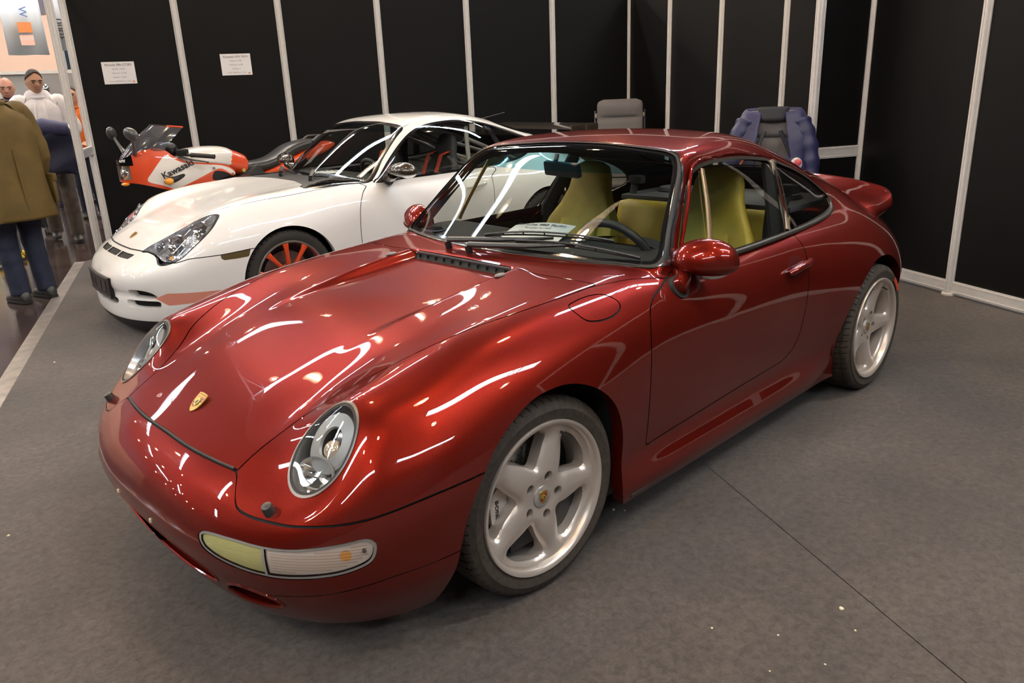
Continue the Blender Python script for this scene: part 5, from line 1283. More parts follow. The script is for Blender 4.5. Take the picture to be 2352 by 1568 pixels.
    fd = poly_sd(smooth_poly(dr, 4)); door, g3, up = groove(up, lambda V: np.where((V[:, 1] > .45) & (V[:, 2] < .9), fd(V[:, [0, 2]]), 1.), .0025)
    pobj('luggage_lid', hood.both(), WHITE, root)
    fend, shell = up.clip(lambda V: -.553 - V[:, 0] + np.where(V[:, 2] > .905, 1, 0))
    pobj('front_fender', fend, WHITE, root); pobj('front_fender', fend.compact().mirror(), WHITE, root); pobj('body_shell', shell.both(), WHITE, root)
    gp = join(g1.offset(-.005), g2.offset(-.005), g3.offset(-.005)); pobj('shut_line', gp.both(), mat('shut_line_grey', (.02, .018, .015), .8), root)
    roofseam = strip_along(F, [(-1.135, .585, 1.243), (-1.25, .555, 1.275), (-1.45, .50, 1.302), (-1.75, .455, 1.30), (-2.1, .41, 1.24)], .007, .0012, mat('roof_seam', (.30, .27, .25), .6), root, 'roof_seam')
    for s in (1, -1):
        sd = (lambda q: q.compact()) if s > 0 else (lambda q: q.compact().mirror())
        e = empty('door'); e.parent = root; pobj('door_skin', sd(door), WHITE, e); pobj('door_trim', sd(door.offset(-.05)).flipped(), DARKCLOTH, e)
        mb = MB(); mb.tube([(-1.50, .866 * s, .765), (-1.56, .880 * s, .772), (-1.66, .880 * s, .780), (-1.70, .866 * s, .782)], [.008, .014, .014, .010], 10); mb.build('door_handle', WHITE, e)
    # headlamps
    lens = lens.compact(); nrm = np.array([.80, .35, .48]); nrm /= np.linalg.norm(nrm)
    for s in (1, -1):
        sd = (lambda q: q.compact()) if s > 0 else (lambda q: q.compact().mirror())
        e = empty('headlamp'); e.parent = root; pobj('lens', sd(lens.offset(-.001)), glass('lamp_lens'), e); pobj('lamp_seal', sd(seal.offset(-.001)), RUBBER, e)
        sil = mat('lamp_silver', (.86, .86, .87), .22, .85); bk = lens.offset(-.045); pobj('back_plate', sd(bk.compact()), mat('lamp_pale', (.80, .80, .82), .2, .85, bump=(16, .9)), e)
        wl = lens.skirt(lambda V, N: V - N * .045); wl = Patch(wl.V, None, [f[::-1] for f in wl.F]); pobj('housing', wl if s > 0 else wl.mirror(), mat('lamp_chrome', (.9, .9, .92), .12, 1), e)
        for c, r, nm in (((.525, .72, .70), .052, 'projector_bowl'), ((.66, .62, .612), .062, 'main_bowl'), ((.735, .68, .550), .036, 'indicator_bowl'), ((.735, .50, .592), .030, 'inner_bowl')):
            O = np.array([[c[0] - .3 * nrm[0], c[1] - .3 * nrm[1], c[2] - .3 * nrm[2]]]); h = solve_rays(F, O, nrm[None], .05, .8)[0] - nrm * .006; mb = MB(); n_ = Vector(nrm * [1, s, 1]); c0 = Vector(h * [1, s, 1]); t = n_.orthogonal().normalized(); b = n_.cross(t)
            mb.loft([[tuple(c0 - n_ * d + t * r * k * math.cos(q) + b * r * k * math.sin(q)) for q in [2 * math.pi * i / 24 for i in range(24)]] for k, d in ((1.12, .006), (1., .0), (.8, .02), (.5, .034), (.12, .038))], caps=False); mb.build(nm, mat('lamp_chrome', (.9, .9, .92), .12, 1), e)
            mb = MB(); mb.ell(tuple(c0 - n_ * .022), (r * .32,) * 3, 14, 10); mb.build(nm + '_bulb', mat('bulb_amber', (.85, .45, .12), .2) if 'indicator' in nm else mat('projector_dark', (.10, .10, .11), .05, .2, coat=1), e)
    crest('lid_crest', root, tuple(solve_rays(F, np.array([[.765, 0, .1]]), np.array([[0, 0, 1.]]), .1, 1)[0] + np.array([.001, 0, .002])), (0, 1, 0), (-.82, 0, .57), .062)
    CARB = mat('carbon_fibre', (.040, .028, .018), .25, .2, coat=1, noise=(260, .35))
    for s in (1, -1):
        m = wing_mirror(root, s, CARB, (-.86, .985, .958), (.085, .135, .066), (-.86, .79, .905), hull_rot=8)
        mb = MB(); mb.add([(-.775, .757 * s, .883), (-.97, .757 * s, .885), (-.93, .722 * s, .985), (-.80, .75 * s, .90), (-.775, .775 * s, .883), (-.97, .775 * s, .885), (-.92, .735 * s, .985), (-.80, .768 * s, .90)], [(0, 1, 2, 3), (4, 7, 6, 5), (0, 4, 5, 1), (1, 5, 6, 2), (2, 6, 7, 3), (3, 7, 4, 0)]); mb.build('mirror_sail', CARB, root)
    wiper(root, F, (-.44, .36, .892), [(-.44, .36, .925), (-.49, .30, .945), (-.55, .18, .955)], (-.545, .42, .93), (-.56, -.10, .95)); wiper(root, F, (-.46, -.22, .895), [(-.46, -.22, .93), (-.51, -.30, .948), (-.55, -.4, .955)], (-.54, -.14, .93), (-.60, -.56, .94))
    # rear wing, antenna
    mb = MB(); mb.loft([[(-3.02 + a, y, 1.135 + b) for a, b in ((.16, -.012), (.08, .012), (-.05, .018), (-.16, .03), (-.165, .02), (-.05, -.002), (.08, -.012))] for y in (-.66, -.64, -.3, 0, .3, .64, .66)]); rwg = empty('rear_wing'); rwg.parent = root; mb.build('wing_blade', CARB, rwg)
    for s in (1, -1):
        mb = MB(); mb.box((-3.02, .655 * s, 1.11), (.34, .014, .10), bev=.006); mb.build('wing_endplate', CARB, rwg); mb = MB(); mb.box((-2.98, .42 * s, 1.00), (.16, .02, .26)); mb.build('wing_strut', BLACK, rwg)
    mb = MB(); mb.tube([(-2.30, 0, 1.235), (-2.62, 0, 1.285)], [.006, .004], 6); mb.build('roof_antenna', BLACK, root)
    # interior: cage, seats, dash
    mb = MB(); mb.box((-1.2, 0, .17), (2.7, 1.5, .12)); mb.box((.5, 0, .20), (.5, 1.3, .12)); mb.box((-2.8, 0, .28), (.6, 1.4, .16)); mb.build('underbody', BLACK, root)
    ln, _ = shell.clip(lambda V: .905 - V[:, 2]); pobj('headlining', ln.offset(-.026).flipped().both(), DARKCLOTH, root)
    cg = empty('roll_cage'); cg.parent = root; cm = mat('cage_grey', (.30, .29, .27), .4)
    B = lambda y: [(-1.72, y, .30), (-1.74, y, .85), (-1.80, y * .82, 1.20)]
    mb = MB(); mb.tube(B(.60) + [(-1.80, 0, 1.255)] + B(-.60)[::-1], .021, 10); mb.build('main_hoop', cm, cg)
    for a, b in (((-1.76, .56, .92), (-1.76, -.56, .92)), ((-1.76, .56, .92), (-1.80, -.49, 1.2)), ((-1.78, .5, 1.12), (-2.5, .42, .85)), ((-1.78, -.5, 1.12), (-2.5, -.42, .85)), ((-2.5, .42, .85), (-1.80, -.45, 1.18)), ((-1.74, .60, .70), (-.85, .66, .80))):
        mb = MB(); mb.tube([a, b], .018, 10); mb.build('cage_tube', cm, cg)
    sm = mat('bucket_grey', (.028, .028, .03), .7)
    for y in (.38, -.38):
        bucket_seat(root, -1.46, y, sm, 'bucket_seat')
        for q in (-.09, .09):
            mb = MB(); mb.tube([(-1.66, y + q, 1.03), (-1.55, y + q, 1.0), (-1.42, y + q, .70), (-1.35, y + q * .4, .50)], .026, 6, flat=.15); mb.build('harness_belt', mat('harness_red', (.55, .05, .02), .7), root)
    mb = MB(); mb.loft([[(x, .72 * math.cos(q), z) for q in [math.pi * i / 14 for i in range(15)]] for x, z in ((-.58, .62), (-.58, .885), (-.72, .90), (-1.0, .892), (-1.10, .86), (-1.08, .55))], closed=False, caps=False); mb.v = [(x + .2 * (abs(y) / .7) ** 2 * (-1 if x > -.95 else -.1), y, z) for x, y, z in mb.v]; mb.build('dashboard', mat('dash_grey', (.03, .031, .033), .75), root, smooth=50)
    steering_wheel(root, (-1.0, .37, .84), .185, math.radians(24), mat('wheel_leather', (.02, .022, .026), .45))
    fw = rs_wheel(.21, 0, .03); tyre_mb(.322, .225, off=-.115, blocks=48).build('tyre', mat('tyre_rubber_grey', (.035, .031, .027), .8), fw); rwh = rs_wheel(.27, 0, .05); tyre_mb(.330, .285, off=-.145, blocks=48).build('tyre', mat('tyre_rubber_grey', (.035, .031, .027), .8), rwh)
    for w_, x, y, z in ((fw, 0, .845, .322), (rwh, -2.355, .885, .330)):
        w_.parent = root; w_.location = (x, y, z); c = copy_tree(w_, root); c.location = (x, -y, z); c.rotation_euler = (0, 0, math.pi)
    return root, F
# ---------------------------------------------------------------- papers on the two dashboards
def dash_sheet(M, lines, label):
    e = empty('price_sheet'); e.matrix_world = M; tag(e, label, 'notice'); V, Fc = [], []; n = 12
    for i in range(n + 1):
        t = i / n - .5
        for s in (-.5, .5): V.append((t * .297, s * .21, .012 * math.cos(t * 3.4) + .010 * t))
    Fc = [(2 * i, 2 * i + 2, 2 * i + 3, 2 * i + 1) for i in range(n)]; mb = MB(); mb.add(V, Fc); mb.add([(x, y, z - .0008) for x, y, z in V], Fc); mb.build('paper', PAPER, e)
    for k, (t, sz) in enumerate(lines): text('lettering', t, sz, INK if k == 0 else GREYINK, e, frame_M((0, .070 - k * .038, .0135), (1, 0, 0), (0, 1, 0)), shear=.2 if k == 0 else 0, extrude=.0003)
    return e
# ---------------------------------------------------------------- motorcycle
def smoked_haze():
    m = mat('smoked_screen_haze', (.10, .10, .11), .12, coat=1); m.node_tree.nodes['Principled BSDF'].inputs['Alpha'].default_value = .55; return m  # grey haze of reflections on the tinted plastic is mixed into the base colour
def build_bike():
    root = empty('motorcycle', (-1.06, -4.80, 0), math.radians(-5), 'white and orange-red sports motorcycle with a tinted screen, behind the white coupe by the partition', 'motorcycle')
    WH = paint('bike_white', (.80, .76, .70), 0, .3); BR = ORANGE
    def yh(x, z):
        a = np.where(x > -.22, .235 * np.sqrt(np.clip(1 - (np.clip(x + .22, 0, None) / .475) ** 2.2, .0, 1)), .235 - .05 * np.clip((-.22 - x) / .4, 0, 1) ** 1.5)
        return a * (1 - .20 * np.clip((z - .93) / .2, -1, 1) ** 2)
    zt = F1([(.30, 1.03), (.25, 1.055), (.17, 1.09), (.08, 1.125), (0, 1.135), (-.06, 1.12), (-.12, 1.06), (-.2, 1.01), (-.35, .985), (-.48, .965), (-.56, .935), (-.62, .87), (-.7, .85)], sm=.012); zb = F1([(.30, .90), (.25, .872), (.18, .86), (.08, .83), (-.05, .785), (-.13, .768), (-.25, .785), (-.45, .825), (-.60, .855), (-.7, .85)], sm=.012)
    xs = np.concatenate([np.linspace(.2549, .18, 26), np.linspace(.17, -.60, 60)]); nv = 28; V = []
    for x in xs:
        for j in range(nv + 1):
            t = j / nv; z = float(zt(np.array([x]))[0]) * (1 - t) + float(zb(np.array([x]))[0]) * t; V.append((x, float(yh(np.array([x]), np.array([z]))[0]), z))
    V = np.array(V); F = [(i * (nv + 1) + j, i * (nv + 1) + j + 1, (i + 1) * (nv + 1) + j + 1, (i + 1) * (nv + 1) + j) for i in range(len(xs) - 1) for j in range(nv)]
    N = np.zeros_like(V)
    for f in F:
        nn = np.cross(V[f[2]] - V[f[0]], V[f[3]] - V[f[1]]); nn = nn if nn[1] >= -1e-9 else -nn
        for i in f: N[i] += nn
    N /= np.maximum(np.linalg.norm(N, axis=1), 1e-12)[:, None]
    F = [f if np.dot(np.cross(V[f[2]] - V[f[0]], V[f[3]] - V[f[1]]), N[f[0]]) > 0 else f[::-1] for f in F]
    p = Patch(V, N, F)
    wp = poly_sd(smooth_poly([(.095, .872), (.06, .94), (-.03, 1.05), (-.075, 1.075), (-.12, 1.035), (-.2, .998), (-.35, .972), (-.48, .952), (-.555, .92), (-.60, .875), (-.575, .862), (-.50, .915), (-.45, .925), (-.38, .90), (-.25, .845), (-.12, .792), (-.085, .79), (0, .83)], 3))
    white, red = p.clip(lambda V: wp(V[:, [0, 2]]))
    lampf = lambda V: np.maximum(np.maximum(.195 - V[:, 0], V[:, 2] - 1.005), .885 - V[:, 2]); lam, red = red.clip(lampf)
    nose_dark, red = red.clip(lambda V: np.maximum(.17 - V[:, 0], 1.005 - V[:, 2]))
    ho = poly_sd(smooth_poly([(-.42, .905), (-.50, .895), (-.565, .85), (-.50, .825), (-.40, .835)], 4)); hole, red = red.clip(lambda V: ho(V[:, [0, 2]]))
    ic = poly_sd(smooth_poly([(-.02, .868), (-.13, .905), (-.175, .91), (-.17, .885), (-.10, .845), (-.03, .835)], 4)); rec, white = white.clip(lambda V: ic(V[:, [0, 2]]))
    e = empty('fairing'); e.parent = root
    pobj('white_panel', white.both(), WH, e); pobj('red_panel', red.both(), BR, e)
    for q_ in (hole.offset(-.012), rec.offset(-.006)): pobj('fairing_opening', q_, BLACK, e); pobj('fairing_opening', q_.compact().mirror(), BLACK, e); pobj('nose_panel', nose_dark.both(), GLOSSBLACK, e)
    he = empty('headlamp'); he.parent = root; pobj('lens', lam.both(), glass('lamp_lens'), he); pobj('reflector', lam.offset(-.03).both(), mat('lamp_silver', (.86, .86, .87), .22, .85), he)
    mb = MB(); mb.ell((.20, 0, .94), (.04, .075, .05), 18, 12); mb.build('bulb_shield', mat('lamp_chrome', (.9, .9, .92), .12, 1), he)
    for s in (1, -1):
        mb = MB(); mb.ell((-.045, .245 * s, .862), (.036, .030, .030), 18, 12); mb.build('indicator', mat('amber_lens', (.85, .33, .02), .2, coat=1), root); mb = MB(); mb.tube([(-.06, .215 * s, .868), (-.13, .232 * s, .885)], [.03, .012], 12); mb.build('indicator_stem', BLACK, root)
    mb = MB(); mb.ell((.235, .06, .855), (.03, .05, .016), 16, 8); mb.build('nose_marker', mat('amber_lens', (.85, .33, .02), .2, coat=1), root)
    text('lettering', 'Kawasaki', .072, INK, root, frame_M((-.128, float(yh(np.array([-.13]), np.array([.945]))[0]) + .006, .953), (-.238, -.012, .092), (.05, -.06, 1)), bold=.0018, extrude=.001, spacing=1.02)
    text('screen_lettering', 'GPX', .030, mat('sign_white', (.85, .85, .85), .6), root, frame_M((.232, .075, 1.045), (-.5, .85, 0), (-.35, 0, .9)), bold=.001, extrude=.001)
    # screen
    rings = []
    for k in range(14):
        t = k / 13; z = 1.015 + .305 * t; xf = .245 - .05 * t - .235 * t ** 1.6; w_ = .165 + .05 * math.sin(t * 2.4) - .045 * t; dp = .235 - .03 * t; rings.append([(xf - dp * s * s, w_ * math.sin(s * 1.35) / math.sin(1.35), z - .045 * s * s * (1 - t) - .03 * t * s * s) for s in np.linspace(-1, 1, 25)])
    mb = MB(); mb.loft(rings, closed=False, caps=False); mb.build('windscreen', smoked_haze(), root)
    mb = MB(); mb.tube([rings[-1][i] for i in (2, 4, 7, 10, 12)][::-1], .006, 6); mb.tube([rings[-1][i] for i in (22, 20, 17, 14)], .006, 6); mb.build('screen_edge', BLACK, root); mb = MB(); mb.tube([rings[-1][i] for i in (20, 22, 24)], .008, 6); mb.tube([rings[-1][i] for i in (0, 2, 4)], .008, 6); mb.build('screen_edge_red', BR, root)
    # cockpit
    mb = MB(); mb.box((.0, 0, 1.16), (.07, .22, .12), Matrix.Rotation(math.radians(-35), 3, 'Y'), .03); mb.build('instruments', BLACK, root, smooth=60)
    ck = mat('bike_black', (.012, .012, .012), .4)
    for s in (1, -1):
        mb = MB(); mb.tube([(-.13, .10 * s, 1.055), (-.16, .17 * s, 1.075), (-.25, .27 * s, 1.06), (-.30, .31 * s, 1.052)], .013, 10); mb.build('handlebar', ck, root)
        mb = MB(); mb.tube([(-.24, .262 * s, 1.062), (-.26, .28 * s, 1.060), (-.37, .365 * s, 1.043), (-.385, .377 * s, 1.04)], [.02, .019, .019, .021], 12); mb.build('grip', RUBBER, root)
        mb = MB(); mb.box((-.19, .215 * s, 1.085), (.09, .06, .055), Matrix.Rotation(.6 * s, 3, 'Z'), .012); mb.ell((-.13, .15 * s, 1.12), (.045, .05, .05), 14, 10); mb.tube([(-.12, .12 * s, 1.12), (-.06, .06 * s, 1.02), (-.05, .05 * s, .9)], .014, 8); mb.build('switch_block', ck, root)
        mb = MB(); mb.tube([(-.16, .23 * s, 1.055), (-.22, .31 * s, 1.03), (-.31, .385 * s, 1.005), (-.325, .395 * s, 1.0)], [.010, .008, .006, .010], 8); mb.build('brake_lever', ck, root)
        me_ = empty('mirror'); me_.parent = root; mb = MB(); mb.tube([(.15, .15 * s, 1.10), (.16, .22 * s, 1.15), (.18, .285 * s, 1.235)], [.02, .012, .011], 10); mb.build('mirror_arm', mat('mirror_arm_grey', (.12, .12, .12), .35, .4), me_)
        mb = MB(); mb.ell((0, 0, 0), (.035, .072, .05), 22, 14, Matrix.Rotation(.5 * s, 3, 'Z') @ Matrix.Rotation(-.5 * s, 3, 'X')); mb.v = [(x + .185, y + .30 * s, z + .262 + 1.0) for x, y, z in mb.v]; mb.build('mirror_shell', mat('mirror_shell_grey', (.05, .05, .05), .3, coat=.5), me_)
        mb = MB(); mb.tube([(-.02, .10 * s, .29), (.02 - .28, .10 * s, 1.0)], .021, 12); mb.build('fork_leg', mat('bolt_steel', (.3, .29, .28), .35, 1), root)
    # tank, side covers, seat, tail
    def ring(x, z, w_, h, n=24, p=.7): return [(x, w_ * math.copysign(abs(math.cos(q)) ** p, math.cos(q)), z + h * math.copysign(abs(math.sin(q)) ** p, math.sin(q))) for q in [2 * math.pi * i / n for i in range(n)]]
    def dense(rows, k=5): return smooth_poly(rows, k, closed=False)
    mb = MB(); mb.loft([ring(*r) for r in dense([(-.17, 1.0, .06, .03), (-.20, 1.01, .12, .07), (-.28, 1.01, .175, .095), (-.40, 1.01, .20, .105), (-.52, 1.005, .195, .105), (-.60, .985, .165, .105), (-.64, .965, .14, .095), (-.66, .955, .12, .085)])]); mb.build('tank', WH, root, smooth=60)
    mb = MB(); mb.loft([ring(*r) for r in dense([(-.565, .985, .176, .104), (-.62, .968, .162, .108), (-.69, .94, .142, .105), (-.74, .925, .122, .09), (-.755, .92, .10, .07)])]); mb.build('tank_rear', BR, root, smooth=60)
    mb = MB(); mb.loft([ring(*r) for r in dense([(-.70, .90, .11, .035), (-.78, .90, .135, .05), (-.90, .905, .15, .055), (-1.0, .93, .15, .06), (-1.10, .985, .148, .065), (-1.20, 1.03, .14, .06), (-1.32, 1.06, .125, .05), (-1.40, 1.075, .10, .035), (-1.43, 1.075, .06, .02)])]); mb.build('seat', mat('seat_vinyl', (.022, .019, .017), .38), root, smooth=60)
    mb = MB(); mb.loft([ring(*r) for r in dense([(-.80, .80, .14, .03), (-.95, .84, .155, .05), (-1.15, .91, .15, .06), (-1.35, .985, .13, .065), (-1.52, 1.03, .10, .05), (-1.60, 1.045, .06, .02)])]); mb.build('tail', BR, root, smooth=60)
    mb = MB(); mb.tube([(-1.36, .11, 1.09), (-1.42, .11, 1.13), (-1.55, .10, 1.13), (-1.60, 0, 1.12), (-1.55, -.10, 1.13), (-1.42, -.11, 1.13), (-1.36, -.11, 1.09)], .012, 8); mb.build('grab_rail', ck, root)
    mb = MB(); mb.box((-.78, 0, .80), (.22, .30, .20), Matrix.Rotation(.5, 3, 'Y'), .03); mb.build('side_cover', mat('side_cover_black', (.02, .019, .017), .4), root)
    for x, z in ((-.685, .885), (-.83, .80)):
        mb = MB(); mb.box((x, .158, z), (.028, .012, .03), Matrix.Rotation(.4, 3, 'Y'), .004); mb.build('brass_clip', mat('clip_yellow', (.45, .38, .10), .4, .4), root)
    for x, z in ((-.415, .933), (-.575, .868)):
        mb = MB(); mb.lathe([(.0001, .006), (.009, .005), (.011, 0)], 12, c=(x, .232 - .03 * (x < -.5), z)); mb.build('fairing_screw', mat('bolt_steel', (.3, .29, .28), .35, 1), root)
    mb = MB(); mb.box((-.55, 0, .52), (.62, .38, .40), None, .06); mb.box((-.30, 0, .66), (.20, .40, .24), Matrix.Rotation(-.3, 3, 'Y'), .03); mb.build('engine', mat('engine_grey', (.06, .06, .06), .45, .5), root)
    # front mudguard, wheels
    mb = MB(); rr = []
    for a in np.linspace(math.radians(20), math.radians(155), 26): rr.append([(.0 + (.345 + .02 * (1 - abs(s) ** 3)) * math.cos(a), .075 * s, .305 + (.345 + .02 * (1 - abs(s) ** 3)) * math.sin(a)) for s in np.linspace(-1, 1, 11)] + [(.0 + .33 * math.cos(a), .078 * s, .305 + .33 * math.sin(a)) for s in np.linspace(1, -1, 5)])
    mb.loft(rr); mb.build('front_mudguard', BR, root, smooth=50)
    for x, wd in ((0, .055), (-1.46, .075)):
        w_ = empty('wheel', (x, 0, .305)); w_.parent = root; mb = MB(); mb.lathe([(.22, wd), (.25, wd * 1.05), (.285, wd * .85), (.305, wd * .25), (.305, -wd * .25), (.285, -wd * .85), (.25, -wd * 1.05), (.22, -wd)], 48); mb.build('tyre', TYRE, w_); mb = MB(); mb.lathe([(.205, wd * .8), (.225, wd), (.225, -wd), (.205, -wd * .8), (.205, wd * .8)], 40); mb.lathe([(.0001, .06), (.04, .06), (.04, -.06), (.0001, -.06)], 20)
        for k in range(3):
            a = 2.1 * k; mb.tube([(.03 * math.cos(a), 0, .03 * math.sin(a)), (.21 * math.cos(a), 0, .21 * math.sin(a))], .022, 8)
        mb.build('rim', WH, w_)
    mb = MB(); mb.tube([(-.75, .16, .35), (-.82, .34, .012)], .012, 8); mb.build('side_stand', ck, root)
    root.scale = (1.07, 1.04, 1.0)
    return root
# ---------------------------------------------------------------- chairs and the jacket
def build_chair(name, x, y, rz, label, top=1.34, w_=.46):
    """tall padded folding chair; the back faces local +x"""
    e = empty(name, (x, y, 0), rz, label, 'chair', 'grey high-backed folding chairs'); pad = mat('chair_grey', (.16, .145, .14), .75, noise=(160, .12)); tb = mat('chair_tube', (.10, .10, .11), .35, .7)
    def pr(z): t = (z - .50) / (top - .50); return -.10 - .16 * t
    rings = []; hw = w_ / 2
    for z in np.linspace(.50, top, 40):
        t = (z - .50) / (top - .5); ww = hw * (1 if z < top - .07 else math.sqrt(max(.0, 1 - ((z - top + .07) / .0702) ** 2)) * .25 + .75) if z < top - .001 else hw * .72
        gv = math.exp(-((z - (top - .20)) / .018) ** 2); th = .030 + .018 * math.exp(-((z - (top - .09)) / .06) ** 2); q_ = []
        for i in range(28):
            q = 2 * math.pi * i / 28; a, b = math.cos(q), math.sin(q); yy = ww * math.copysign(abs(a) ** .5, a); dd = th * math.copysign(abs(b) ** .6, b)
            if b > 0: dd -= .034 * gv * (1 - (abs(yy) / hw) ** 4) + .012 * (1 - (yy / hw) ** 2) * (-.6)
            q_.append((pr(z) + dd, yy, z))
        rings.append(q_)
    mb = MB(); mb.loft(rings); mb.build('backrest', pad, e, smooth=60)
    mb = MB(); mb.box((.16, 0, .46), (.48, w_, .06), None, .025); mb.build('seat', pad, e, smooth=60)
    for s in (1, -1):
        y_ = s * (hw + .02)
        mb = MB(); mb.tube([(-.28, y_, top - .12), (-.09, y_, .48), (.34, y_, .03)], .012, 8); mb.build('front_leg', tb, e); mb = MB(); mb.tube([(.36, y_, .46), (-.06, y_, .47), (-.36, y_, .03)], .012, 8); mb.build('rear_leg', tb, e)
        mb = MB(); mb.box((.10, y_ + .01 * s, .68), (.42, .045, .028), None, .01); mb.build('armrest', BLACK, e)
        mb = MB(); mb.tube([(pr(top - .17) - .01, s * (hw - .0), top - .19), (pr(top - .17) - .01, s * (hw + .014), top - .17), (pr(top - .17) - .01, s * (hw), top - .15)], .012, 8); mb.build('pivot_knob', mat('knob_beige', (.42, .34, .26), .5), e)
    mb = MB(); mb.tube([(.34, hw + .02, .03), (.34, -hw - .02, .03)], .012, 8); mb.tube([(-.36, hw + .02, .03), (-.36, -hw - .02, .03)], .012, 8); mb.build('cross_bar', tb, e)
    return e
def build_jacket(x, y, rz, top):
    e = empty('jacket', (x, y, top - .60), rz, 'navy quilted jacket with an orange stripe and a round badge, draped over a chair back', 'jacket'); NAVY = mat('navy_nylon', (.015, .016, .070), .5, noise=(14, .25)); z0 = top + .015 - (top - .60)
    # shell that hangs over the chair back, shoulders wider than the chair, open at the front
    rings = []
    for k in range(26):
        t = k / 25; z = z0 - .72 * t; hw = .19 + .085 * min(1, t / .30) ** .7 + .03 * t; dp = .06 + .065 * min(1, t / .25); ring_ = []
        for i in range(61):
            q = math.radians(-90 + 34 * (1 if t > .04 else .6) * 1.0) if False else None
            s = -1 + 2 * i / 60; a = s * (math.pi - .32 * (1 - .2 * t)); yy = hw * math.copysign(abs(math.sin(a)) ** .8, math.sin(a)); xx = dp * math.cos(a) * -1
            quilt = .007 * abs(math.sin(z * 42 + abs(a) * 1.2)) + .006 * math.sin(a * 7 + z * 9)
            ring_.append((-.26 + .19 * t + xx * (1 + quilt * 6), yy * (1 + quilt), z - .035 * abs(s) ** 2 * (1 - t)))
        rings.append(ring_)
    mb = MB(); mb.loft(rings, closed=False, caps=False); o = mb.build('shell', NAVY, e, smooth=80); sd = o.modifiers.new('t', 'SOLIDIFY'); sd.thickness = .012; sd.offset = 0
    mb = MB(); mb.loft([[(-.245 + .05 * t + .035 * math.cos(q), .10 * math.sin(q) * (1 - .2 * t), z0 + .005 - .10 * t) for q in np.linspace(-2.6, 2.6, 25)] for t in np.linspace(0, 1, 5)], closed=False, caps=False); o = mb.build('collar', mat('collar_black', (.008, .009, .014), .7), e, smooth=80); sd = o.modifiers.new('t', 'SOLIDIFY'); sd.thickness = .012
    for s in (1, -1):
        P = [(-.22, .19 * s, z0 - .10), (-.16, .245 * s, z0 - .24), (-.10, .275 * s, z0 - .46), (-.04, .28 * s, z0 - .70)]; mb = MB(); D = smooth_poly(P, 8, closed=False); mb.tube(D, [.070 - .0004 * i + .005 * math.sin(i * 1.5) for i in range(len(D))], 18); mb.build('sleeve', NAVY, e, smooth=80)
    mb = MB(); mb.tube([(-.10, .055, z0 - .16), (-.075, .12, z0 - .30), (-.06, .16, z0 - .44)], [.028, .030, .026], 8, flat=.4); mb.tube([(-.10, -.055, z0 - .16), (-.075, -.11, z0 - .30), (-.06, -.13, z0 - .44)], [.028, .030, .026], 8, flat=.4); mb.build('lapel_lining', mat('collar_black', (.008, .009, .014), .7), e, smooth=80)
    mb = MB(); mb.tube([(-.055, -.145, z0 - .30), (-.03, -.215, z0 - .40)], .011, 8, flat=.5); mb.build('orange_zip', mat('zip_orange', (.85, .13, .02), .5), e)
    mb = MB(); mb.ell((-.040, .175, z0 - .395), (.014, .040, .048), 20, 12); mb.build('badge', mat('badge_white', (.75, .62, .62), .6, noise=(60, .35)), e); mb = MB(); mb.ell((-.034, .183, z0 - .385), (.012, .028, .026), 16, 10); mb.build('badge_centre', mat('badge_red', (.70, .10, .12), .6), e)
    return e
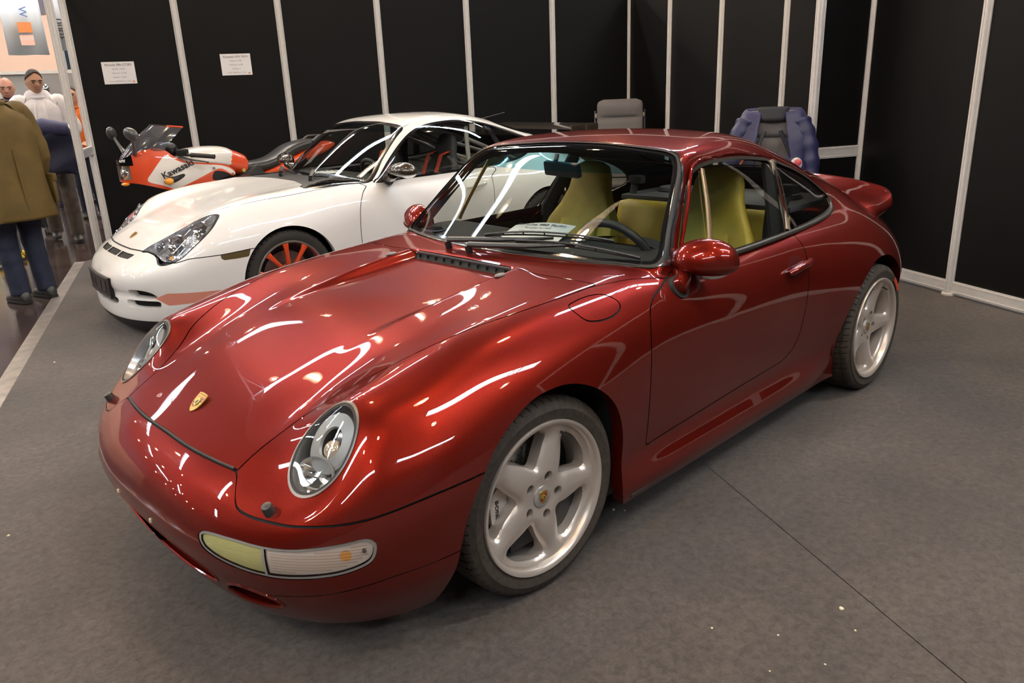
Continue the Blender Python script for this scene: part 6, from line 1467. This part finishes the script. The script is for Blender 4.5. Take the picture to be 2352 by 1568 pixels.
# ---------------------------------------------------------------- people
SKIN = mat('skin', (.52, .27, .17), .55, noise=(40, .08))
def person(x, y, rz, H, label, hair=None, top=None, legs=(.03, .032, .05), shoes=(.012, .012, .012), pose=None, coat=None, head_turn=0., stride=0., skin=None, beard=None, hood=False, arms='down', sleeves=None, head_tilt=0.):
    e = empty('person', (x, y, 0), rz, label, 'person'); k = H / 1.8; sk = skin or SKIN
    S = lambda *p: tuple(c * k for c in p)
    hipL, hipR = S(0, .095, .93), S(0, -.095, .93); kneeL, kneeR = S(.05 + stride * .55, .10, .50), S(.05 - stride * .35, -.10, .50); ankL, ankR = S(stride * .9, .105, .09), S(-stride * 1.1, -.105, .09 + abs(stride) * .12)
    shL, shR = S(0, .19, 1.46), S(0, -.19, 1.46)
    if arms == 'down': elL, elR, haL, haR = S(-.03, .27, 1.16), S(-.03, -.27, 1.16), S(.06, .27, .90), S(.06, -.27, .90)
    elif arms == 'fold': elL, elR, haL, haR = S(.04, .28, 1.18), S(.04, -.28, 1.18), S(.24, .02, 1.16), S(.24, -.04, 1.12)
    elif arms == 'front': elL, elR, haL, haR = S(.02, .27, 1.18), S(.02, -.27, 1.18), S(.22, .12, 1.06), S(.22, -.12, 1.06)
    else: elL, elR, haL, haR = S(-.04, .27, 1.18), S(-.04, -.27, 1.18), S(.14, .22, .96), S(.14, -.22, .96)
    b = MB()
    b.tube([S(0, 0, .90), S(0, 0, 1.05), S(0, 0, 1.25), S(0, 0, 1.42), S(.0, 0, 1.50)], [.13 * k, .125 * k, .14 * k, .13 * k, .07 * k], 16); b.tube([S(0, 0, 1.42), S(.005, 0, 1.52), S(.02, 0, 1.60)], [.075 * k, .056 * k, .052 * k], 14)
    for h, kn, an in ((hipL, kneeL, ankL), (hipR, kneeR, ankR)): b.tube([h, kn, an], [.085 * k, .058 * k, .042 * k], 12)
    fing = []
    for s, el, ha, side in ((shL, elL, haL, 1), (shR, elR, haR, -1)):
        b.tube([S(0, .12 * side, 1.44), s, el, ha], [.06 * k, .052 * k, .043 * k, .030 * k], 12)
        dv = (Vector(ha) - Vector(el)).normalized(); hv_ = Vector(ha); sv = Vector((0, 1, 0)) if abs(dv.y) < .7 else Vector((0, 0, 1)); sv = (sv - dv * sv.dot(dv)).normalized(); nn = dv.cross(sv)
        b.ell(tuple(hv_ + dv * .045 * k), (.035 * k, .035 * k, .035 * k), 10, 8)
        for f, ln in ((-.026, .060), (-.009, .072), (.009, .068), (.026, .055)):
            a0 = hv_ + dv * .06 * k + sv * f * k; m_ = a0 + dv * ln * .55 * k + nn * .010 * k; b.tube([a0, m_, m_ + dv * ln * .40 * k + nn * .022 * k], [.0105 * k, .0098 * k, .0085 * k], 8)
        a0 = hv_ + dv * .03 * k + sv * .030 * side * k; b.tube([a0, a0 + dv * .03 * k + sv * .022 * side * k, a0 + dv * .06 * k + sv * .026 * side * k], [.012 * k, .011 * k, .009 * k], 8)
    hd = MB(); hd.ell((0, 0, 0), (.098 * k, .076 * k, .118 * k), 24, 18); hd.ell((.030 * k, 0, -.055 * k), (.062 * k, .056 * k, .062 * k), 18, 12); hd.ell((.045 * k, 0, -.092 * k), (.032 * k, .034 * k, .026 * k), 14, 10)
    hd.tube([(.088 * k, 0, .018 * k), (.108 * k, 0, -.018 * k), (.100 * k, 0, -.026 * k)], [.009 * k, .016 * k, .010 * k], 10); hd.ell((.082 * k, 0, .032 * k), (.016 * k, .050 * k, .010 * k), 14, 8)
    for s in (1, -1): hd.ell((-.006 * k, .077 * k * s, -.008 * k), (.020 * k, .010 * k, .032 * k), 12, 8)
    HM = Matrix.Translation(S(.025, 0, 1.675)) @ Matrix.Rotation(head_turn, 4, 'Z') @ Matrix.Rotation(head_tilt, 4, 'Y'); hd.xf(HM); b.add(hd.v, hd.f)
    b.build('body', sk, e, smooth=80, remesh=.011)
    for s in (1, -1):
        q = MB(); q.ell((.082 * k, .031 * k * s, .012 * k), (.012 * k, .014 * k, .0075 * k), 12, 8); q.xf(HM); q.build('eye', mat('eye_dark', (.03, .02, .015), .25), e)
        q = MB(); q.tube([(.094 * k, .012 * k * s, .030 * k), (.094 * k, .032 * k * s, .037 * k), (.083 * k, .052 * k * s, .030 * k)], .0055 * k, 6); q.xf(HM); q.build('eyebrow', mat('brow_dark', (.04, .025, .015), .8), e)
    q = MB(); q.tube([(.082 * k, -.024 * k, -.058 * k), (.093 * k, 0, -.056 * k), (.082 * k, .024 * k, -.058 * k)], .006 * k, 6); q.xf(HM); q.build('mouth', mat('lips', (.34, .12, .10), .5), e)
    if hair:
        hm = mat('hair_%02d%02d' % (int(hair[0] * 99), int(hair[1] * 99)), hair, .6, bump=(160, .6)); q = MB(); V, Fc = [], []; nu, nv = 28, 14
        for j in range(nv + 1):
            for i in range(nu):
                a = 2 * math.pi * i / nu; lim = .62 + 1.2 * ((1 - math.cos(a)) / 2) ** .7; t = lim * j / nv
                V.append((-.006 * k + .104 * k * math.sin(t) * math.cos(a), .083 * k * math.sin(t) * math.sin(a), .008 * k + .124 * k * math.cos(t) * (1 + .12 * max(0, math.cos(a)) * math.sin(t))))
        for j in range(nv):
            for i in range(nu): Fc.append((j * nu + i, j * nu + (i + 1) % nu, (j + 1) * nu + (i + 1) % nu, (j + 1) * nu + i))
        q.add(V, Fc); q.xf(HM); o = q.build('hair', hm, e, smooth=80); sd = o.modifiers.new('t', 'SOLIDIFY'); sd.thickness = .010 * k
    if beard:
        q = MB(); q.ell((.036 * k, 0, -.088 * k), (.046 * k, .054 * k, .036 * k), 18, 12); q.xf(HM); q.build('beard', mat('beard', beard, .8, bump=(200, .6)), e)
    tm_ = mat('trousers_%d_%d' % (legs[0] * 999, legs[2] * 999), legs, .85, noise=(14, .3), bump=(12, .7))
    q = MB()
    for h, kn, an in ((hipL, kneeL, ankL), (hipR, kneeR, ankR)):
        P = smooth_poly([(h[0], h[1], h[2] + .05 * k), h, tuple((Vector(h) + Vector(kn)) / 2), kn, tuple((Vector(kn) + Vector(an)) / 2), (an[0], an[1], an[2] - .03 * k)], 5, closed=False); R_ = np.interp(np.linspace(0, 1, len(P)), [0, .18, .55, .8, 1], [.105, .112, .084, .076, .074]); q.tube(P, [r * k * (1 + .035 * math.sin(i * 2.1) * (i > 10)) for i, r in enumerate(R_)], 18)
    q.tube([S(0, 0, .86), S(0, 0, 1.0)], [.15 * k, .158 * k], 18); q.build('trousers', tm_, e, smooth=80, remesh=.013)
    sm = mat('shoes_%d_%d' % (shoes[0] * 999, shoes[2] * 999), shoes, .45)
    for an in (ankL, ankR):
        zb = max(.0, an[2] - .09 * k); q = MB(); q.loft([[(an[0] + a * k, an[1] + w_ * math.cos(t) * k, zb + .004 + (h * (math.sin(t) * .5 + .5)) * k) for t in [2 * math.pi * i / 16 for i in range(16)]] for a, w_, h in ((-.085, .02, .04), (-.075, .036, .085), (-.03, .042, .11), (.03, .042, .10), (.09, .047, .075), (.15, .045, .06), (.185, .034, .048), (.205, .014, .03))]); q.build('shoe', sm, e, smooth=60); q = MB(); q.loft([[(an[0] + a * k, an[1] + w_ * s, zb + h) for s, h in ((-1, .0), (1, .0), (1, .022), (-1, .022))] for a, w_ in ((-.09, .028), (-.05, .04), (.05, .043), (.12, .048), (.18, .038), (.21, .016))]); q.build('shoe_sole', RUBBER, e)
    if coat:
        col, hem, wid = coat; cm = mat('coat_%d_%d' % (col[0] * 999, col[2] * 999), col, .75, noise=(5, .22), bump=(9, .6)); sv_ = cm if sleeves is None else mat('sleeve_%d' % (sleeves[0] * 999), sleeves, .8, noise=(8, .2), bump=(10, .6)); q = MB(); rings = []
        for z, w_, d_ in ((hem, wid * 1.12, .20), (hem + .02, wid * 1.12, .205), ((hem + 1.0) / 2, wid * 1.02, .185), (1.0, wid * .95, .17), (1.15, wid * .96, .165), (1.30, wid * .99, .16), (1.40, wid * .97, .15), (1.46, wid * .80, .125), (1.50, wid * .45, .095), (1.525, .085, .085)):
            rings.append([(d_ * k * math.copysign(abs(math.cos(t)) ** .85, math.cos(t)) * (1 + .03 * math.sin(5 * t + z * 7)) - .005, w_ * k * math.copysign(abs(math.sin(t)) ** .9, math.sin(t)) * (1 + .02 * math.sin(7 * t + z * 9)), z * k) for t in [2 * math.pi * i / 40 for i in range(40)]])
        q.loft(rings); q.build('coat_body' if hem < .8 else 'jacket_body', cm, e, smooth=80)
        for s, el, ha, side in ((shL, elL, haL, 1), (shR, elR, haR, -1)):
            s2 = Vector(s); e2 = Vector(el); h2 = Vector(ha); P = smooth_poly([tuple(Vector(S(0, .13 * side, 1.455))), tuple(s2), tuple((s2 + e2) / 2 + Vector((0, .01 * side, 0))), tuple(e2), tuple((e2 + h2) / 2), tuple(e2.lerp(h2, .93))], 6, closed=False); R_ = np.interp(np.linspace(0, 1, len(P)), [0, .2, .5, .7, 1], [.085, .088, .076, .070, .055]); q = MB(); q.tube(P, [r * k * (1 + .03 * math.sin(i * 1.7)) for i, r in enumerate(R_)], 18); q.build('sleeve', sv_, e, smooth=80)
        q = MB(); q.tube([S(.075 * math.cos(t), .075 * math.sin(t), 1.53 + (.012 if math.cos(t) < 0 else -.012)) for t in [2 * math.pi * i / 24 for i in range(24)]], .024 * k, 8, closed=True); q.build('collar', cm, e, smooth=80)
        if hood:
            q = MB(); q.loft([[((-.045 + a * math.cos(t)) * k, w_ * math.sin(t) * k, (z + .03 * math.cos(t)) * k) for t in [2 * math.pi * i / 24 for i in range(24)]] for a, w_, z in ((.13, .17, 1.44), (.125, .15, 1.50), (.115, .125, 1.55), (.10, .105, 1.575), (.085, .09, 1.56), (.07, .075, 1.52))], caps=False); q.build('hood', cm, e, smooth=80)
            for s in (1, -1): q = MB(); q.tube([S(.125, .035 * s, 1.47), S(.165, .045 * s, 1.40), S(.17, .05 * s, 1.30)], .006 * k, 6); q.build('drawstring', PAPER, e)
        if hem < .8:
            for s in (1, -1): q = MB(); q.box(S(-.04, wid * 1.04 * s, .86), (.17 * k, .03 * k, .20 * k), None, .01); q.box(S(-.04, wid * 1.06 * s, .96), (.19 * k, .035 * k, .06 * k), None, .01); q.build('coat_pocket', cm, e, smooth=60)
            q = MB(); q.tube([S(-.165, 0, 1.20), S(-.19, 0, .95), S(-.205, 0, hem + .01)], .008 * k, 6); q.build('back_seam', cm, e)
    return e
# ================================================================ build the scene
red, FR = build_red()
white, FWH = build_white()
dash_sheet(frame_M((-.865, -.045, .902), (-.07, .24, .0), (-.24, -.07, .045)), [('Porsche 993 Turbo', .030), ('Baujahr: 2/1997', .020), ('Kilometer: 46.000', .020), ('Besitzer: 3 (2.000)', .020)], 'white price sheet lying on the dashboard of the red coupe')
dash_sheet(frame_M((-1.86, -3.34, .912), (.155, .566, 0), (-.566, .155, 0)), [('Porsche 996 GT3RS', .030), ('Baujahr: 1/2004', .020), ('Kilometer: 27.500', .020)], 'white price sheet lying on the dashboard of the white coupe')
build_bike()
build_chair('folding_chair', -5.54, -3.22, math.atan2(4.85, 6.1), 'bare grey high-backed folding chair with a lumbar slot, behind the red coupe roof', 1.335, .51)
build_chair('folding_chair', -3.95, -.59, math.atan2(2.7, 5.1), 'grey high-backed folding chair under the navy jacket', 1.26, .47)
build_jacket(-3.94, -.585, math.atan2(2.7, 5.1), 1.265).scale = (1.06, 1.03, 1.0)
person(0.0, -4.93, math.radians(-75), 1.80, 'man in an olive-brown waxed coat and dark jeans seen from behind at the aisle', hair=(.25, .23, .21), legs=(.012, .016, .036), shoes=(.03, .03, .028), coat=((.115, .072, .014), .66, .275), head_turn=.5)
person(-1.10, -7.95, math.radians(74), 1.90, 'dark-haired man in a white hoodie, a navy jacket round his arms, brown jeans', hair=(.022, .014, .010), legs=(.105, .078, .062), shoes=(.010, .010, .011), coat=((.78, .74, .76), .94, .225), hood=True, stride=.16, arms='fold', head_tilt=.22, head_turn=.30)
person(-1.02, -8.85, math.radians(75), 1.86, 'bald bearded man with a dark top, looking down beside the white hoodie', legs=(.03, .03, .035), coat=((.018, .018, .022), .94, .23), head_tilt=.25, beard=(.05, .035, .028), skin=mat('skin_pink', (.56, .28, .20), .5))
person(-.30, -7.02, math.radians(200), 1.74, 'person in grey jeans and yellow shoes at the edge of the aisle', hair=(.1, .07, .05), legs=(.10, .105, .14), shoes=(.62, .42, .02), coat=((.05, .055, .07), .92, .23), stride=.12)
person(-1.98, -9.75, math.radians(60), 1.75, 'person in an orange jacket and dark navy trousers seen through the open frame', hair=(.05, .03, .02), legs=(.012, .014, .035), coat=((.62, .13, .012), .94, .25), arms='front')
person(-2.05, -11.2, math.radians(110), 1.76, 'grey-haired visitor far back in the aisle, in a grey jacket', hair=(.30, .29, .28), coat=((.10, .13, .16), .92, .24))
person(-2.45, -11.7, math.radians(150), 1.82, 'brown-haired visitor far back in the aisle, in a green jacket', hair=(.09, .05, .03), coat=((.07, .08, .05), .92, .24))
# the navy jacket the hoodie man carries over his forearms
jk = empty('carried_jacket', (-1.02, -7.66, 0), math.radians(74), 'navy jacket with a hood carried over the forearms of the man in the hoodie', 'jacket'); mb = MB(); rings = []
for k in range(22):
    t = k / 21; z = 1.30 - .52 * t; w_ = .25 - .03 * math.cos(t * 6) + .02 * math.sin(t * 11); d_ = .13 + .03 * math.sin(t * 9); rings.append([(.02 + d_ * math.cos(q) * (1 + .08 * math.sin(q * 5 + t * 8)), .02 + w_ * math.sin(q) * (1 + .05 * math.sin(q * 7 + t * 5)), z + .03 * math.sin(q * 3)) for q in [2 * math.pi * i / 36 for i in range(36)]])
mb.loft(rings); mb.build('jacket_cloth', mat('navy_jacket_cloth', (.018, .020, .045), .8, noise=(9, .3), bump=(9, .8)), jk, smooth=80)
mb = MB(); mb.tube([(.10, -.24, 1.24), (.14, 0, 1.30), (.10, .22, 1.26)], [.07, .09, .07], 14); mb.build('jacket_hood', mat('navy_jacket_hood', (.05, .052, .12), .7, bump=(9, .8)), jk, smooth=80)
# ---------------------------------------------------------------- the hall beyond the aisle
def flag(x, y, z0, z1, w_, rz, label, m, mark=None):
    e = empty('banner_flag', (x, y, 0), rz, label, 'flag'); mb = MB(); rings = []
    for i in range(15):
        s = i / 14 - .5; rings.append([(.05 * math.sin(s * 9), s * w_, z0 + .08 * s * s * 4 * 0), (.05 * math.sin(s * 9), s * w_ * .96, z1)])
    mb.loft(rings, closed=False, caps=False); o = mb.build('cloth', m, e, smooth=80); sd = o.modifiers.new('t', 'SOLIDIFY'); sd.thickness = .004
    mb = MB(); mb.tube([(0, w_ * .52, z1), (0, -w_ * .52, z1)], .015, 6); mb.build('flag_bar', ALU, e); mb = MB(); mb.tube([(0, 0, z1), (0, 0, HC)], .006, 5); mb.build('hanger', BLACK, e)
    if mark: mark(e)
    return e
FL = mat('flag_cloth_blue_white', (.78, .86, .95), .7)
def mark1(e):
    mb = MB(); mb.box((.075, .02, 2.78), (.006, .20, .16)); mb.build('orange_field', mat('orange_print', (.85, .30, .10), .6), e); mb = MB(); mb.box((.075, .02, 2.58), (.006, .20, .16)); mb.build('outlined_field', mat('pale_red_print', (.90, .55, .45), .6), e)
    text('lettering', 'WAW', .075, PAPER, e, frame_M((.080, .02, 2.60), (0, 1, 0), (0, 0, 1))); text('lettering', 'W', .16, mat('blue_print', (.10, .2, .5), .6), e, frame_M((.080, .03, 3.02), (0, 0, -1), (0, 1, 0)))
flag(-2.50, -13.4, 2.35, 3.6, .60, math.radians(75), 'blue-white hanging flag with an orange square, nearer the left edge', FL, mark1)
def mark2(e): text('lettering', '3000', .18, INK, e, frame_M((.075, 0, 2.75), (0, 0, 1), (0, -1, 0)))
flag(-3.05, -13.35, 2.42, 3.6, .34, math.radians(75), 'grey-white hanging flag behind the open frame', mat('flag_cloth_grey', (.66, .68, .74), .7), mark2)
e = empty('round_sign', uw(-21.15, -1.95, 3.15), RZ, 'red round sign on the peach hall wall', 'sign'); mb = MB(); mb.box((.01, 0, 0), (.02, .62, .66)); mb.build('sign_board', PAPER, e); mb = MB(); mb.lathe([(.0001, .03), (.20, .03), (.20, .02)], 32, axis='x'); mb.build('red_disc', mat('sign_red', (.62, .12, .14), .6), e)
for k in range(12):
    a = 2 * math.pi * k / 12; mb = MB(); mb.box((.028, .225 * math.cos(a), .225 * math.sin(a)), (.016, .045, .045), Matrix.Rotation(a, 3, 'X')); mb.build('sign_tooth', mat('sign_red', (.62, .12, .14), .6), e)
e = empty('hatch_window', uw(-21.15, -4.0, 2.72), RZ, 'small dark window high in the peach hall wall', 'window'); mb = MB(); mb.box((.01, 0, 0), (.02, 1.1, .62)); mb.build('pane', mat('dark_pane', (.03, .045, .07), .15), e); mb = MB()
for a, b, c, d in ((0, .33, 1.2, .05), (0, -.33, 1.2, .05), (.575, 0, .05, .66), (-.575, 0, .05, .66)): mb.box((.02, a, b), (.04, c, d))
mb.build('frame', mat('roof_frame_grey', (.35, .36, .38), .6), e)
e = empty('stand_wall', (-2.05, -12.9, 0), math.radians(74), 'grey framed exhibition wall behind the two men', 'partition'); mb = MB(); mb.box((0, .35, 1.02), (.04, 2.3, 2.04)); mb.build('grey_panel', mat('stand_grey', (.36, .37, .38), .7), e); mb = MB()
for y_ in (-.80, 1.5): mb.box((.02, y_, 1.03), (.06, .05, 2.06))
mb.box((.02, .35, 2.05), (.06, 2.35, .05)); mb.box((.02, .35, 1.0), (.05, 2.3, .03)); mb.build('frame', ALU, e)
e = empty('stand_wall', (-3.6, -16.4, 0), math.radians(74), 'lime green stand wall far back along the aisle', 'partition'); mb = MB(); mb.box((0, 0, 1.05), (.05, 7, 2.1)); mb.build('green_panel', mat('lime_panel', (.42, .55, .12), .6), e); mb = MB(); mb.box((.02, 0, 2.12), (.08, 7.05, .05)); mb.build('top_rail', ALU, e)
e = empty('signboard', (-1.28, -11.6, 0), math.radians(76), 'pale signboard with a red bar and grey lettering, at the left edge', 'sign'); mb = MB(); mb.box((0, 0, 2.05), (.05, .62, .62)); mb.build('board', mat('board_pale', (.74, .72, .72), .6), e); mb = MB(); mb.tube([(0, -.25, 0), (0, -.25, 1.8)], .02, 8); mb.tube([(0, .25, 0), (0, .25, 1.8)], .02, 8); mb.build('board_leg', ALU, e)
mb = MB(); mb.box((.03, -.02, 2.10), (.008, .045, .17)); mb.build('red_bar', mat('sign_red', (.62, .12, .14), .6), e); text('lettering', 'artenbeza', .085, GREYINK, e, frame_M((.032, .15, 2.06), (0, 1, 0), (0, 0, 1)))
e = empty('aisle_lamp', (-1.30, -11.3, 2.36), 0, 'small white cone lamp on a thin pole, at the left edge', 'lamp'); mb = MB(); mb.lathe([(.11, -.10), (.03, .02), (.02, .05)], 18, axis='z'); mb.build('lamp_cone', PAPER, e); mb = MB(); mb.tube([(0, 0, .05), (-.12, 0, 2.4)], .012, 6); mb.build('lamp_pole', PAPER, e); 
# display of polished parts behind the frame
e = empty('chrome_display', (-2.02, -10.6, 0), math.radians(70), 'stand hung with polished chrome parts behind the open frame', 'display'); mb = MB(); mb.box((0, 0, .62), (.5, .7, .06)); mb.box((-.2, 0, 1.3), (.03, .7, 1.3)); mb.box((0, 0, .3), (.06, .06, .6)); mb.build('display_stand', mat('roof_frame_grey', (.35, .36, .38), .6), e)
R2 = random.Random(3)
for k in range(26):
    mb = MB(); c0 = (-.12 + R2.uniform(-.03, .05), -.28 + (k % 4) * .18 + R2.uniform(-.03, .03), .78 + (k // 4) * .16 + R2.uniform(-.03, .03)); mb.ell(c0, (.05, R2.uniform(.04, .075), R2.uniform(.05, .10)), 14, 9, Matrix.Rotation(R2.uniform(-1, 1), 3, 'X')); mb.build('chrome_part', CHROME, e)
